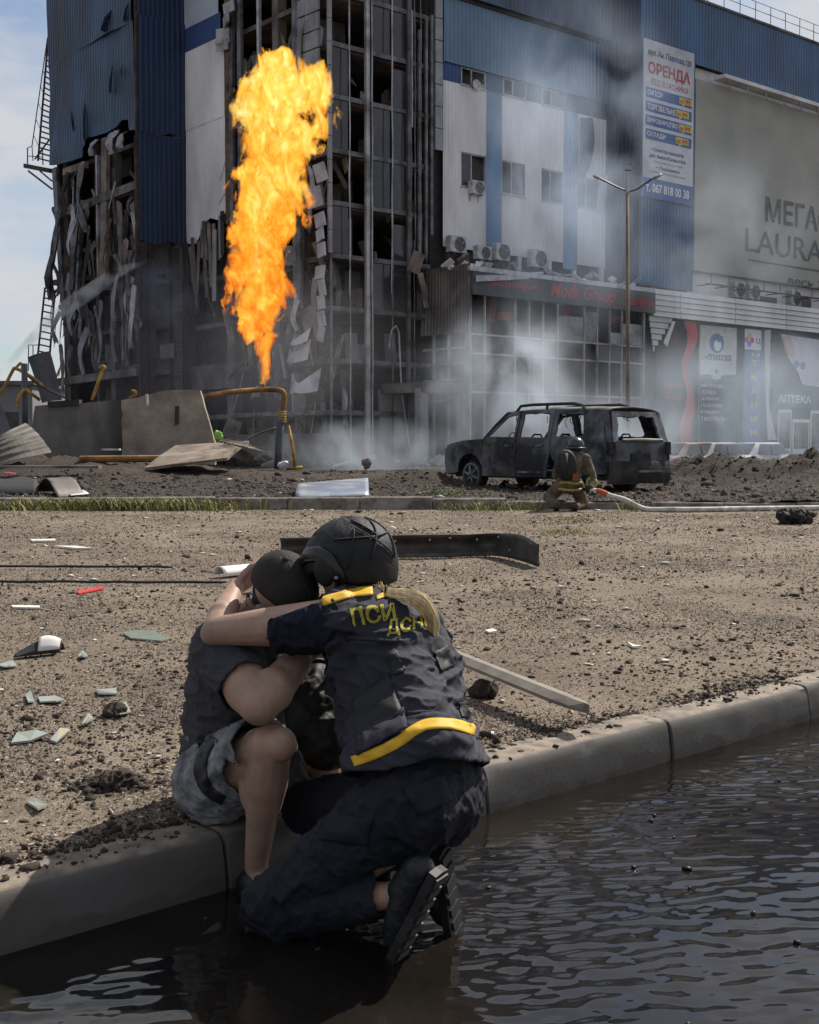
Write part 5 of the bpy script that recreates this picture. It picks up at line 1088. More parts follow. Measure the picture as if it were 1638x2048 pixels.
def keep(me, test, name):
    """the part of a skin whose face centres pass the test"""
    bm = bmesh.new(); bm.from_mesh(me); kill = [f for f in bm.faces if not test(f.calc_center_median())]; bmesh.ops.delete(bm, geom=kill, context='FACES')
    edge_v = [v for v in bm.verts if v.is_boundary]
    for _ in range(24):                       # even out the cut edge
        new = {}
        for v in edge_v:
            nb = [e.other_vert(v).co for e in v.link_edges if e.is_boundary]
            if len(nb) == 2: new[v] = v.co*.4+(nb[0]+nb[1])*.3
        for v, c in new.items(): v.co = c
    m2 = bpy.data.meshes.new(name); bm.to_mesh(m2); bm.free(); return m2
def attach(name, me, material, parent, solid=0, offset=-1):
    c = co_of(me); set_co(me, c-np.array(origin(parent), np.float32)); me.materials.clear(); o = link_mesh(name, me, material, parent, True)
    if solid: md = o.modifiers.new('thickness', 'SOLIDIFY'); md.thickness = solid; md.offset = offset
    return o
def bvh_of(o_list):
    vs, fs = [], []
    for me, off in o_list:
        k = len(vs); vs += [Vector(v.co)+off for v in me.vertices]; fs += [tuple(i+k for i in p.vertices) for p in me.polygons]
    return BVHTree.FromPolygons(vs, fs)
def onto(bvh, p, direction, lift):
    """slide p along direction until it meets the surface, then lift it off"""
    hit = bvh.ray_cast(Vector(p)-Vector(direction)*1.0, Vector(direction), 2.5)
    if hit[0] is None:
        q = bvh.find_nearest(Vector(p)); return q[0]+q[1]*lift
    n = hit[1] if hit[1].dot(Vector(direction)) < 0 else -hit[1]
    return hit[0]+n*lift

# ------------------------------------------------------------------ kneeling firefighter
FD = 21.25
def F(px, py, dd=0.): return P(px, py, FD+dd)
fz = ground_z(2.7, 21.2)
M_tan = mat('tan_turnout_cloth', (.12, .09, .058), .9, var=.35, scale=7, dirt=(.05, .038, .026), damt=.45, dscale=5, bump=.5, bscale=35)
M_hiviz = mat('yellow_reflective_tape', (.30, .26, .05), .6, var=.25, scale=10, dirt=(.2, .16, .05), damt=.4, dscale=9)
M_blk = mat('black_gear', (.014, .014, .016), .6, var=.4, scale=9)
M_skin = mat('skin', (.40, .25, .18), .5, var=.14, scale=14, spec=.4, dirt=(.34, .195, .14), damt=.45, dscale=18, dsharp=.22, dirt2=(.20, .15, .115), d2amt=.22, d2scale=11, bump=.3, bscale=210)
ff = thing('person', 'firefighter in tan gear and dark helmet kneeling behind the burnt car with a hose', 'person', (F(1140, 1015).x, FD, fz))
hips, chest, neck = F(1140, 968), F(1146, 922, .05), F(1152, 903, .08)
kR, kL = F(1166, 1000, .30), F(1098, 992, .22); kR.z = fz+.09; kL.z = fz+.22
fR, fL = F(1150, 1010, -.22), F(1112, 1012, -.28); fR.z = fz+.06; fL.z = fz+.07
sR, eR, wR = F(1172, 917, 0), F(1186, 955, -.12), F(1181, 974, -.26)
sL, eL, wL = F(1124, 920, .08), F(1112, 950, .28), F(1150, 962, .42)
body = fuse('body', [[(hips, .17), (chest, .185), (neck, .075)], [(neck, .07), (F(1152, 893, .08), .095)], [(sR, .09), (eR, .075), (wR, .05)], [(sL, .09), (eL, .075), (wL, .05)],
                     [(hips+Vector((.1, 0, 0)), .13), (kR, .095), (fR+Vector((0, .1, 0)), .07), (fR, .06)], [(hips-Vector((.12, 0, 0)), .13), (kL, .10), (fL+Vector((0, .12, .02)), .075), (fL, .06)]], .022, 5)
body = displace(body, lambda p: .012*nz3(p, 9)+.008*nz3(p, 22))
attach('body', body, M_tan, ff)
mb = MB(); hc = F(1152, 892, .08)
for i in range(5): pass
mb.sph(hc+Vector((0, 0, .02)), (.14, .155, .135)); mb.tube([hc+Vector((.155*math.cos(6.2832*i/16), .175*math.sin(6.2832*i/16), -.035)) for i in range(17)], .018, 5, False); mb.build('helmet', mat('dark_helmet', (.035, .04, .05), .3, var=.2, scale=6), ff, True)
mb = MB(); mb.tube([hc+Vector((.10*math.cos(6.2832*i/14), .11*math.sin(6.2832*i/14), -.13)) for i in range(15)], .035, 6, False); mb.build('collar', M_tan, ff, True)
pk = F(1131, 930, -.17); mb = MB(); mb.sph(pk, (.19, .09, .26), None, 20, 12, .55); o = mb.build('air_pack', M_blk, ff, True)
mb = MB(); mb.tube([pk+Vector((-.05, -.1, -.2)), pk+Vector((-.03, -.12, .2))], .06, 10); mb.build('cylinder', M_blk, o, True)
mb = MB(); mb.box(pk+Vector((.16, -.06, -.20)), (.05, .02, .06)); mb.build('pouch', mat('orange_pouch', (.22, .07, .025), .8), o)
for nm, pts, rr in (('waist_band', [hips+Vector((.19*math.cos(a), .19*math.sin(a), .02+.01*math.cos(3*a))) for a in [6.2832*i/18 for i in range(19)]], .028), ('cuff_band', [eR.lerp(wR, .55)+Vector((.075*math.cos(a), .03*math.sin(a), .075*math.sin(a))) for a in [6.2832*i/12 for i in range(13)]], .03), ('hem_band', [hips+Vector((.20*math.cos(a), .20*math.sin(a), -.09+.01*math.cos(2*a))) for a in [6.2832*i/18 for i in range(19)]], .024)):
    mb = MB(); mb.tube(pts, rr, 6, False); mb.build(nm, M_hiviz, ff, True)
gl = fuse('gloves', [[(wR, .05), (wR+Vector((.03, -.02, -.06)), .048)]]+[[(wR+Vector((.03+.018*k, -.02-.01*k, -.07)), .02), (wR+Vector((.06+.02*k, -.03, -.11)), .017), (wR+Vector((.03+.02*k, -.05, -.13)), .015)] for k in range(-2, 2)]+[[(wR+Vector((.0, -.04, -.05)), .02), (wR+Vector((.03, -.08, -.09)), .016)]], .008, 2)
attach('glove', gl, M_blk, ff)
for f_ in (fR, fL): mb = MB(); mb.sph(f_+Vector((0, -.02, -.0)), (.06, .14, .07), None, 12, 8); mb.build('boot', M_blk, ff, True)
# fire hose
hz = ground_z(4, 21)
pts = [wR+Vector((.0, -.02, -.06)), F(1200, 983, -.35), F(1222, 992, -.4), F(1250, 1000, -.45)]+[Vector((*P(px, py, dd).xy, hz+.045)) for px, py, dd in ((1290, 1008, 20.9), (1340, 1010, 20.7), (1400, 1011, 20.7), (1470, 1011, 20.9), (1560, 1010, 21.1), (1660, 1008, 21.3), (1800, 1004, 21.7), (2000, 1000, 22))]
def smoothline(pts, k=6):
    pts = [Vector(p) for p in pts]; q = [pts[0]*2-pts[1]]+pts+[pts[-1]*2-pts[-2]]; o = []
    for i in range(1, len(q)-2):
        a, b, c, d_ = q[i-1:i+3]
        for j in range(k):
            t = j/k; o.append(.5*((2*b)+(c-a)*t+(2*a-5*b+4*c-d_)*t*t+(3*b-a-3*c+d_)*t**3))
    return o+[pts[-1]]
sl = smoothline(pts)
hs = thing('fire_hose', 'pale fire hose running from the firefighter across the ground to the right', 'hose', (sl[-1].x, sl[-1].y, hz))
mb = MB(); mb.tube(sl, .045, 8); mb.build('tube', mat('pale_hose_canvas', (.5, .48, .43), .8, var=.2, scale=8, dirt=(.25, .21, .17), damt=.35, dscale=6), hs, True)
mb = MB(); mb.tube(sl[4:11], .048, 8); mb.build('orange_sleeve', mat('orange_sleeve', (.42, .10, .035), .8), hs, True)
mb = MB(); mb.tube([sl[0]+Vector((-.12, .25, .03)), sl[0]], [.025, .045], 8); mb.build('nozzle', M_blk, hs, True)
# ================================================================== the two people embracing on the kerb
def ax3(x, y):
    """orthonormal axes from a first and an approximate second direction"""
    X = Vector(x).normalized(); Y = Vector(y); Y = (Y-X*Y.dot(X)).normalized(); return (X, Y, X.cross(Y))
def ridge(p, s, stretch, o=0., sharp=2.):
    n = noise.noise(Vector((p[0]*s*stretch[0]+o, p[1]*s*stretch[1]+o*.6, p[2]*s*stretch[2]-o))); return (1-abs(n)*1.6)**sharp if abs(n) < .62 else 0.
def hand_chains(w, fwd, side, up, curl, s=1.):
    """palm and five unequal, bent fingers from wrist w; fwd along the palm, side toward the thumb, up out of the back of the hand"""
    fwd, side, up = Vector(fwd).normalized(), Vector(side).normalized(), Vector(up).normalized(); ch = []
    for k, (o, l, r) in enumerate(((.030, .072, .0088), (.010, .080, .009), (-.010, .074, .0087), (-.029, .058, .0078))):
        a = w+fwd*.088*s+side*o*s; ch.append([(w+fwd*.02+side*o*.7*s, .014*s), (a, .0125*s)]); p = a; ang = curl*.5
        pts = [(p, r*1.1*s)]
        for j, f in enumerate((.45, .31, .24)):
            p = p+(fwd*math.cos(ang)-up*math.sin(ang))*(l*f*s); pts.append((p, (r-.0008*(j+1))*s)); ang += curl
        ch.append(pts)
    t0 = w+fwd*.03*s+side*.028*s; t1 = t0+(fwd*.5+side*.75-up*.3).normalized()*.042*s; t2 = t1+(fwd*.85+side*.3-up*.35).normalized()*.032*s; t3 = t2+(fwd*.9-up*.4).normalized()*.025*s
    ch.append([(t0, .015*s), (t1, .0125*s), (t2, .0105*s), (t3, .0085*s)]); return ch
M_navy = mat('navy_vest_cloth', (.021, .021, .032), .8, var=.25, scale=9, bump=.35, bscale=220, spec=.3, dirt=(.034, .033, .042), damt=.35, dscale=6, dsharp=.2)
M_tee = mat('dark_navy_cotton', (.009, .0105, .022), .85, var=.2, scale=10, bump=.3, bscale=240, spec=.25)
M_trous = mat('dark_navy_trousers', (.0105, .0115, .018), .8, var=.25, scale=8, bump=.35, bscale=230, spec=.3)
M_grey = mat('charcoal_cotton', (.042, .042, .050), .88, var=.15, scale=8, bump=.3, bscale=260, spec=.25)
M_denim = mat('faded_grey_denim', (.27, .275, .285), .85, var=.35, scale=12, dirt=(.05, .05, .054), damt=.45, dscale=11, dsharp=.2, bump=.45, bscale=300, spec=.25)
M_cap = mat('black_cap_cloth', (.022, .019, .016), .8, var=.3, scale=12, bump=.4, bscale=260, spec=.3)
M_helm = mat('black_helmet_cover', (.0075, .0075, .008), .6, var=.35, scale=14, bump=.6, bscale=120, spec=.35)
M_yel = mat('bright_yellow_tape', (.62, .36, .012), .6, var=.1, scale=14, bump=.15, bscale=200)
M_letter = mat('dull_yellow_print', (.36, .31, .035), .75, var=.2, scale=30)
M_strap = mat('black_webbing', (.010, .010, .012), .65, var=.3, scale=40, bump=.4, bscale=300)
M_hair = mat('sunlit_blond_hair', (.78, .58, .33), .4, var=.35, scale=60, stretch=(1, 1, .15), spec=.5)  # blond made lighter: sunlight on the ponytail is put into the colour
M_dhair = mat('light_brown_hair', (.16, .09, .045), .5, var=.4, scale=60)
M_shoe = mat('black_shoe_leather', (.010, .010, .011), .45, var=.4, scale=20, bump=.4, bscale=120)
M_sole = mat('black_rubber', (.013, .013, .013), .6, var=.3, scale=20)
M_sock = mat('white_sock', (.55, .55, .56), .9)

# ------------------------------------------------------------------ man seated on the kerb, facing right
man = thing('person', 'man in dark grey T-shirt, denim shorts and black cap sitting hunched on the kerb', 'person', PZ(430, 1640, KH))
pel, abd, che, nkb = P(458, 1555, 3.95), P(468, 1440, 3.93), P(478, 1335, 3.86), P(492, 1248, 3.80)
hdc = P(568, 1187, 3.70)
m_right = Vector((-.72, -.55, -.33)).normalized(); m_up = Vector((.22, -.48, .80)); m_up = (m_up-m_right*m_up.dot(m_right)).normalized(); m_fw = m_up.cross(m_right)
shR, elR, wrR = P(447, 1300, 3.66), P(519, 1412, 3.42), P(598, 1318, 3.58)
shL, elL, wrL = P(530, 1285, 4.0), P(680, 1310, 4.02), P(775, 1320, 3.90)
hpR, knR, anR = P(432, 1562, 3.78), P(541, 1492, 3.46), P(512, 1735, 3.60)
hpL, knL, anL = P(480, 1565, 4.06), P(650, 1510, 3.95), P(668, 1735, 3.90)
tors = [(pel, (.155, .19, .14)), (pel.lerp(abd, .5), (.150, .185, .13)), (abd, (.150, .185, .13)), (abd.lerp(che, .5), (.145, .19, .12)), (che, (.14, .195, .12)), (che.lerp(nkb, .55), (.125, .19, .09)), (nkb-Vector((0, 0, .03)), (.095, .15, .06))]
def tblobs(l, axf, g=0.): return [(c, tuple(x+g for x in r), axf(i/(len(l)-1))) for i, (c, r) in enumerate(l)]
m_ax = lambda u: ax3((.97, .2+.1*u, .1-.5*u), (0.2, -1, 0))
footR = [(anR, .04), (anR+Vector((.03, -.02, -.06)), .042), (anR+Vector((.17, -.06, -.085)), .034)]
footL = [(anL, .04), (anL+Vector((.03, -.02, -.06)), .042), (anL+Vector((.17, -.06, -.085)), .034)]
head = [(hdc, (.078, .10, .098), (m_right, m_fw, m_up)), (hdc+m_fw*.035-m_up*.045, (.062, .072, .075), (m_right, m_fw, m_up)), (hdc+m_fw*.10-m_up*.03, (.016, .022, .026), (m_right, m_fw, m_up)), (hdc+m_fw*.07-m_up*.10, (.035, .03, .025), (m_right, m_fw, m_up))]
ear_c = hdc+m_right*.070-m_up*.036-m_fw*.048
ears = []
for s in (1, -1):
    e = hdc+m_right*(.084*s)-m_up*.036-m_fw*.016
    for k in range(9):
        a = -.9+k*.46; ears.append((e+m_right*(s*.016)+m_up*(.034*math.sin(a+1.6)*1.0)-m_fw*(.006+.021*math.cos(a+1.6-1.2)), (.0100, .0100, .0100)))
    ears.append((e, (.010, .013, .022), (m_right, m_fw, m_up)))
chains = [[(nkb, .062), (hdc-m_up*.06-m_fw*.02, .058)], [(shR, .068), (shR.lerp(elR, .45), .070), (shR.lerp(elR, .72), .070), (elR, .055), (elR.lerp(wrR, .3), .060), (elR.lerp(wrR, .65), .050), (wrR, .038)], [(shL, .07), (elL, .046), (elL.lerp(wrL, .3), .05), (wrL, .031)],
          [(hpR, .105), (hpR.lerp(knR, .5), .092), (knR, .060), (knR.lerp(anR, .30), .062), (knR.lerp(anR, .62), .045), (anR, .034)]+footR[1:], [(hpL, .105), (hpL.lerp(knL, .5), .092), (knL, .066), (knL.lerp(anL, .30), .066), (knL.lerp(anL, .62), .050), (anL, .037)]+footL[1:]]
chains += hand_chains(wrR, (wrR-elR).normalized()+Vector((.5, .3, .2)), (0, -.3, 1), (-.2, -1, 0), .35, 1.05)+hand_chains(wrL, (.9, -.3, .2), (0, 0, 1), (.3, .9, 0), .4, 1.05)
calf = (knR.lerp(anR, .32)+Vector((-.028, .03, 0)), (.055, .05, .10)); kcap = (knR+Vector((.03, -.03, .012)), (.047, .045, .05))
mbody = fuse('body', chains, .0052, 5, tblobs(tors, m_ax, -.026)+head+ears+[calf, kcap, (elR+Vector((.0, -.012, -.02)), (.034, .032, .03)), (shR.lerp(elR, .5)+Vector((.015, -.01, .01)), (.062, .055, .055)), (elR.lerp(wrR, .35)+Vector((.0, -.01, 0)), (.058, .050, .066))])
attach('body', mbody, M_skin, man)
# T-shirt
def m_folds(p):
    q = Vector(p); h = (q.z-.2)/.6
    return .010*ridge(p, 7, (1.0, 1.0, 2.2), 3, 3)+.0035*nz3(p, 16, 2)-.004+.006*ridge(p, 15, (1, 1, 1.8), 9, 3.2)+.003*ridge(p, 30, (1, 1, 1.5), 5, 3)
tee = fuse('t_shirt', [[(shR, .092), (shR.lerp(elR, .74), .081)], [(shL, .082), (shL.lerp(elL, .5), .076)], [(nkb-Vector((.0, 0, .02)), .088), (nkb+Vector((.015, -.01, .02)), .075)]], .0060, 7, tblobs(tors, m_ax, .010))
slv_d = (elR-shR).normalized(); slv_c = shR.lerp(elR, .66); slvL_d = (elL-shL).normalized(); slvL_c = shL.lerp(elL, .44)
hem_z = P(380, 1528, 3.85).z
def tee_keep(c):
    if (c-slv_c).dot(slv_d) > 0 and (c-shR.lerp(elR, .74)).length < .14: return False
    if (c-slvL_c).dot(slvL_d) > 0 and (c-shL.lerp(elL, .5)).length < .13: return False
    if (c-(nkb+Vector((.012, -.01, .012)))).dot(m_up*.6+Vector((.2, 0, .6))) > 0.012 and (c-nkb).length < .12: return False
    return c.z > hem_z-.035+.012*math.sin(c.x*40+c.y*25)
tee = displace(tee, m_folds); tee = keep(tee, tee_keep, 't_shirt'); t_o = attach('t_shirt', tee, M_grey, man, .005)
# sleeve hem and collar seams as thin rolled edges
def ring(c, d, r, tr, name, m, parent, n=26, squash=1.):
    X, Y, Z = ax3(d, (0, 0, 1) if abs(Vector(d).normalized().z) < .9 else (1, 0, 0)); mb = MB(); mb.tube([Vector(c)+Y*(r*math.cos(6.2832*i/n))+Z*(r*squash*math.sin(6.2832*i/n)) for i in range(n+1)], tr, 5, False); return mb.build(name, m, parent, True)
# shorts
shr = fuse('shorts', [[(hpR, .128), (hpR.lerp(knR, .5), .112), (hpR.lerp(knR, .98), .098)], [(hpL, .128), (hpL.lerp(knL, .5), .112), (hpL.lerp(knL, .88), .10)]], .0062, 6, tblobs(tors[:3], m_ax, .004))
def shorts_keep(c):
    for h, k in ((hpR, knR), (hpL, knL)):
        d_ = (k-h).normalized(); s_ = (c-h).dot(d_)/(k-h).length
        if h is hpR:
            sd_ = (anR-knR).normalized(); t_ = (c-knR).dot(sd_)
            if t_ > .055 and ((c-knR)-sd_*t_).length < .125 and s_ > .62: return False
        if s_ > .90+.012*math.sin(c.z*60) and (c-h.lerp(k, .9)).length < .19: return False
    sh = min((c-h).dot((k-h).normalized())/(k-h).length for h, k in ((hpR, knR), (hpL, knL)))
    return c.z < hem_z+.09 or sh > .30
shr = displace(shr, lambda p: .012*ridge(p, 9, (1.2, 1, 1.5), 7, 3)+.007*ridge(p, 22, (1, 1.2, 1), 4, 3)+.003*ridge(p, 44, (1, 1, 1), 2, 3)-.006+.003*nz3(p, 20)); shr = keep(shr, shorts_keep, 'shorts'); s_o = attach('shorts', shr, M_denim, man, .006)
sb_ = bvh_of([(shr, origin(man))])
def ribbon(name, m, parent, bvh, line, w, lift, n=30, solid=.002):
    """a band laid on a surface: photo-pixel centre line, width in pixels, snapped onto the body as its own strip"""
    pts = [Vector((x, y, 0)) for x, y in line]; sl_ = smoothline(pts, 6); mb = MB(); k = len(sl_); cols_ = 5
    for i, p in enumerate(sl_):
        t = (sl_[min(i+1, k-1)]-sl_[max(i-1, 0)]).normalized(); nrm = Vector((-t.y, t.x, 0))
        ww = w if not callable(w) else w(i/(k-1))
        for j in range(cols_):
            q = p+nrm*(ww*(j/(cols_-1)-.5)); r_d = ray(q.x, q.y).normalized(); h = bvh.ray_cast(CAM, r_d, 10)
            if h[0] is None: h = bvh.find_nearest(CAM+r_d*3.6)
            nn = h[1] if h[1].dot(r_d) < 0 else -h[1]; mb.v.append(h[0]+nn*lift)
    mb.f = [(i*cols_+j, i*cols_+j+1, (i+1)*cols_+j+1, (i+1)*cols_+j) for i in range(k-1) for j in range(cols_-1)]
    return mb.build(name, m, parent, True, solid=solid)
ribbon('side_seam', M_strap, s_o, sb_, [(466, 1545), (475, 1510), (487, 1472), (508, 1445)], 5, .001)
ribbon('bag_strap', M_strap, man, sb_, [(428, 1475), (408, 1508), (402, 1545), (418, 1580), (448, 1600)], lambda u: 26-8*abs(2*u-1), .004)
for nm, c in (('shoe', anR), ('shoe', anL)):
    mb = MB(); mb.sph(c+Vector((.07, -.03, -.072)), (.145, .055, .045), ax3((1, -.3, 0), (0, 1, 0))); mb.sph(c+Vector((0, 0, -.05)), (.06, .05, .05)); mb.build(nm, M_shoe, man, True)
# cap: six-panel crown with seams, button and bill
cap_c = hdc+m_up*.026
def capf(u, v, g=0.):
    a = 6.2832*u; ph = v*(1.62-.30*abs(math.sin(a))**2); seam = abs(((u*6+.25) % 1)-.5)*2; r0 = 1.0+.012*(1-seam**6)
    b_ = 1.0+.02*math.cos(a)
    lat = m_right*(.090*math.sin(a)*math.sin(ph)*r0)+m_fw*(.112*math.cos(a)*math.sin(ph)*r0*b_); return cap_c+lat+m_up*((.112 if ph < 1.57 else .112)*math.cos(ph)*(1.0)+g)
mb = MB(); mb.grid(capf, 72, 18); crown = mb.build('cap', M_cap, man, True, solid=.004)
displace_o = None
mb = MB(); mb.sph(cap_c+m_up*.114, (.010, .010, .006), (m_right, m_fw, m_up)); mb.build('button', M_cap, crown, True)
for k in range(6):
    a = (k+.25-.5+.5)/6; mb = MB(); mb.tube([capf((k+.25)/6, v/14)+m_up*.001 for v in range(1, 15)], .0022, 4); mb.build('seam', M_strap, crown, True)
def bill(u, v): s = (u-.5)*2; return cap_c+m_right*(.088*s*(1-.15*v))+m_fw*((.100-.028*s*s)+v*.075*(1-s*s*.75))-m_up*(.004+.012*s*s+.018*v)
mb = MB(); mb.grid(bill, 18, 6); mb.build('bill', M_cap, crown, True, solid=.004)
mb = MB(); mb.grid(lambda u, v: hdc+m_right*(.076*math.cos(u*3.1416))-m_fw*(.015+.088*math.sin(u*3.1416))-m_up*(.005+.06*v), 10, 4); mb.build('hair', mat('dark_hair', (.02, .015, .012), .7, var=.4, scale=60), man, True, solid=.008)
mb = MB(); e0 = ear_c-m_fw*.03; mb.tube([ear_c+m_up*.03+m_fw*.005, ear_c+m_up*.012-m_fw*.034, ear_c-m_up*.03-m_fw*.036, ear_c-m_up*.055-m_fw*.01], [.003, .006, .007, .004], 6, flat=(.5, 1.1)); mb.build('mask_strap', mat('blue_grey_strap', (.07, .085, .13), .7), man, True)

# ------------------------------------------------------------------ rescue worker kneeling on the road, seen from behind
wom = thing('person', 'kneeling rescue worker in black helmet and navy vest with yellow stripes, hugging the man', 'person', PZ(640, 1880, 0))
wpel, wwai, wche, wupp, wnkb = P(836, 1545, 3.28), P(816, 1435, 3.42), P(790, 1335, 3.52), P(762, 1265, 3.58), P(742, 1200, 3.62)
whd = P(703, 1140, 3.63)
wshL, welL, wwrL = P(652, 1245, 3.44), P(433, 1262, 3.56), P(470, 1178, 3.78)
wshR, welR, wwrR = P(850, 1290, 3.74), P(735, 1345, 4.04), P(590, 1330, 4.13)
whpL, wknL, wanL = P(822, 1605, 3.17), P(545, 1818, 3.30), P(785, 1790, 3.13)
whpR, wknR, wanR = P(876, 1600, 3.36), P(612, 1615, 3.72), P(845, 1722, 3.36)
def w_ax(u):
    f_ = Vector((-.93, .38, 0)).lerp(Vector((-.66, .75, 0)), u); sp_ = (wnkb-wpel).normalized(); f_ = (f_-sp_*f_.dot(sp_)).normalized(); return (f_, sp_.cross(f_), sp_)
wt = [(wpel, (.135, .185, .11)), (wpel.lerp(wwai, .5), (.128, .18, .11)), (wwai, (.122, .172, .11)), (wwai.lerp(wche, .5), (.125, .178, .11)), (wche, (.128, .185, .11)), (wche.lerp(wupp, .6), (.122, .188, .09)), (wupp, (.108, .18, .075)), (wnkb-Vector((0, 0, .02)), (.075, .115, .05))]
h_fw = Vector((-.80, .56, -.22)).normalized(); h_up = Vector((-.16, .02, .98)); h_up = (h_up-h_fw*h_up.dot(h_fw)).normalized(); h_r = h_fw.cross(h_up)
whead = [(whd, (.075, .096, .10), (h_r, h_fw, h_up)), (whd+h_fw*.035-h_up*.05, (.058, .065, .07), (h_r, h_fw, h_up)), (whd+h_fw*.098-h_up*.03, (.014, .018, .022), (h_r, h_fw, h_up)), (whd+h_fw*.07-h_up*.10, (.03, .026, .022), (h_r, h_fw, h_up))]
# feet: toes on the road, soles turned back
toeL = PZ(800, 1925, 0)+Vector((0, 0, .035)); heelL = P(868, 1762, 3.05)
toeR = Vector((P(905, 1800, 3.3).x, 3.30, .03)); heelR = P(885, 1722, 3.26)
wch = [[(wnkb, .056), (whd-h_up*.06, .052)], [(wshL, .066), (wshL.lerp(welL, .5), .056), (welL, .042), (welL.lerp(wwrL, .3), .045), (wwrL, .027)], [(wshR, .066), (welR, .042), (wwrR, .027)],
       [(whpL, .115), (whpL.lerp(wknL, .5), .095), (wknL, .062), (wknL.lerp(wanL, .3), .058), (wanL, .034), (wanL.lerp(heelL, .4), .024)], [(whpR, .115), (whpR.lerp(wknR, .5), .095), (wknR, .062), (wknR.lerp(wanR, .3), .058), (wanR, .034), (wanR.lerp(heelR, .4), .024)]]
wch += hand_chains(wwrL, Vector((.62, .55, .50)), (.2, -.35, .9), (-.6, -.1, .75), .42, .95)+hand_chains(wwrR, (-.9, -.2, .1), (0, 0, 1), (0, .9, 0), .45, .95)
wbody = fuse('body', wch, .0052, 5, tblobs(wt, w_ax, -.015)+whead+[(welL+Vector((-.014, -.004, -.006)), (.032, .034, .034)), (welL.lerp(wwrL, .3), (.045, .045, .05))])
attach('body', wbody, M_skin, wom)
# trousers
but = [(P(856, 1590, 3.26), (.128, .145, .125), w_ax(0)), (P(882, 1572, 3.38), (.12, .125, .125), w_ax(0))]
tr = fuse('trousers', [[(whpL, .128), (whpL.lerp(wknL, .5), .106), (wknL, .079), (wknL.lerp(wanL, .35), .075), (wknL.lerp(wanL, .93), .055)], [(whpR, .128), (whpR.lerp(wknR, .5), .106), (wknR, .079), (wknR.lerp(wanR, .35), .075), (wknR.lerp(wanR, .93), .055)]], .0062, 7, tblobs(wt[:2], w_ax, .006)+but)
def tr_keep(c):
    for k, a in ((wknL, wanL), (wknR, wanR)):
        if (c-k).dot((a-k).normalized())/(a-k).length > .93 and (c-a).length < .085: return False
    return True
def tr_folds(p):
    q = Vector(p); near = math.exp(-((q-wknL).length/.16)**2)+.7*math.exp(-((q-whpL).length/.18)**2)
    return (.006+.014*near)*ridge(p, 10, (1.5, 1, .8), 5, 3)+(.005+.005*near)*ridge(p, 22, (1.3, 1, 1), 2, 3)+.003*ridge(p, 40, (1, 1, 1), 6, 3)-.006+.003*nz3(p, 15)
tr = displace(tr, tr_folds); tr = keep(tr, tr_keep, 'trousers'); tr_o = attach('trousers', tr, M_trous, wom, .006)
tb_ = bvh_of([(tr, origin(wom))])
def patch(name, m, parent, bvh, quad, lift, nu=10, nv=10, solid=.003, bulge=0.):
    q = [Vector((x, y, 0)) for x, y in quad]; mb = MB()
    for j in range(nv+1):
        for i in range(nu+1):
            u, v = i/nu, j/nv; c = (q[0]*(1-u)+q[1]*u)*(1-v)+(q[3]*(1-u)+q[2]*u)*v; rd = ray(c.x, c.y).normalized(); h = bvh.ray_cast(CAM, rd, 10)
            if h[0] is None: h = bvh.find_nearest(CAM+rd*3.5)
            nn = h[1] if h[1].dot(rd) < 0 else -h[1]; mb.v.append(h[0]+nn*(lift+bulge*math.sin(u*3.1416)*math.sin(v*3.1416)))
    mb.f = [(j*(nu+1)+i, j*(nu+1)+i+1, (j+1)*(nu+1)+i+1, (j+1)*(nu+1)+i) for j in range(nv) for i in range(nu)]; return mb.build(name, m, parent, True, solid=solid)
patch('back_pocket', M_trous, tr_o, tb_, [(802, 1575), (885, 1552), (905, 1600), (838, 1632)], .004)
patch('cargo_pocket', M_trous, tr_o, tb_, [(668, 1625), (745, 1640), (735, 1690), (640, 1680)], .005, bulge=.006)
# T-shirt sleeve and shoulders
tsh = fuse('t_shirt', [[(wshL+Vector((.05, .03, 0)), .085), (wshL, .085), (wshL.lerp(welL, .42), .078)], [(wshR, .083), (wshR.lerp(welR, .45), .074)], [(wnkb-Vector((0, 0, .03)), .075), (wnkb+Vector((-.005, 0, .01)), .064)]], .006, 6, tblobs(wt, w_ax, .0))
wd = (welL-wshL).normalized(); wdr = (welR-wshR).normalized()
def tsh_keep(c):
    if (c-wshL.lerp(welL, .42)).dot(wd+Vector((0, 0, .12))) > 0 and (c-wshL.lerp(welL, .5)).length < .14: return False
    if (c-wshR.lerp(welR, .45)).dot(wdr) > 0 and (c-wshR.lerp(welR, .5)).length < .12: return False
    return (c-wnkb).dot(Vector((-.3, .2, .9))) < .015
tsh = displace(tsh, lambda p: .011*ridge(p, 11, (2.2, 1, 1), 3, 3)+.004*ridge(p, 26, (1.5, 1, 1), 8, 3)+.003*nz3(p, 22)-.005); tsh = keep(tsh, tsh_keep, 't_shirt'); attach('t_shirt', tsh, M_tee, wom, .005)
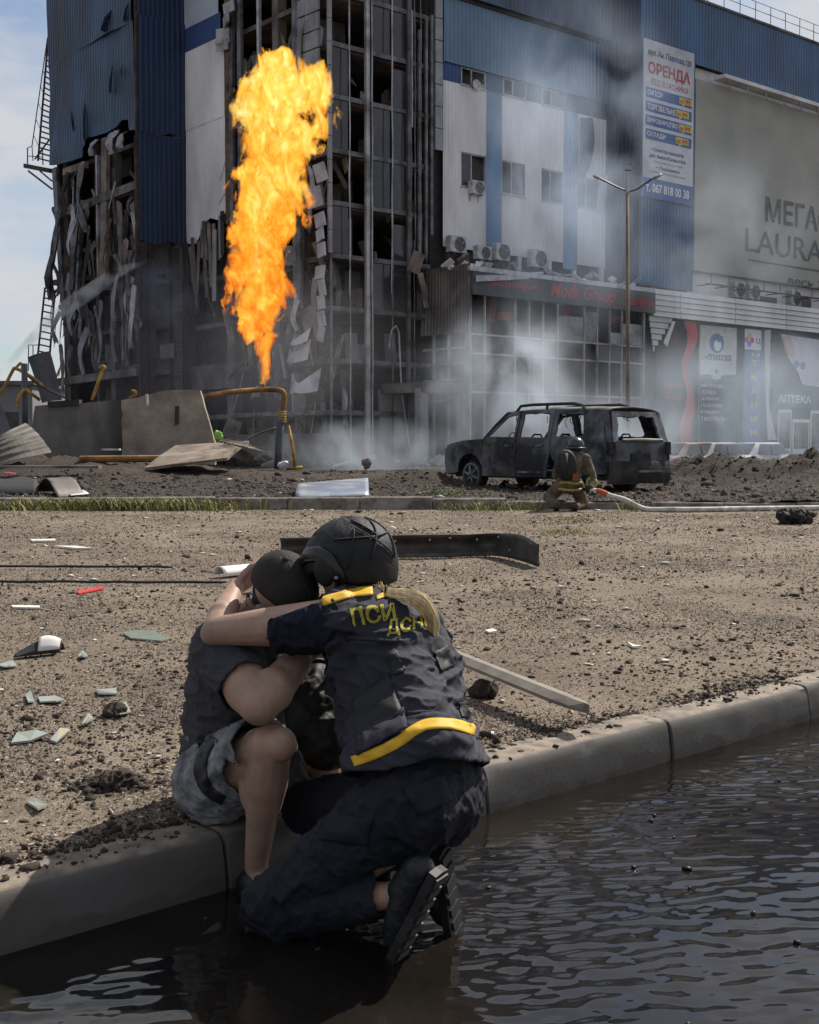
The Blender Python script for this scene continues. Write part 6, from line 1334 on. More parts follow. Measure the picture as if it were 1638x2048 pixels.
# vest
vs_ = fuse('vest', [[(wshL+Vector((.02, .02, .0)), .098), (wupp, .10), (wshR+Vector((-.04, -.03, .0)), .085)]], .0058, 6, tblobs(wt, w_ax, .024)+[(wwai+w_ax(.5)[0]*.05, (.13, .165, .14), w_ax(.5)), (wche+w_ax(.7)[0]*.05, (.13, .165, .12), w_ax(.7))], square=.62)
hemA, hemB, hemC = P(715, 1556, 3.2), P(858, 1535, 3.08), P(962, 1503, 3.35)
hn = (hemB-hemA).cross(hemC-hemA).normalized(); hn = hn if hn.z > 0 else -hn
sp_w = (wnkb-wpel).normalized()
hem_pt = P(850, 1530, 3.15); hem_n = (sp_w*.8+Vector((.05, -.1, .5))).normalized()
def v_keep(c):
    if (c-hem_pt).dot(hem_n) < .006*math.sin(c.x*30): return False
    if (c-wnkb).dot(sp_w) > -.012: return False
    if (c-(wshL+Vector((.012, .0, 0)))).dot(wd) > .0 and (c-wshL).length < .135: return False
    return True
def v_folds(p):
    q = Vector(p); h = (q-wpel).dot(sp_w); fl = .018*max(0, (.16-h)/.16)
    return fl+.012*ridge(p, 7.5, (.7, .7, 2.6), 6, 3)+.008*ridge(p, 15, (1, 1, 2.0), 1, 3.2)+.002*ridge(p, 30, (1, 1, 1.5), 11, 3)+.003*nz3(p, 20)-.006
vs_ = displace(vs_, v_folds); vs_ = keep(vs_, v_keep, 'vest'); v_o = attach('vest', vs_, M_navy, wom, .008)
vb = bvh_of([(vs_, origin(wom))])
ribbon('lower_stripe', M_yel, v_o, vb, [(706, 1524), (740, 1512), (790, 1489), (828, 1462), (858, 1449), (905, 1449), (950, 1461)], 21, .0022)
ribbon('shoulder_stripe', M_yel, v_o, vb, [(640, 1206), (672, 1196), (710, 1186), (745, 1182)], 17, .003)
ribbon('neck_stripe', M_yel, v_o, vb, [(752, 1196), (775, 1190), (800, 1196)], 10, .003)
patch('side_panel', M_strap, v_o, vb, [(705, 1400), (778, 1345), (812, 1448), (716, 1512)], .004)
patch('side_strap', M_strap, v_o, vb, [(770, 1310), (790, 1300), (812, 1340), (790, 1352)], .005)
patch('side_pouch', M_navy, v_o, vb, [(722, 1462), (808, 1418), (818, 1458), (728, 1506)], .008, bulge=.008)
patch('back_strap', M_strap, v_o, vb, [(866, 1305), (892, 1292), (910, 1330), (880, 1345)], .004)
patch('waist_tab', M_strap, v_o, vb, [(914, 1405), (940, 1402), (944, 1432), (922, 1436)], .004)
patch('yoke_fold', M_navy, v_o, vb, [(690, 1268), (800, 1275), (790, 1284), (692, 1280)], .003)
def vest_text(body, quad, bold):
    me, co = text_mesh(body, bold); bm = bmesh.new(); bm.from_mesh(me)
    for _ in range(3):
        ed = [e for e in bm.edges if e.calc_length() > .12]
        if not ed: break
        bmesh.ops.subdivide_edges(bm, edges=ed, cuts=1); bmesh.ops.triangulate(bm, faces=bm.faces)
    c = np.array([v.co[:] for v in bm.verts]); mn, mx_ = c.min(0), c.max(0); q = [Vector((x, y, 0)) for x, y in quad]; off = origin(wom)
    for v in bm.verts:
        u = (v.co.x-mn[0])/(mx_[0]-mn[0]); w = (mx_[1]-v.co.y)/(mx_[1]-mn[1]); p = (q[0]*(1-u)+q[1]*u)*(1-w)+(q[3]*(1-u)+q[2]*u)*w
        rd = ray(p.x, p.y).normalized(); h = vb.ray_cast(CAM, rd, 10)
        if h[0] is None: h = vb.find_nearest(CAM+rd*3.5)
        nn = h[1] if h[1].dot(rd) < 0 else -h[1]; v.co = h[0]+nn*.004-off
    bm.to_mesh(me); bm.free(); me.materials.clear(); return link_mesh('lettering', me, M_letter, v_o)
vest_text('ПСИ', [(698, 1217), (786, 1207), (792, 1240), (706, 1254)], .03)
vest_text('ДСНС', [(774, 1240), (866, 1228), (870, 1258), (774, 1276)], .03)
# helmet
hc = whd+h_up*.026+h_fw*-.004
def helf(u, v):
    a = 6.2832*u; ph = v*(1.72+.42*max(0, -math.cos(a))**.7+.06*max(0, math.cos(a))-.10*max(0, math.cos(a+.3)*abs(math.sin(a))**2)*2)
    c_, s_ = math.cos(a), math.sin(a)
    return hc+h_r*(.124*s_*math.sin(ph))+h_fw*((.142 if c_ > 0 else .138)*c_*math.sin(ph))+h_up*((.125 if ph < 1.57 else .16)*math.cos(ph)+.005*nz3((c_*2, s_*2, v*3), 2))
mb = MB(); mb.grid(helf, 60, 22); helm = mb.build('helmet', M_helm, wom, True, solid=.008)
# left side rail with an arm and a screw
side = -h_r
def on_h(f, u, g=0.):       # f forward, u up, in metres from the helmet centre, on the left side of the shell
    y = max(0, 1-(f/.142)**2-(u/.125)**2)**.5*.124; return hc+h_fw*f+h_up*u+side*(y+.010+g)
rail = [(.105, .035), (.06, .046), (.01, .042), (-.025, .018), (-.04, -.02), (-.045, -.055)]
mb = MB(); mb.tube([on_h(*p) for p in rail], [.013, .018, .019, .019, .018, .014], 8, flat=(1.25, .55)); ro = mb.build('side_rail', mat('black_plastic', (.012, .012, .013), .3, var=.3, scale=20), helm, True)
mb = MB(); mb.tube([on_h(f, u-.016, .004) for f, u in rail[:4]], .004, 5); mb.build('rail_edge', MATS['black_plastic'], ro, True)
mb = MB(); mb.sph(on_h(-.042, -.035, .012), .006); mb.build('screw', M_alu if 'M_alu' in globals() else M_sock, ro, True)
mb = MB(); mb.sph(on_h(.0, -.01, -.004), (.035, .016, .045), (h_fw, side, h_up)); mb.build('ear_cup', M_helm, helm, True)
# elastic cords over the back of the shell
def on_b(a, ph, g=.006): return hc+(h_r*(.124*math.sin(a)*math.sin(ph))+h_fw*(.139*math.cos(a)*math.sin(ph))+h_up*(.125*math.cos(ph)))*(1+g/.12)
for k, (a0, p0, a1, p1) in enumerate(((2.9, .55, 3.7, 1.6), (3.0, 1.7, 3.8, .8), (3.8, .8, 4.2, 1.7), (2.7, 1.1, 3.4, 1.15), (3.4, 1.15, 4.4, 1.0), (2.5, .5, 3.0, 1.7), (3.7, .5, 3.3, 1.15))):
    mb = MB(); mb.tube([on_b(a0+(a1-a0)*i/10, p0+(p1-p0)*i/10) for i in range(11)], .0028, 5); mb.build('cord', M_strap, helm, True)
patch_c = [on_b(1.2+.5*i, .55) for i in range(3)]
mb = MB(); mb.grid(lambda u, v: on_b(-.9+u*.9-.2, .30+v*.42, .004), 8, 5); mb.build('fabric_panel', mat('dark_green_cloth', (.02, .024, .014), .85), helm, True, solid=.002)
mb = MB(); mb.tube([on_h(-.03, -.05, -.004), whd+side*.075+h_fw*.02-h_up*.07, whd+h_fw*.06-h_up*.115], .007, 6, flat=(.4, 1.3)); mb.build('chin_strap', M_strap, helm, True)
# hair: back of the head and a ponytail of many strands
mb = MB(); mb.sph(whd-h_fw*.045-h_up*.045, (.072, .062, .07), (h_r, h_fw, h_up)); hair = mb.build('hair', M_dhair, wom, True)
tie = P(772, 1186, 3.50)
root = [P(752, 1172, 3.56), P(778, 1186, 3.47), P(815, 1192, 3.44), P(846, 1208, 3.45), P(866, 1242, 3.47), P(868, 1292, 3.49)]
pony = smoothline(root, 5); r_ = random.Random(2); mb = MB()
for k in range(230):
    a, rr = r_.uniform(0, 6.28), r_.random()**.5; o = Vector((math.cos(a)*rr*.7, math.sin(a)*rr, math.cos(a+.6)*rr)); ph = r_.uniform(0, 6); cut = r_.randint(-9, 0); pp = pony[:len(pony)+cut]
    mb.tube([p+o*((.007+.011*math.sin(min(1, i/(len(pony)-1)*1.4)*1.9))*(1 if i > 2 else .7))+Vector((0, 0, .003*math.sin(i*.5+ph)))-Vector((0, 0, .012*rr*max(0, i/(len(pony)-1)-.3)*math.sin(a)))+Vector((math.cos(ph), .3*math.sin(ph*2), math.sin(ph)*.6))*(.014*max(0, i/(len(pony)-1)-.35)**1.5) for i, p in enumerate(pp)], [.0024]*(len(pp)-1)+[.0008], 3)
mb.build('ponytail', M_hair, hair)
mb = MB()
for k in range(46):
    a = r_.uniform(-.5, .6); p0 = whd-h_fw*.06-h_up*(.03+.05*r_.random())+h_r*(a*.08); mb.tube([p0, p0.lerp(pony[2], .5)+Vector((r_.gauss(0, .012), -.02, r_.gauss(0, .012))), pony[3]+Vector((r_.gauss(0, .006), 0, r_.gauss(0, .006)))], [.002, .002, .001], 3)
mb.build('gathered_strands', M_hair, hair)
mb = MB(); mb.tube([pony[4]+Vector((.0, .016*math.cos(a), .016*math.sin(a))) for a in [6.2832*i/12 for i in range(13)]], .005, 5, False); mb.build('hair_tie', M_strap, hair, True)
# shoes
for toe, heel, ank in ((toeL, heelL, wanL), (toeR, heelR, wanR)):
    d_ = (toe-heel).normalized(); back = Vector((.82, -.45, .25)); Z_ = (back-d_*back.dot(d_)).normalized(); X_ = d_.cross(Z_)     # Z_ points out of the sole
    up_ = fuse('shoe', [[(heel-Z_*.045, .040), (heel.lerp(toe, .35)-Z_*.045, .040), (heel.lerp(toe, .7)-Z_*.034, .040), (toe-Z_*.022-d_*.02, .034)], [(heel-Z_*.05, .040), (ank.lerp(heel, .30), .045)]], .006, 4)
    so = attach('shoe', displace(up_, lambda p: .002*ridge(p, 40, (1, 1, 1), 2)), M_shoe, wom)
    prof = [(-.035, .0), (-.03, .033), (.03, .036), (.10, .034), (.17, .042), (.23, .040), (.262, .02)]
    ol = [(s, w) for s, w in prof]+[(s, -w) for s, w in prof[::-1]]
    mb = MB(); mb.prism([heel+d_*s+X_*w-Z_*.012 for s, w in ol], Z_*.022); sole = recalc(mb.build('sole', M_sole, so))
    for k in range(7):
        mb = MB(); s = -.01+k*.038; mb.box(heel+d_*s+Z_*.012, (.012, .03, .005), (d_, X_, Z_)); mb.build('tread', M_sole, so)
    mb = MB(); mb.tube([ank.lerp(heel, .12), ank.lerp(heel, .30)], [.038, .044], 14); mb.build('sock', M_sock, wom, True)

# dark bag squeezed between the two
bg_c = P(622, 1425, 3.74)
bag = fuse('bag', [], .007, 4, [(bg_c, (.075, .08, .12)), (bg_c+Vector((.05, .0, -.07)), (.09, .09, .10)), (bg_c+Vector((.02, .03, .07)), (.06, .07, .07))])
bag = displace(bag, lambda p: .012*ridge(p, 14, (1, 1, 1), 8, 2)+.005*ridge(p, 34, (1, 1, 1), 3, 2)-.006)
bt = thing('bag', 'dark crumpled bag squeezed between the embracing man and woman', 'bag', (bg_c.x, bg_c.y, bg_c.z-.16)); bo = attach('sack', bag, mat('dark_olive_nylon', (.017, .017, .014), .65, var=.4, scale=14), bt)
mb = MB(); mb.tube(smoothline([bg_c+Vector((-.03, -.03, .10)), bg_c+Vector((-.02, -.06, .16)), bg_c+Vector((.05, -.04, .16)), bg_c+Vector((.06, 0, .10))]), .008, 6); mb.build('handle', M_strap, bt, True)
# ================================================================== wreckage on the lot and the pavement
M_ypipe = mat('yellow_gas_pipe', (.42, .25, .035), .7, var=.3, scale=3, dirt=(.12, .07, .035), damt=.4, dscale=2.5)
M_opipe = mat('scorched_orange_pipe', (.30, .15, .04), .75, var=.35, scale=3, dirt=(.10, .05, .025), damt=.45, dscale=2)
M_slab = mat('broken_slab_concrete', (.40, .33, .265), .92, var=.25, scale=1.2, dirt=(.10, .08, .066), damt=.42, dscale=.8, dsharp=.2, bump=.5, bscale=12)  # paler than the wall: sunlight on the slab's face put into the colour
M_wallc = mat('dirty_wall_concrete', (.21, .19, .17), .92, var=.3, scale=1, dirt=(.055, .05, .045), damt=.5, dscale=.7, dstretch=(1, 1, .4), dsharp=.2, bump=.4, bscale=10)
M_dsheet = mat('dark_blue_grey_sheet', (.06, .066, .08), .55, .2, var=.3, scale=1.5)
M_gsheet = mat('dusty_grey_sheet', (.14, .13, .115), .6, .15, var=.3, scale=2, dirt=(.09, .075, .06), damt=.45, dscale=2.5)
M_ply = mat('splintered_board', (.24, .195, .155), .9, var=.4, scale=2, stretch=(.3, 3, 1), dirt=(.08, .06, .045), damt=.4, dscale=1.5, bump=.6, bscale=14)
def lean(px, py, d, off=0.): return P(px, py, d)+Vector((0, 0, off))
def slab(name, label, cat, pix, d, thick, m, ddepth=None, base_py=None, rough=.03):
    """upright plate given by its outline in the photo, standing at distance d, with real thickness and chipped edges"""
    r2 = random.Random(len(label)); pts = []
    for i, (a, b) in enumerate(zip(pix, pix[1:]+pix[:1])):
        n = max(1, int(math.hypot(b[0]-a[0], b[1]-a[1])/14))
        for k in range(n):
            u = k/n; p = P(a[0]+(b[0]-a[0])*u, a[1]+(b[1]-a[1])*u, d if ddepth is None else d+ddepth((a[0]+(b[0]-a[0])*u), (a[1]+(b[1]-a[1])*u)))
            pts.append(p+Vector((r2.uniform(-rough, rough), 0, r2.uniform(-rough, rough))*(1 if True else 0)) if k else p)
    ctr = sum(pts, Vector())/len(pts); zmin = min(p.z for p in pts)
    t = thing(name, label, cat, (ctr.x, ctr.y, zmin)); mb = MB(); mb.prism(pts, (0, thick, 0)); o = recalc(mb.build('plate', m, t)); return t
ws = slab('concrete_wall', 'long dark stained concrete wall below the torn blue tower', 'wall', [(70, 812), (150, 806), (240, 800), (256, 800), (256, 935), (60, 935)], 42.5, .3, M_wallc)
mb = MB(); p0, p1 = P(95, 803, 42.4), P(158, 799, 42.4); mb.prism([p0, p1, p1+Vector((0, 0, -.18)), p0+Vector((0, 0, -.18))], (0, .4, 0)); recalc(mb.build('coping', M_dark, ws))
sl1 = slab('concrete_slab', 'upright broken concrete slab with a sunlit face beside the flame pipe', 'slab', [(243, 800), (262, 797), (290, 790), (345, 780), (400, 781), (414, 830), (433, 893), (430, 930), (245, 930)], 41.2, .28, M_slab)
mb = MB(); mb.prism([P(x, y, 41.17) for x, y in ((350, 812), (358, 812), (357, 848), (349, 850))], (0, .06, 0)); recalc(mb.build('notch', M_dark, sl1))
mb = MB(); mb.tube([P(294, 788, 41.0), P(295, 812, 41.0)], .05, 6); mb.build('reinforcing_bar', M_acw, sl1)
def sheet(name, label, cat, fn, nu, nv, m, base, thick=.012):
    t = thing(name, label, cat, base); mb = MB(); mb.grid(fn, nu, nv); mb.build('sheet', m, t, False, solid=thick); return t
def bil(q, d, bow=0., rib=0., nr=6):
    q = [P(x, y, dd) for (x, y), dd in zip(q, d)]
    return lambda u, v: (q[0]*(1-u)+q[1]*u)*(1-v)+(q[3]*(1-u)+q[2]*u)*v+Vector((0, -bow*math.sin(u*math.pi)-rib*(.5+.5*math.cos(v*nr*6.283)), bow*.3*math.sin(v*math.pi)))
sheet('corrugated_sheet', 'bent corrugated sheet lying against the left end of the concrete wall', 'metal sheet', bil([(-30, 893), (52, 846), (104, 905), (-30, 935)], (35.5, 36.5, 35.8, 35), .3, .06, 5), 12, 30, M_gsheet, P(40, 925, 35.6))
sheet('leaning_panel', 'dark blue-grey metal panel leaning at the foot of the tower', 'metal panel', bil([(55, 715), (100, 702), (124, 800), (84, 806)], (45, 45.5, 46, 45), .25), 8, 10, M_dsheet, P(100, 806, 45))
sheet('dark_sheet', 'dark curved metal plate at the left edge before the concrete wall', 'metal sheet', bil([(-40, 800), (0, 806), (28, 880), (-40, 890)], (38, 38.5, 38, 37), .2), 8, 8, M_dsheet, P(0, 885, 38))
sheet('splintered_panel', 'large splintered grey board fallen beside the gas pipe', 'board', bil([(352, 893), (498, 884), (455, 918), (290, 938)], (37.5, 37, 34.5, 34.5), .1, .0), 16, 8, M_ply, P(400, 930, 35.5), .08)
for k in range(9):
    a = P(440+k*7, 884+k*1.5, 36.5-.2*k); mb = MB(); mb.tube([a, a+Vector((.5, .1, .12-.03*k))], [.05, .008], 5); mb.build('splinter', M_ply, bpy.data.objects['splintered_panel'])
# posts, frames and pipes
def pole(name, label, cat, pts, r, m, seg=8, extra=None):
    t = thing(name, label, cat, min((Vector(p) for p in pts), key=lambda p: p.z)); mb = MB(); mb.tube(pts, r, seg); mb.build('shaft', m, t, True)
    if extra: extra(t)
    return t
def frame_extra(t):
    mb = MB(); mb.tube(smoothline([P(45, 740, 40), P(80, 770, 40), P(130, 795, 40)]), .05, 6); mb.build('rail', M_wallc, t, True)
    mb = MB(); mb.tube(smoothline([P(30, 738, 40), P(42, 726, 40), P(45, 740, 40)]), .045, 6); mb.build('bend', M_ypipe, t, True)
pole('bent_pipe_frame', 'bent yellow pipe frame at the left edge behind the sheet', 'pipe', smoothline([P(-10, 800, 40), P(8, 775, 40), P(25, 742, 40), P(32, 737, 40), P(60, 752, 40), P(86, 772, 40)]), .055, M_ypipe, 8, frame_extra)
def post_extra(t):
    mb = MB(); mb.tube(smoothline([P(36, 815, 39.6), P(38, 795, 39.6), P(50, 778, 39.6)]), .06, 6); mb.build('elbow', M_ypipe, t, True)
    mb = MB(); mb.tube([P(50, 778, 39.6), P(80, 800, 39.6)], .05, 6); mb.build('branch', M_ypipe, t, True)
pole('steel_post', 'square dark steel post beside the bent yellow frame', 'post', [P(49, 727, 39.8), P(50, 900, 39.8)], .10, M_dsheet, 4, post_extra)
pole('hooked_pipe', 'yellow gas pipe with a hooked top leaning behind the concrete wall', 'pipe', smoothline([P(184, 800, 44), P(196, 765, 44), P(205, 742, 44), P(209, 735, 44), P(203, 733, 44), P(199, 738, 44)], 4), .06, M_ypipe)
pole('pipe_hook', 'small bent orange pipe end above the broken slab', 'pipe', smoothline([P(258, 797, 43.5), P(269, 792, 43.5), P(270, 784, 43.5), P(263, 782, 43.5)], 4), .06, M_opipe)
gd = 46.
def gas_extra(t):
    for k in range(5): mb = MB(); q = P(565, 822+k*5, gd); mb.tube([q, q+Vector((0, 0, -.06))], .14, 10); mb.build('coupling_ring', M_ypipe, t, True)
    mb = MB(); mb.tube([P(561, 842, gd), P(558, 880, gd), P(555, 938, gd)], [.16, .14, .13], 10); mb.build('riser', M_dsheet, t, True)
    mb = MB(); mb.tube([P(527, 778, gd), P(527, 768, gd)], .06, 8); mb.build('burner_stub', M_opipe, t, True)
pole('gas_pipe', 'scorched orange gas pipe arching to a riser under the flame', 'pipe', smoothline([P(396, 796, 44), P(430, 789, 44.8), P(470, 783, 45.4), P(530, 779, gd), P(556, 780, gd), P(566, 784, gd), P(569, 795, gd), P(567, 815, gd), P(565, 824, gd)], 5), .095, M_opipe, 10, gas_extra)
def mk_extra(t): mb = MB(); mb.tube([P(572, 937, 45), P(605, 935, 45)], .06, 6); mb.build('foot', M_ypipe, t, True)
pole('marker_post', 'thin leaning yellow post right of the gas pipe riser', 'post', [P(577, 851, 45), P(586, 900, 45), P(590, 936, 45)], [.05, .06, .06], M_ypipe, 8, mk_extra)
pole('handrail', 'thin grey handrail bent down in the smoke near the gas pipe', 'handrail', smoothline([P(480, 890, 47), P(515, 868, 47), P(555, 855, 47)], 3), .04, M_steel)
# high-visibility jacket lying by the slab, white sack at the riser
def lump(name, label, cat, c, r, m, amp=.25, n=5, seed=1):
    r2 = random.Random(seed); bl = [(c+Vector((r2.uniform(-1, 1)*r[0]*.6, r2.uniform(-1, 1)*r[1]*.6, r2.uniform(-.3, .6)*r[2])), tuple(x*r2.uniform(.5, .8) for x in r)) for _ in range(n)]
    me = fuse(name, [], min(r)*.16, 2, bl); displace(me, lambda p: amp*min(r)*ridge(p, 1.2/min(r), (1, 1, 1), seed, 2)); t = thing(name, label, cat, (c.x, c.y, c.z-r[2])); attach('cloth', me, m, t); return t
lump('safety_vest', 'bright green safety vest by the broken slab edge', 'vest', P(437, 872, 40.6), (.13, .10, .17), mat('bright_green_cloth', (.22, .45, .08), .8))
lump('white_sack', 'small white sack at the foot of the gas pipe riser', 'sack', P(566, 930, 44.6), (.16, .12, .16), M_acw, seed=4)
lump('plaster_lump', 'pale broken block standing in the smoke right of the yellow post', 'block', P(733, 930, 40), (.14, .12, .2), M_board, seed=6)
# far dark soil with planks
for k, (x0, y0, x1, y1, d, w, m, lb) in enumerate(((0, 934, 200, 934, 33.5, .09, M_board, 'long pale plank lying across the soil on the left'), (160, 921, 330, 917, 36, .10, M_opipe, 'long orange pipe lying before the concrete wall'), (205, 899, 240, 899, 38.5, .07, M_acw, 'short white strip before the concrete wall'))):
    a, b = P(x0, y0, d), P(x1, y1, d); a.z = max(a.z, lot_z(a.x, a.y)+.05); b.z = max(b.z, lot_z(b.x, b.y)+.05); X = (b-a); t = thing('plank' if k != 1 else 'fallen_pipe', lb, 'plank' if k != 1 else 'pipe', a.lerp(b, .5)); mb = MB(); mb.box(a.lerp(b, .5), (X.length/2, w*2, w*.4), ax3(X, (0, 1, 0))) if k != 1 else mb.tube([a, b], w, 8); mb.build('bar', m, t)
def ground_sheet(name, label, cat, quad, m, curl=.15, thick=.01, lift=.03, nu=10, nv=6, z=None, twist=0.):
    """a bent flat fragment lying where the photo shows it"""
    zz = z if z is not None else None; q = []
    for x, y in quad:
        p = PZ(x, y, .2 if y > 1020 else .4); q.append(Vector((p.x, p.y, ground_z(p.x, p.y)+lift)))
    c = sum(q, Vector())/4; t = thing(name, label, cat, (c.x, c.y, ground_z(c.x, c.y))); mb = MB()
    mb.grid(lambda u, v: (q[0]*(1-u)+q[1]*u)*(1-v)+(q[3]*(1-u)+q[2]*u)*v+Vector((0, 0, curl*(math.sin(v*math.pi)+twist*u*v)+.02*curl*nz3((u*9, v*9, 1), 1))), nu, nv); mb.build('sheet', m, t, True, solid=thick); return t
ground_sheet('curved_sheet', 'curved grey metal sheet on the soil at the left', 'metal sheet', [(72, 982), (120, 980), (168, 990), (115, 992)], M_gsheet, .30, .012)
ground_sheet('curved_sheet', 'pale flat tip of metal beside the curved grey sheet', 'metal sheet', [(130, 980), (160, 984), (178, 990), (140, 992)], M_acw, .03, .012, .05)
ground_sheet('black_fragment', 'black fragment with a red stripe at the left edge of the soil', 'fragment', [(-40, 975), (70, 973), (78, 988), (-40, 988)], M_blk, .22, .02)
ground_sheet('red_strip', 'red strip on the black fragment at the left edge', 'strip', [(8, 964), (30, 964), (32, 968), (8, 968)], mat('red_plastic', (.40, .03, .025), .5), .02, .01, .26)
ground_sheet('bent_sheet', 'bent blue-grey metal sheet lying just beyond the far kerb', 'sheet', [(600, 980), (735, 972), (738, 990), (590, 992)], mat('blue_grey_film', (.15, .18, .24), .45, .2, var=.2, scale=2, dirt=(.45, .45, .46), damt=.28, dscale=1.2), .17, .008, .04, 16, 8)
# long bent metal rail behind the people
M_rail = mat('dark_galvanised_rail', (.075, .070, .062), .55, .3, var=.3, scale=6, dirt=(.035, .03, .026), damt=.45, dscale=5)
rb = thing('bent_rail', 'long dark bent metal strip with holes lying behind the helmeted woman', 'metal strip', PZ(850, 1125, .19))
line = [(560, 1118), (640, 1117), (790, 1116), (900, 1114), (985, 1112), (1040, 1122), (1078, 1135)]
gp = [PZ(x, y, .19) for x, y in line]; tops = [1078, 1076, 1072, 1070, 1068, 1070, 1090]; gs = smoothline(gp, 5)
hts = [(CAMZ-((ty-890)/FPX)*p.y)-.19 for ty, p in zip(tops, gp)]; hs_ = [v.x for v in smoothline([Vector((h, 0, 0)) for h in hts], 5)]
mb = MB(); n = len(gs)
for i in range(n):
    for j in range(7): v = j/6; mb.v.append(gs[i]+Vector((.0, .10*math.sin(v*math.pi)*(1 if i < n-6 else .5)+.02*math.sin(i*.7), hs_[i]*v+.004)))
mb.f = [(i*7+j, (i+1)*7+j, (i+1)*7+j+1, i*7+j+1) for i in range(n-1) for j in range(6)]; mb.build('strip', M_rail, rb, True, solid=.012)
r_ = random.Random(5)
for i in range(9):
    k = 8+int(i*2.6) % (n-9); v = r_.uniform(.3, .9); c = gs[k]+Vector((0, .10*math.sin(v*math.pi)-.016+.02*math.sin(k*.7), hs_[k]*v)); mb = MB(); mb.sph(c, (.012, .006, .012), None, 10, 6); mb.build('pale_hole_bead', M_acw, rb, True)  # pale beads painted in for light showing through the holes
# long trim bar resting at an angle on the pavement
tb0, tb1 = PZ(880, 1306, .30), PZ(1172, 1424, .26); tr_ = thing('trim_bar', 'long pale metal trim bar lying at an angle right of the kneeling woman', 'metal bar', (tb1.x, tb1.y, .17))
X_ = (tb1-tb0).normalized(); mb = MB(); Y_ = Vector((-X_.y, X_.x, 0)); wv = .045
prof = [(-wv, 0), (-wv, .012), (-.01, .03), (wv, .022), (wv, -.006), (.0, -.004)]
for s, sc in ((0, 1), (.3, 1), (.6, 1), (.85, 1), (.95, .8), (1, .35)):
    c = tb0.lerp(tb1, s); mb.v += [c+Y_*(y*sc)+Vector((0, 0, z*1.2)) for y, z in prof]
k = len(prof); mb.f = [(i*k+j, i*k+(j+1) % k, (i+1)*k+(j+1) % k, (i+1)*k+j) for i in range(5) for j in range(k)]+[tuple(range(k))[::-1], tuple(range(5*k, 6*k))]
recalc(mb.build('bar', mat('dusty_aluminium_trim', (.20, .178, .145), .6, .1, var=.2, scale=8, dirt=(.15, .125, .1), damt=.3, dscale=9), tr_))
# the bar is propped on a lump of soil
q = tb0.lerp(tb1, .35); lump('soil_heap', 'lump of dark soil propping up the pale trim bar', 'soil', Vector((q.x, q.y, .19)), (.06, .05, .045), M_clod, seed=3)
# white half pipe, black and white fragment, cables, slivers, shards
def half_pipe(name, label, a, b, r, m, cat='pipe'):
    t = thing(name, label, cat, a.lerp(b, .5)); X, Y, Z = ax3(b-a, (0, 0, 1)); mb = MB(); mb.grid(lambda u, v: a.lerp(b, u)+Y*(r*math.sin(math.pi*v))+Z*(r*math.cos(math.pi*v)), 8, 10); mb.build('shell', m, t, True, solid=.006); return t
a, b = PZ(438, 1150, .2), PZ(500, 1144, .2); half_pipe('white_half_pipe', 'white half-round pipe piece lying behind the man', a+Vector((0, 0, .0)), b, .07, mat('white_plastic', (.7, .69, .66), .4, var=.08))
fr = thing('mirror_fragment', 'torn black and white plastic fragment on the pavement at the left', 'fragment', PZ(80, 1312, .18)); q = [PZ(32, 1316, .17), PZ(125, 1306, .17)]
mb = MB(); mb.grid(lambda u, v: q[0].lerp(q[1], u)+Vector((0, .10*(v-.5), .012+.075*math.sin(u*2.4+.3)*math.sin(v*math.pi)*(.5+.8*u))), 14, 8); mb.build('shell', M_blk, fr, True, solid=.006)
mb = MB(); mb.grid(lambda u, v: q[0].lerp(q[1], .52+.46*u)+Vector((0, .085*(v-.5)-.005, .030+.075*math.sin((.52+.46*u)*2.4+.3)*math.sin(v*math.pi)*(.5+.8*(.52+.46*u)))), 8, 8); mb.build('white_cover', MATS['white_plastic'], fr, True, solid=.004)
for (x0, y0, x1, y1, lb) in ((-30, 1136, 345, 1137, 'thin black cable stretched over the pavement, the farther one'), (-30, 1167, 452, 1168, 'thin black cable stretched over the pavement, the nearer one')):
    a, b = PZ(x0, y0, .19), PZ(x1, y1, .19); t = thing('cable', lb, 'cable', a.lerp(b, .5), 'cables lying on the pavement'); mb = MB(); mb.tube([a.lerp(b, i/24)+Vector((0, .03*nz3((i*.3, y0, 0), 1), .016+.006*nz3((i, y0, 2), .4))) for i in range(25)], .011, 6); mb.build('strand', M_blk, t, True)
def flat_piece(name, label, cat, pix, m, thick=.006, lift=.006, z=.18, tilt=0., group=None):
    pts = []
    for i, (x, y) in enumerate(pix):
        p = PZ(x, y, z); pts.append(Vector((p.x, p.y, ground_z(p.x, p.y)+lift+tilt*(i % 2))))
    c = sum(pts, Vector())/len(pts); o = MB().prism(pts, (0, 0, thick)); o = recalc(o.build(name, m, base=(c.x, c.y, c.z))); tag(o, label, cat, group); return o
M_shard = mat('greenish_glass_shard', (.25, .31, .27), .1, var=.15, scale=9, spec=.6, dirt=(.3, .29, .25), damt=.4, dscale=12)
M_edge = mat('white_sliver', (.6, .57, .5), .7, var=.15, scale=20)
flat_piece('glass_shard', 'largest glass shard, long and flat, left of the man', 'glass shard', [(246, 1266), (268, 1260), (310, 1262), (338, 1278), (322, 1281), (262, 1276)], M_shard, .008, group='glass shards on the pavement')
flat_piece('glass_shard', 'big pale glass shard at the lower left, beside a smaller one', 'glass shard', [(22, 1490), (34, 1476), (72, 1465), (97, 1478), (60, 1486)], M_shard, .008, .006, .165, .012, 'glass shards on the pavement')
flat_piece('glass_shard', 'slanted glass shard right of the big lower left one', 'glass shard', [(100, 1485), (120, 1467), (141, 1464), (130, 1480), (112, 1489)], M_shard, .008, .006, .165, .012, 'glass shards on the pavement')
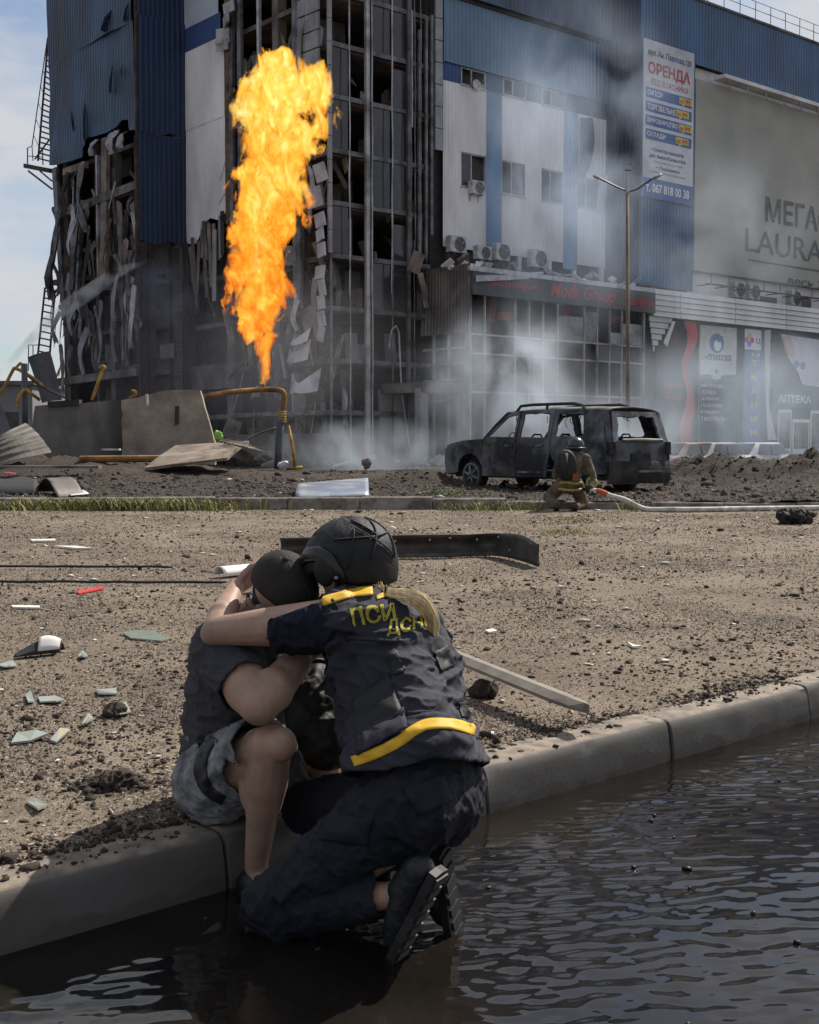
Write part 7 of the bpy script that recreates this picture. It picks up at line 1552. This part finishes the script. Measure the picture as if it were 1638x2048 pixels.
flat_piece('glass_shard', 'lone triangular glass shard nearest the kerb at the left', 'glass shard', [(53, 1608), (70, 1606), (94, 1615), (76, 1629)], M_shard, .007, .006, .165, .010, 'glass shards on the pavement')
flat_piece('glass_shard', 'oblong glass shard in the left middle of the pavement', 'glass shard', [(76, 1395), (110, 1396), (130, 1400), (112, 1407), (80, 1405)], M_shard, .007, .006, .17, .008, 'glass shards on the pavement')
flat_piece('glass_shard', 'short upright-looking glass shard left of the oblong one', 'glass shard', [(50, 1390), (62, 1387), (69, 1404), (56, 1409)], M_shard, .007, .006, .17, .01, 'glass shards on the pavement')
flat_piece('glass_shard', 'narrow glass shard near the man, level with his elbow', 'glass shard', [(192, 1380), (232, 1380), (234, 1388), (196, 1391)], M_shard, .007, .006, .17, .008, 'glass shards on the pavement')
flat_piece('glass_shard', 'pair-end glass shard beside the dark clump left of the man', 'glass shard', [(220, 1415), (252, 1413), (262, 1424), (240, 1438), (226, 1430)], M_shard, .007, .006, .17, .02, 'glass shards on the pavement')
flat_piece('glass_shard', 'thin tilted glass sliver below the dark clump', 'glass shard', [(163, 1452), (178, 1438), (187, 1440), (172, 1458)], M_shard, .007, .006, .168, .02, 'glass shards on the pavement')
flat_piece('glass_shard', 'pale glass shard at the left edge below the black and white fragment', 'glass shard', [(-6, 1332), (26, 1326), (34, 1334), (8, 1339)], M_shard, .007, .006, .17, .01, 'glass shards on the pavement')
flat_piece('glass_shard', 'small blue-tinted glass shard right of the black and white fragment', 'glass shard', [(155, 1316), (166, 1310), (176, 1314), (166, 1322)], M_shard, .007, .006, .17, .02, 'glass shards on the pavement')
flat_piece('red_sliver', 'red plastic strip on the pavement between cable and man', 'strip', [(152, 1184), (206, 1174), (207, 1179), (158, 1188)], mat('red_plastic_strip', (.5, .04, .035), .5), .01)
flat_piece('white_sliver', 'curved white sliver far left beyond the cables', 'sliver', [(106, 1096), (150, 1096), (186, 1100), (150, 1100)], M_edge, .02)
flat_piece('white_sliver', 'straight white sliver above the curved one at the left', 'sliver', [(62, 1083), (110, 1082), (112, 1085), (64, 1086)], M_edge, .02)
flat_piece('white_sliver', 'pale stick lying left of the red strip below the cables', 'sliver', [(22, 1211), (80, 1212), (80, 1216), (26, 1215)], M_edge, .012)
flat_piece('white_sliver', 'small curved white crumb in the middle of the right pavement', 'sliver', [(1254, 1284), (1270, 1291), (1284, 1292), (1266, 1294)], M_edge, .012)
flat_piece('white_sliver', 'pale strip on the pavement right of the yellow-striped vest', 'sliver', [(957, 1464), (988, 1464), (988, 1470), (957, 1470)], M_edge, .008, .006, .168)
flat_piece('white_sliver', 'pale flat crumb by the trim bar, upper side', 'sliver', [(970, 1260), (985, 1257), (994, 1261), (978, 1264)], M_edge, .01)
lump('charred_debris', 'charred black lump of debris on the right beyond the pavement', 'debris', PZ(1590, 1046, .2)+Vector((0, 0, .07)), (.21, .15, .09), M_char, .6, 9, 11)
lump('soil_clump', 'dark soil clump with a glass piece left of the man', 'soil', PZ(236, 1432, .165)+Vector((0, 0, .012)), (.05, .045, .03), M_clod, .6, 6, 12)
lump('soil_clump', 'biggest dark soil clump between the man and the left kerb', 'soil', PZ(232, 1575, .165)+Vector((0, 0, .015)), (.042, .036, .024), M_clod, .7, 8, 13)
# ================================================================== burning gas: a hot glowing volume inside a ragged column
fd = 46.; PXM = fd/FPX
fl_pts = [(x, y, r*(.84 if y < 330 else .90)) for x, y, r in ((527, 768, 9), (529, 735, 17), (527, 695, 26), (518, 655, 44), (516, 620, 54), (518, 565, 54), (520, 522, 52), (526, 482, 62), (543, 442, 76), (540, 400, 74), (546, 352, 68), (560, 300, 78), (566, 250, 90), (567, 205, 95), (565, 160, 88), (567, 120, 62), (569, 96, 22))]
fbase = P(527, 770, fd)
pts3 = [(P(x, y, fd), r*PXM) for x, y, r in fl_pts]
flame = thing('flame', 'tall roaring orange gas flame before the torn building corner', 'flame', fbase)
def fmesh():
    """closed lumpy column round the flame's path"""
    line = smoothline([p for p, _ in pts3], 6); rad = [v.x for v in smoothline([Vector((r, 0, 0)) for _, r in pts3], 6)]; n = 28; mb = MB()
    for i, (p, r) in enumerate(zip(line, rad)):
        for k in range(n):
            a = 6.2832*k/n; q = 1.5+.30*noise.noise((math.cos(a)*1.2, math.sin(a)*1.2, p.z*.55))+.16*noise.noise((math.cos(a)*3, math.sin(a)*3, p.z*1.3)); mb.v.append(p+Vector((math.cos(a)*r*q, math.sin(a)*r*q*.8, .25*r*noise.noise((k*.8, p.z, 2)))))
    m = len(line); mb.f = [(i*n+k, i*n+(k+1) % n, (i+1)*n+(k+1) % n, (i+1)*n+k) for i in range(m-1) for k in range(n)]+[tuple(range(n))[::-1], tuple(range((m-1)*n, m*n))]
    return mb
def flame_mat():
    m = bpy.data.materials.new('burning_gas'); m.use_nodes = True; t = m.node_tree; N = t.nodes; L = t.links
    for n in list(N): N.remove(n)
    o = N.new('ShaderNodeOutputMaterial'); tcn = N.new('ShaderNodeTexCoord'); sep = N.new('ShaderNodeSeparateXYZ')
    def nd(ty, **k):
        n = N.new(ty)
        for a, b in k.items(): setattr(n, a, b)
        return n
    def math_(op, a, b=None, c=None, clamp=False):
        n = nd('ShaderNodeMath', operation=op); n.use_clamp = clamp
        for i, v in enumerate((a, b, c)):
            if v is None: continue
            if isinstance(v, (int, float)): n.inputs[i].default_value = v
            else: L.new(v, n.inputs[i])
        return n.outputs[0]
    # turbulent distortion of the coordinates
    mpn = nd('ShaderNodeMapping'); mpn.inputs['Scale'].default_value = (1, 1, .62); L.new(tcn.outputs['Object'], mpn.inputs[0])
    dn = nd('ShaderNodeTexNoise'); dn.inputs['Scale'].default_value = .75; dn.inputs['Detail'].default_value = 4; L.new(mpn.outputs[0], dn.inputs['Vector'])
    sub = nd('ShaderNodeVectorMath', operation='SUBTRACT'); sub.inputs[1].default_value = (.5, .5, .5); L.new(dn.outputs['Color'], sub.inputs[0])
    scv = nd('ShaderNodeVectorMath', operation='SCALE'); scv.inputs['Scale'].default_value = 1.15; L.new(sub.outputs[0], scv.inputs[0])
    add = nd('ShaderNodeVectorMath', operation='ADD'); L.new(tcn.outputs['Object'], add.inputs[0]); L.new(scv.outputs[0], add.inputs[1])
    L.new(add.outputs[0], sep.inputs[0])
    # axis and radius of the column by height
    H = pts3[-1][0].z-fbase.z; zz = math_('DIVIDE', sep.outputs['Z'], H, clamp=True)
    def curve(vals):
        fc = nd('ShaderNodeFloatCurve'); c = fc.mapping.curves[0]
        while len(c.points) > 2: c.points.remove(c.points[1])
        vals = sorted(vals); c.points[0].location = vals[0]; c.points[1].location = vals[-1]
        for v in vals[1:-1]: c.points.new(*v)
        fc.mapping.update(); L.new(zz, fc.inputs['Value']); return fc.outputs[0]
    R0, X0 = 3.0, 3.0
    rad = math_('MULTIPLY', curve([(min(1, max(0, (p.z-fbase.z)/H)), r/R0) for p, r in pts3]), R0)
    axx = math_('MULTIPLY', math_('SUBTRACT', curve([(min(1, max(0, (p.z-fbase.z)/H)), .5+(p.x-fbase.x)/X0) for p, r in pts3]), .5), X0)
    dx = math_('SUBTRACT', sep.outputs['X'], axx); dy = math_('MULTIPLY', sep.outputs['Y'], 1.2)
    dist = math_('SQRT', math_('ADD', math_('MULTIPLY', dx, dx), math_('MULTIPLY', dy, dy)))
    core = math_('SUBTRACT', 1.0, math_('DIVIDE', dist, math_('ADD', rad, .02)))          # 1 on the axis, 0 at the rim
    fn = nd('ShaderNodeTexNoise'); fn.inputs['Scale'].default_value = 1.25; fn.inputs['Detail'].default_value = 7; fn.inputs['Roughness'].default_value = .62; fn.inputs['Distortion'].default_value = .6; L.new(mpn.outputs[0], fn.inputs['Vector'])
    fld = math_('ADD', core, math_('MULTIPLY', math_('SUBTRACT', fn.outputs[0], .53), 4.4))
    dens = nd('ShaderNodeMapRange'); dens.inputs['From Min'].default_value = .05; dens.inputs['From Max'].default_value = .22; L.new(fld, dens.inputs[0])
    # hotter where the gas burns thickest: the upper bulge and the inside; finer curls of cooler gas between
    f2 = nd('ShaderNodeTexNoise'); f2.inputs['Scale'].default_value = 1.9; f2.inputs['Detail'].default_value = 6; f2.inputs['Roughness'].default_value = .65; f2.inputs['Distortion'].default_value = 1.6; L.new(mpn.outputs[0], f2.inputs['Vector'])
    up_ = nd('ShaderNodeMapRange'); up_.inputs['From Min'].default_value = .35; up_.inputs['From Max'].default_value = .85; up_.inputs['To Max'].default_value = 1.05; L.new(zz, up_.inputs[0])
    hot = math_('ADD', math_('ADD', math_('MULTIPLY', fld, .55), math_('MULTIPLY', up_.outputs[0], .30)), math_('MULTIPLY', math_('SUBTRACT', f2.outputs[0], .42), 2.0))
    ramp = nd('ShaderNodeValToRGB'); e = ramp.color_ramp.elements; e[0].position = .02; e[0].color = (.55, .075, .004, 1); e[1].position = .95; e[1].color = (1.0, .80, .32, 1)
    for p_, c_ in ((.20, (.95, .20, .010, 1)), (.40, (1, .36, .025, 1)), (.58, (1, .48, .05, 1)), (.76, (1, .68, .14, 1))): q = e.new(p_); q.color = c_
    L.new(hot, ramp.inputs[0])
    K = 5.0
    st = math_('MULTIPLY', dens.outputs[0], math_('ADD', K*.85, math_('MULTIPLY', math_('MAXIMUM', hot, 0.), K*.45)))
    em = nd('ShaderNodeEmission'); L.new(ramp.outputs[0], em.inputs[0]); L.new(st, em.inputs[1])
    ab = nd('ShaderNodeVolumeAbsorption'); ab.inputs['Color'].default_value = (0, 0, 0, 1); L.new(math_('MULTIPLY', dens.outputs[0], K), ab.inputs['Density'])
    ad = nd('ShaderNodeAddShader'); L.new(em.outputs[0], ad.inputs[0]); L.new(ab.outputs[0], ad.inputs[1]); L.new(ad.outputs[0], o.inputs['Volume'])
    m.cycles.volume_step_rate = .08
    return m
fm = fmesh(); fl_o = fm.build('fire_column', flame_mat(), flame); recalc(fl_o)
# ================================================================== smoke: soft volumes drifting before the shops, and the hose spray
def smoke_mat(name, col, dens, scale, thr, aniso=.45, soft=1.3, zfall=0.):
    m = bpy.data.materials.new(name); m.use_nodes = True; t = m.node_tree; N = t.nodes; L = t.links
    for n in list(N): N.remove(n)
    o = N.new('ShaderNodeOutputMaterial'); tcn = N.new('ShaderNodeTexCoord')
    ln = N.new('ShaderNodeVectorMath'); ln.operation = 'LENGTH'; L.new(tcn.outputs['Object'], ln.inputs[0])          # the mesh is a unit ball, scaled
    fo = N.new('ShaderNodeMapRange'); fo.interpolation_type = 'SMOOTHSTEP'; fo.inputs['From Min'].default_value = .98; fo.inputs['From Max'].default_value = .15; L.new(ln.outputs['Value'], fo.inputs[0])
    g = N.new('ShaderNodeNewGeometry'); mpn = N.new('ShaderNodeMapping'); mpn.inputs['Scale'].default_value = (1, 1, .75); L.new(g.outputs['Position'], mpn.inputs[0])
    n = N.new('ShaderNodeTexNoise'); n.inputs['Scale'].default_value = scale; n.inputs['Detail'].default_value = 5; n.inputs['Roughness'].default_value = .58; n.inputs['Distortion'].default_value = .5; L.new(mpn.outputs[0], n.inputs['Vector'])
    r = N.new('ShaderNodeMapRange'); r.inputs['From Min'].default_value = thr; r.inputs['From Max'].default_value = thr+.28; L.new(n.outputs[0], r.inputs[0])
    a = N.new('ShaderNodeMath'); a.operation = 'MULTIPLY'; L.new(fo.outputs[0], a.inputs[0]); L.new(r.outputs[0], a.inputs[1])
    b = N.new('ShaderNodeMath'); b.operation = 'MULTIPLY'; L.new(a.outputs[0], b.inputs[0]); b.inputs[1].default_value = dens
    v = N.new('ShaderNodeVolumePrincipled'); v.inputs['Color'].default_value = (*col, 1); v.inputs['Anisotropy'].default_value = aniso; L.new(b.outputs[0], v.inputs['Density']); L.new(v.outputs[0], o.inputs['Volume'])
    m.cycles.volume_step_rate = .35
    return m
def smoke(label, px, py, d, rx, ry, rz, m):
    c = P(px, py, d); mb = MB(); mb.sph((0, 0, 0), 1, None, 24, 16); o = mb.build('smoke', m); o.location = c; o.scale = (rx, ry, rz); return tag(o, label, kind='stuff')
sm_w = smoke_mat('pale_smoke', (.80, .89, 1.0), .85, .5, .43)
sm_t = smoke_mat('thin_blue_smoke', (.70, .82, 1.0), .30, .30, .41)
sm_g = smoke_mat('ground_smoke', (.82, .90, 1.0), 1.3, .6, .40)
smoke('pale smoke drifting up before the burnt pavilion windows', 1010, 760, 48, 4.2, 3.0, 3.6, sm_w)
smoke('white smoke hugging the ground below the glass corner', 740, 905, 46.5, 4.6, 2.0, 1.5, sm_g)
smoke('thin bluish smoke veiling the white wing and the blue return', 1150, 330, 56, 6.0, 3.2, 9.5, sm_t)
smoke('thin smoke hanging before the shop signs', 1480, 800, 47, 7.5, 4.0, 3.4, smoke_mat('shop_smoke', (.76, .87, 1.0), .20, .4, .35))
smoke('smoke trailing behind the burnt car', 1180, 880, 37, 6.0, 3.0, 2.0, smoke_mat('car_smoke', (.78, .88, 1.0), .38, .6, .42))
smoke('dark bluish smoke inside the lower floors of the left tower', 330, 590, 57, 2.6, 1.6, 2.0, smoke_mat('blue_smoke', (.62, .70, .92), .5, .6, .40))
smoke('blue-white smoke drifting across the lower billboard and shop fascia', 1420, 480, 58, 6.5, 3.0, 5.5, smoke_mat('billboard_smoke', (.76, .87, 1.0), .15, .3, .43))
smoke('faint grey dust haze along the foot of the torn building', 480, 720, 50, 9.5, 3.0, 5.0, smoke_mat('dust_haze', (.80, .84, .92), .055, .25, .22))
# hose spray arcing in from the left
def spray_mat():
    m = smoke_mat('water_spray', (.9, .94, 1.0), .9, 1.5, .25); return m
sp_d = 52.
arc = smoothline([P(-60, 800, sp_d), P(20, 725, sp_d), P(100, 640, sp_d), P(170, 590, sp_d), P(235, 545, sp_d), P(300, 520, sp_d)], 5)
wj = thing('water_jet', 'fine white jet of hose water arcing from the left onto the tower', 'water jet', arc[0]); mb = MB(); n = len(arc)
mb.tube(arc, [(.10+.55*(i/(n-1))**1.4)*min(1, 2.2*(1-i/(n-1))+.02) for i in range(n)], 12)
m = bpy.data.materials.new('water_spray'); m.use_nodes = True; N = m.node_tree.nodes; L = m.node_tree.links; N.clear(); o_ = N.new('ShaderNodeOutputMaterial'); v = N.new('ShaderNodeVolumePrincipled'); v.inputs['Color'].default_value = (.95, .97, 1, 1); v.inputs['Anisotropy'].default_value = .3
tcn = N.new('ShaderNodeTexCoord'); nn_ = N.new('ShaderNodeTexNoise'); nn_.inputs['Scale'].default_value = 1.1; nn_.inputs['Detail'].default_value = 5; L.new(tcn.outputs['Object'], nn_.inputs['Vector']); rr = N.new('ShaderNodeMapRange'); rr.inputs['From Min'].default_value = .35; rr.inputs['From Max'].default_value = .7; rr.inputs['To Max'].default_value = 1.8; L.new(nn_.outputs[0], rr.inputs[0]); L.new(rr.outputs[0], v.inputs['Density']); L.new(v.outputs[0], o_.inputs['Volume'])
mb.build('spray', m, wj)
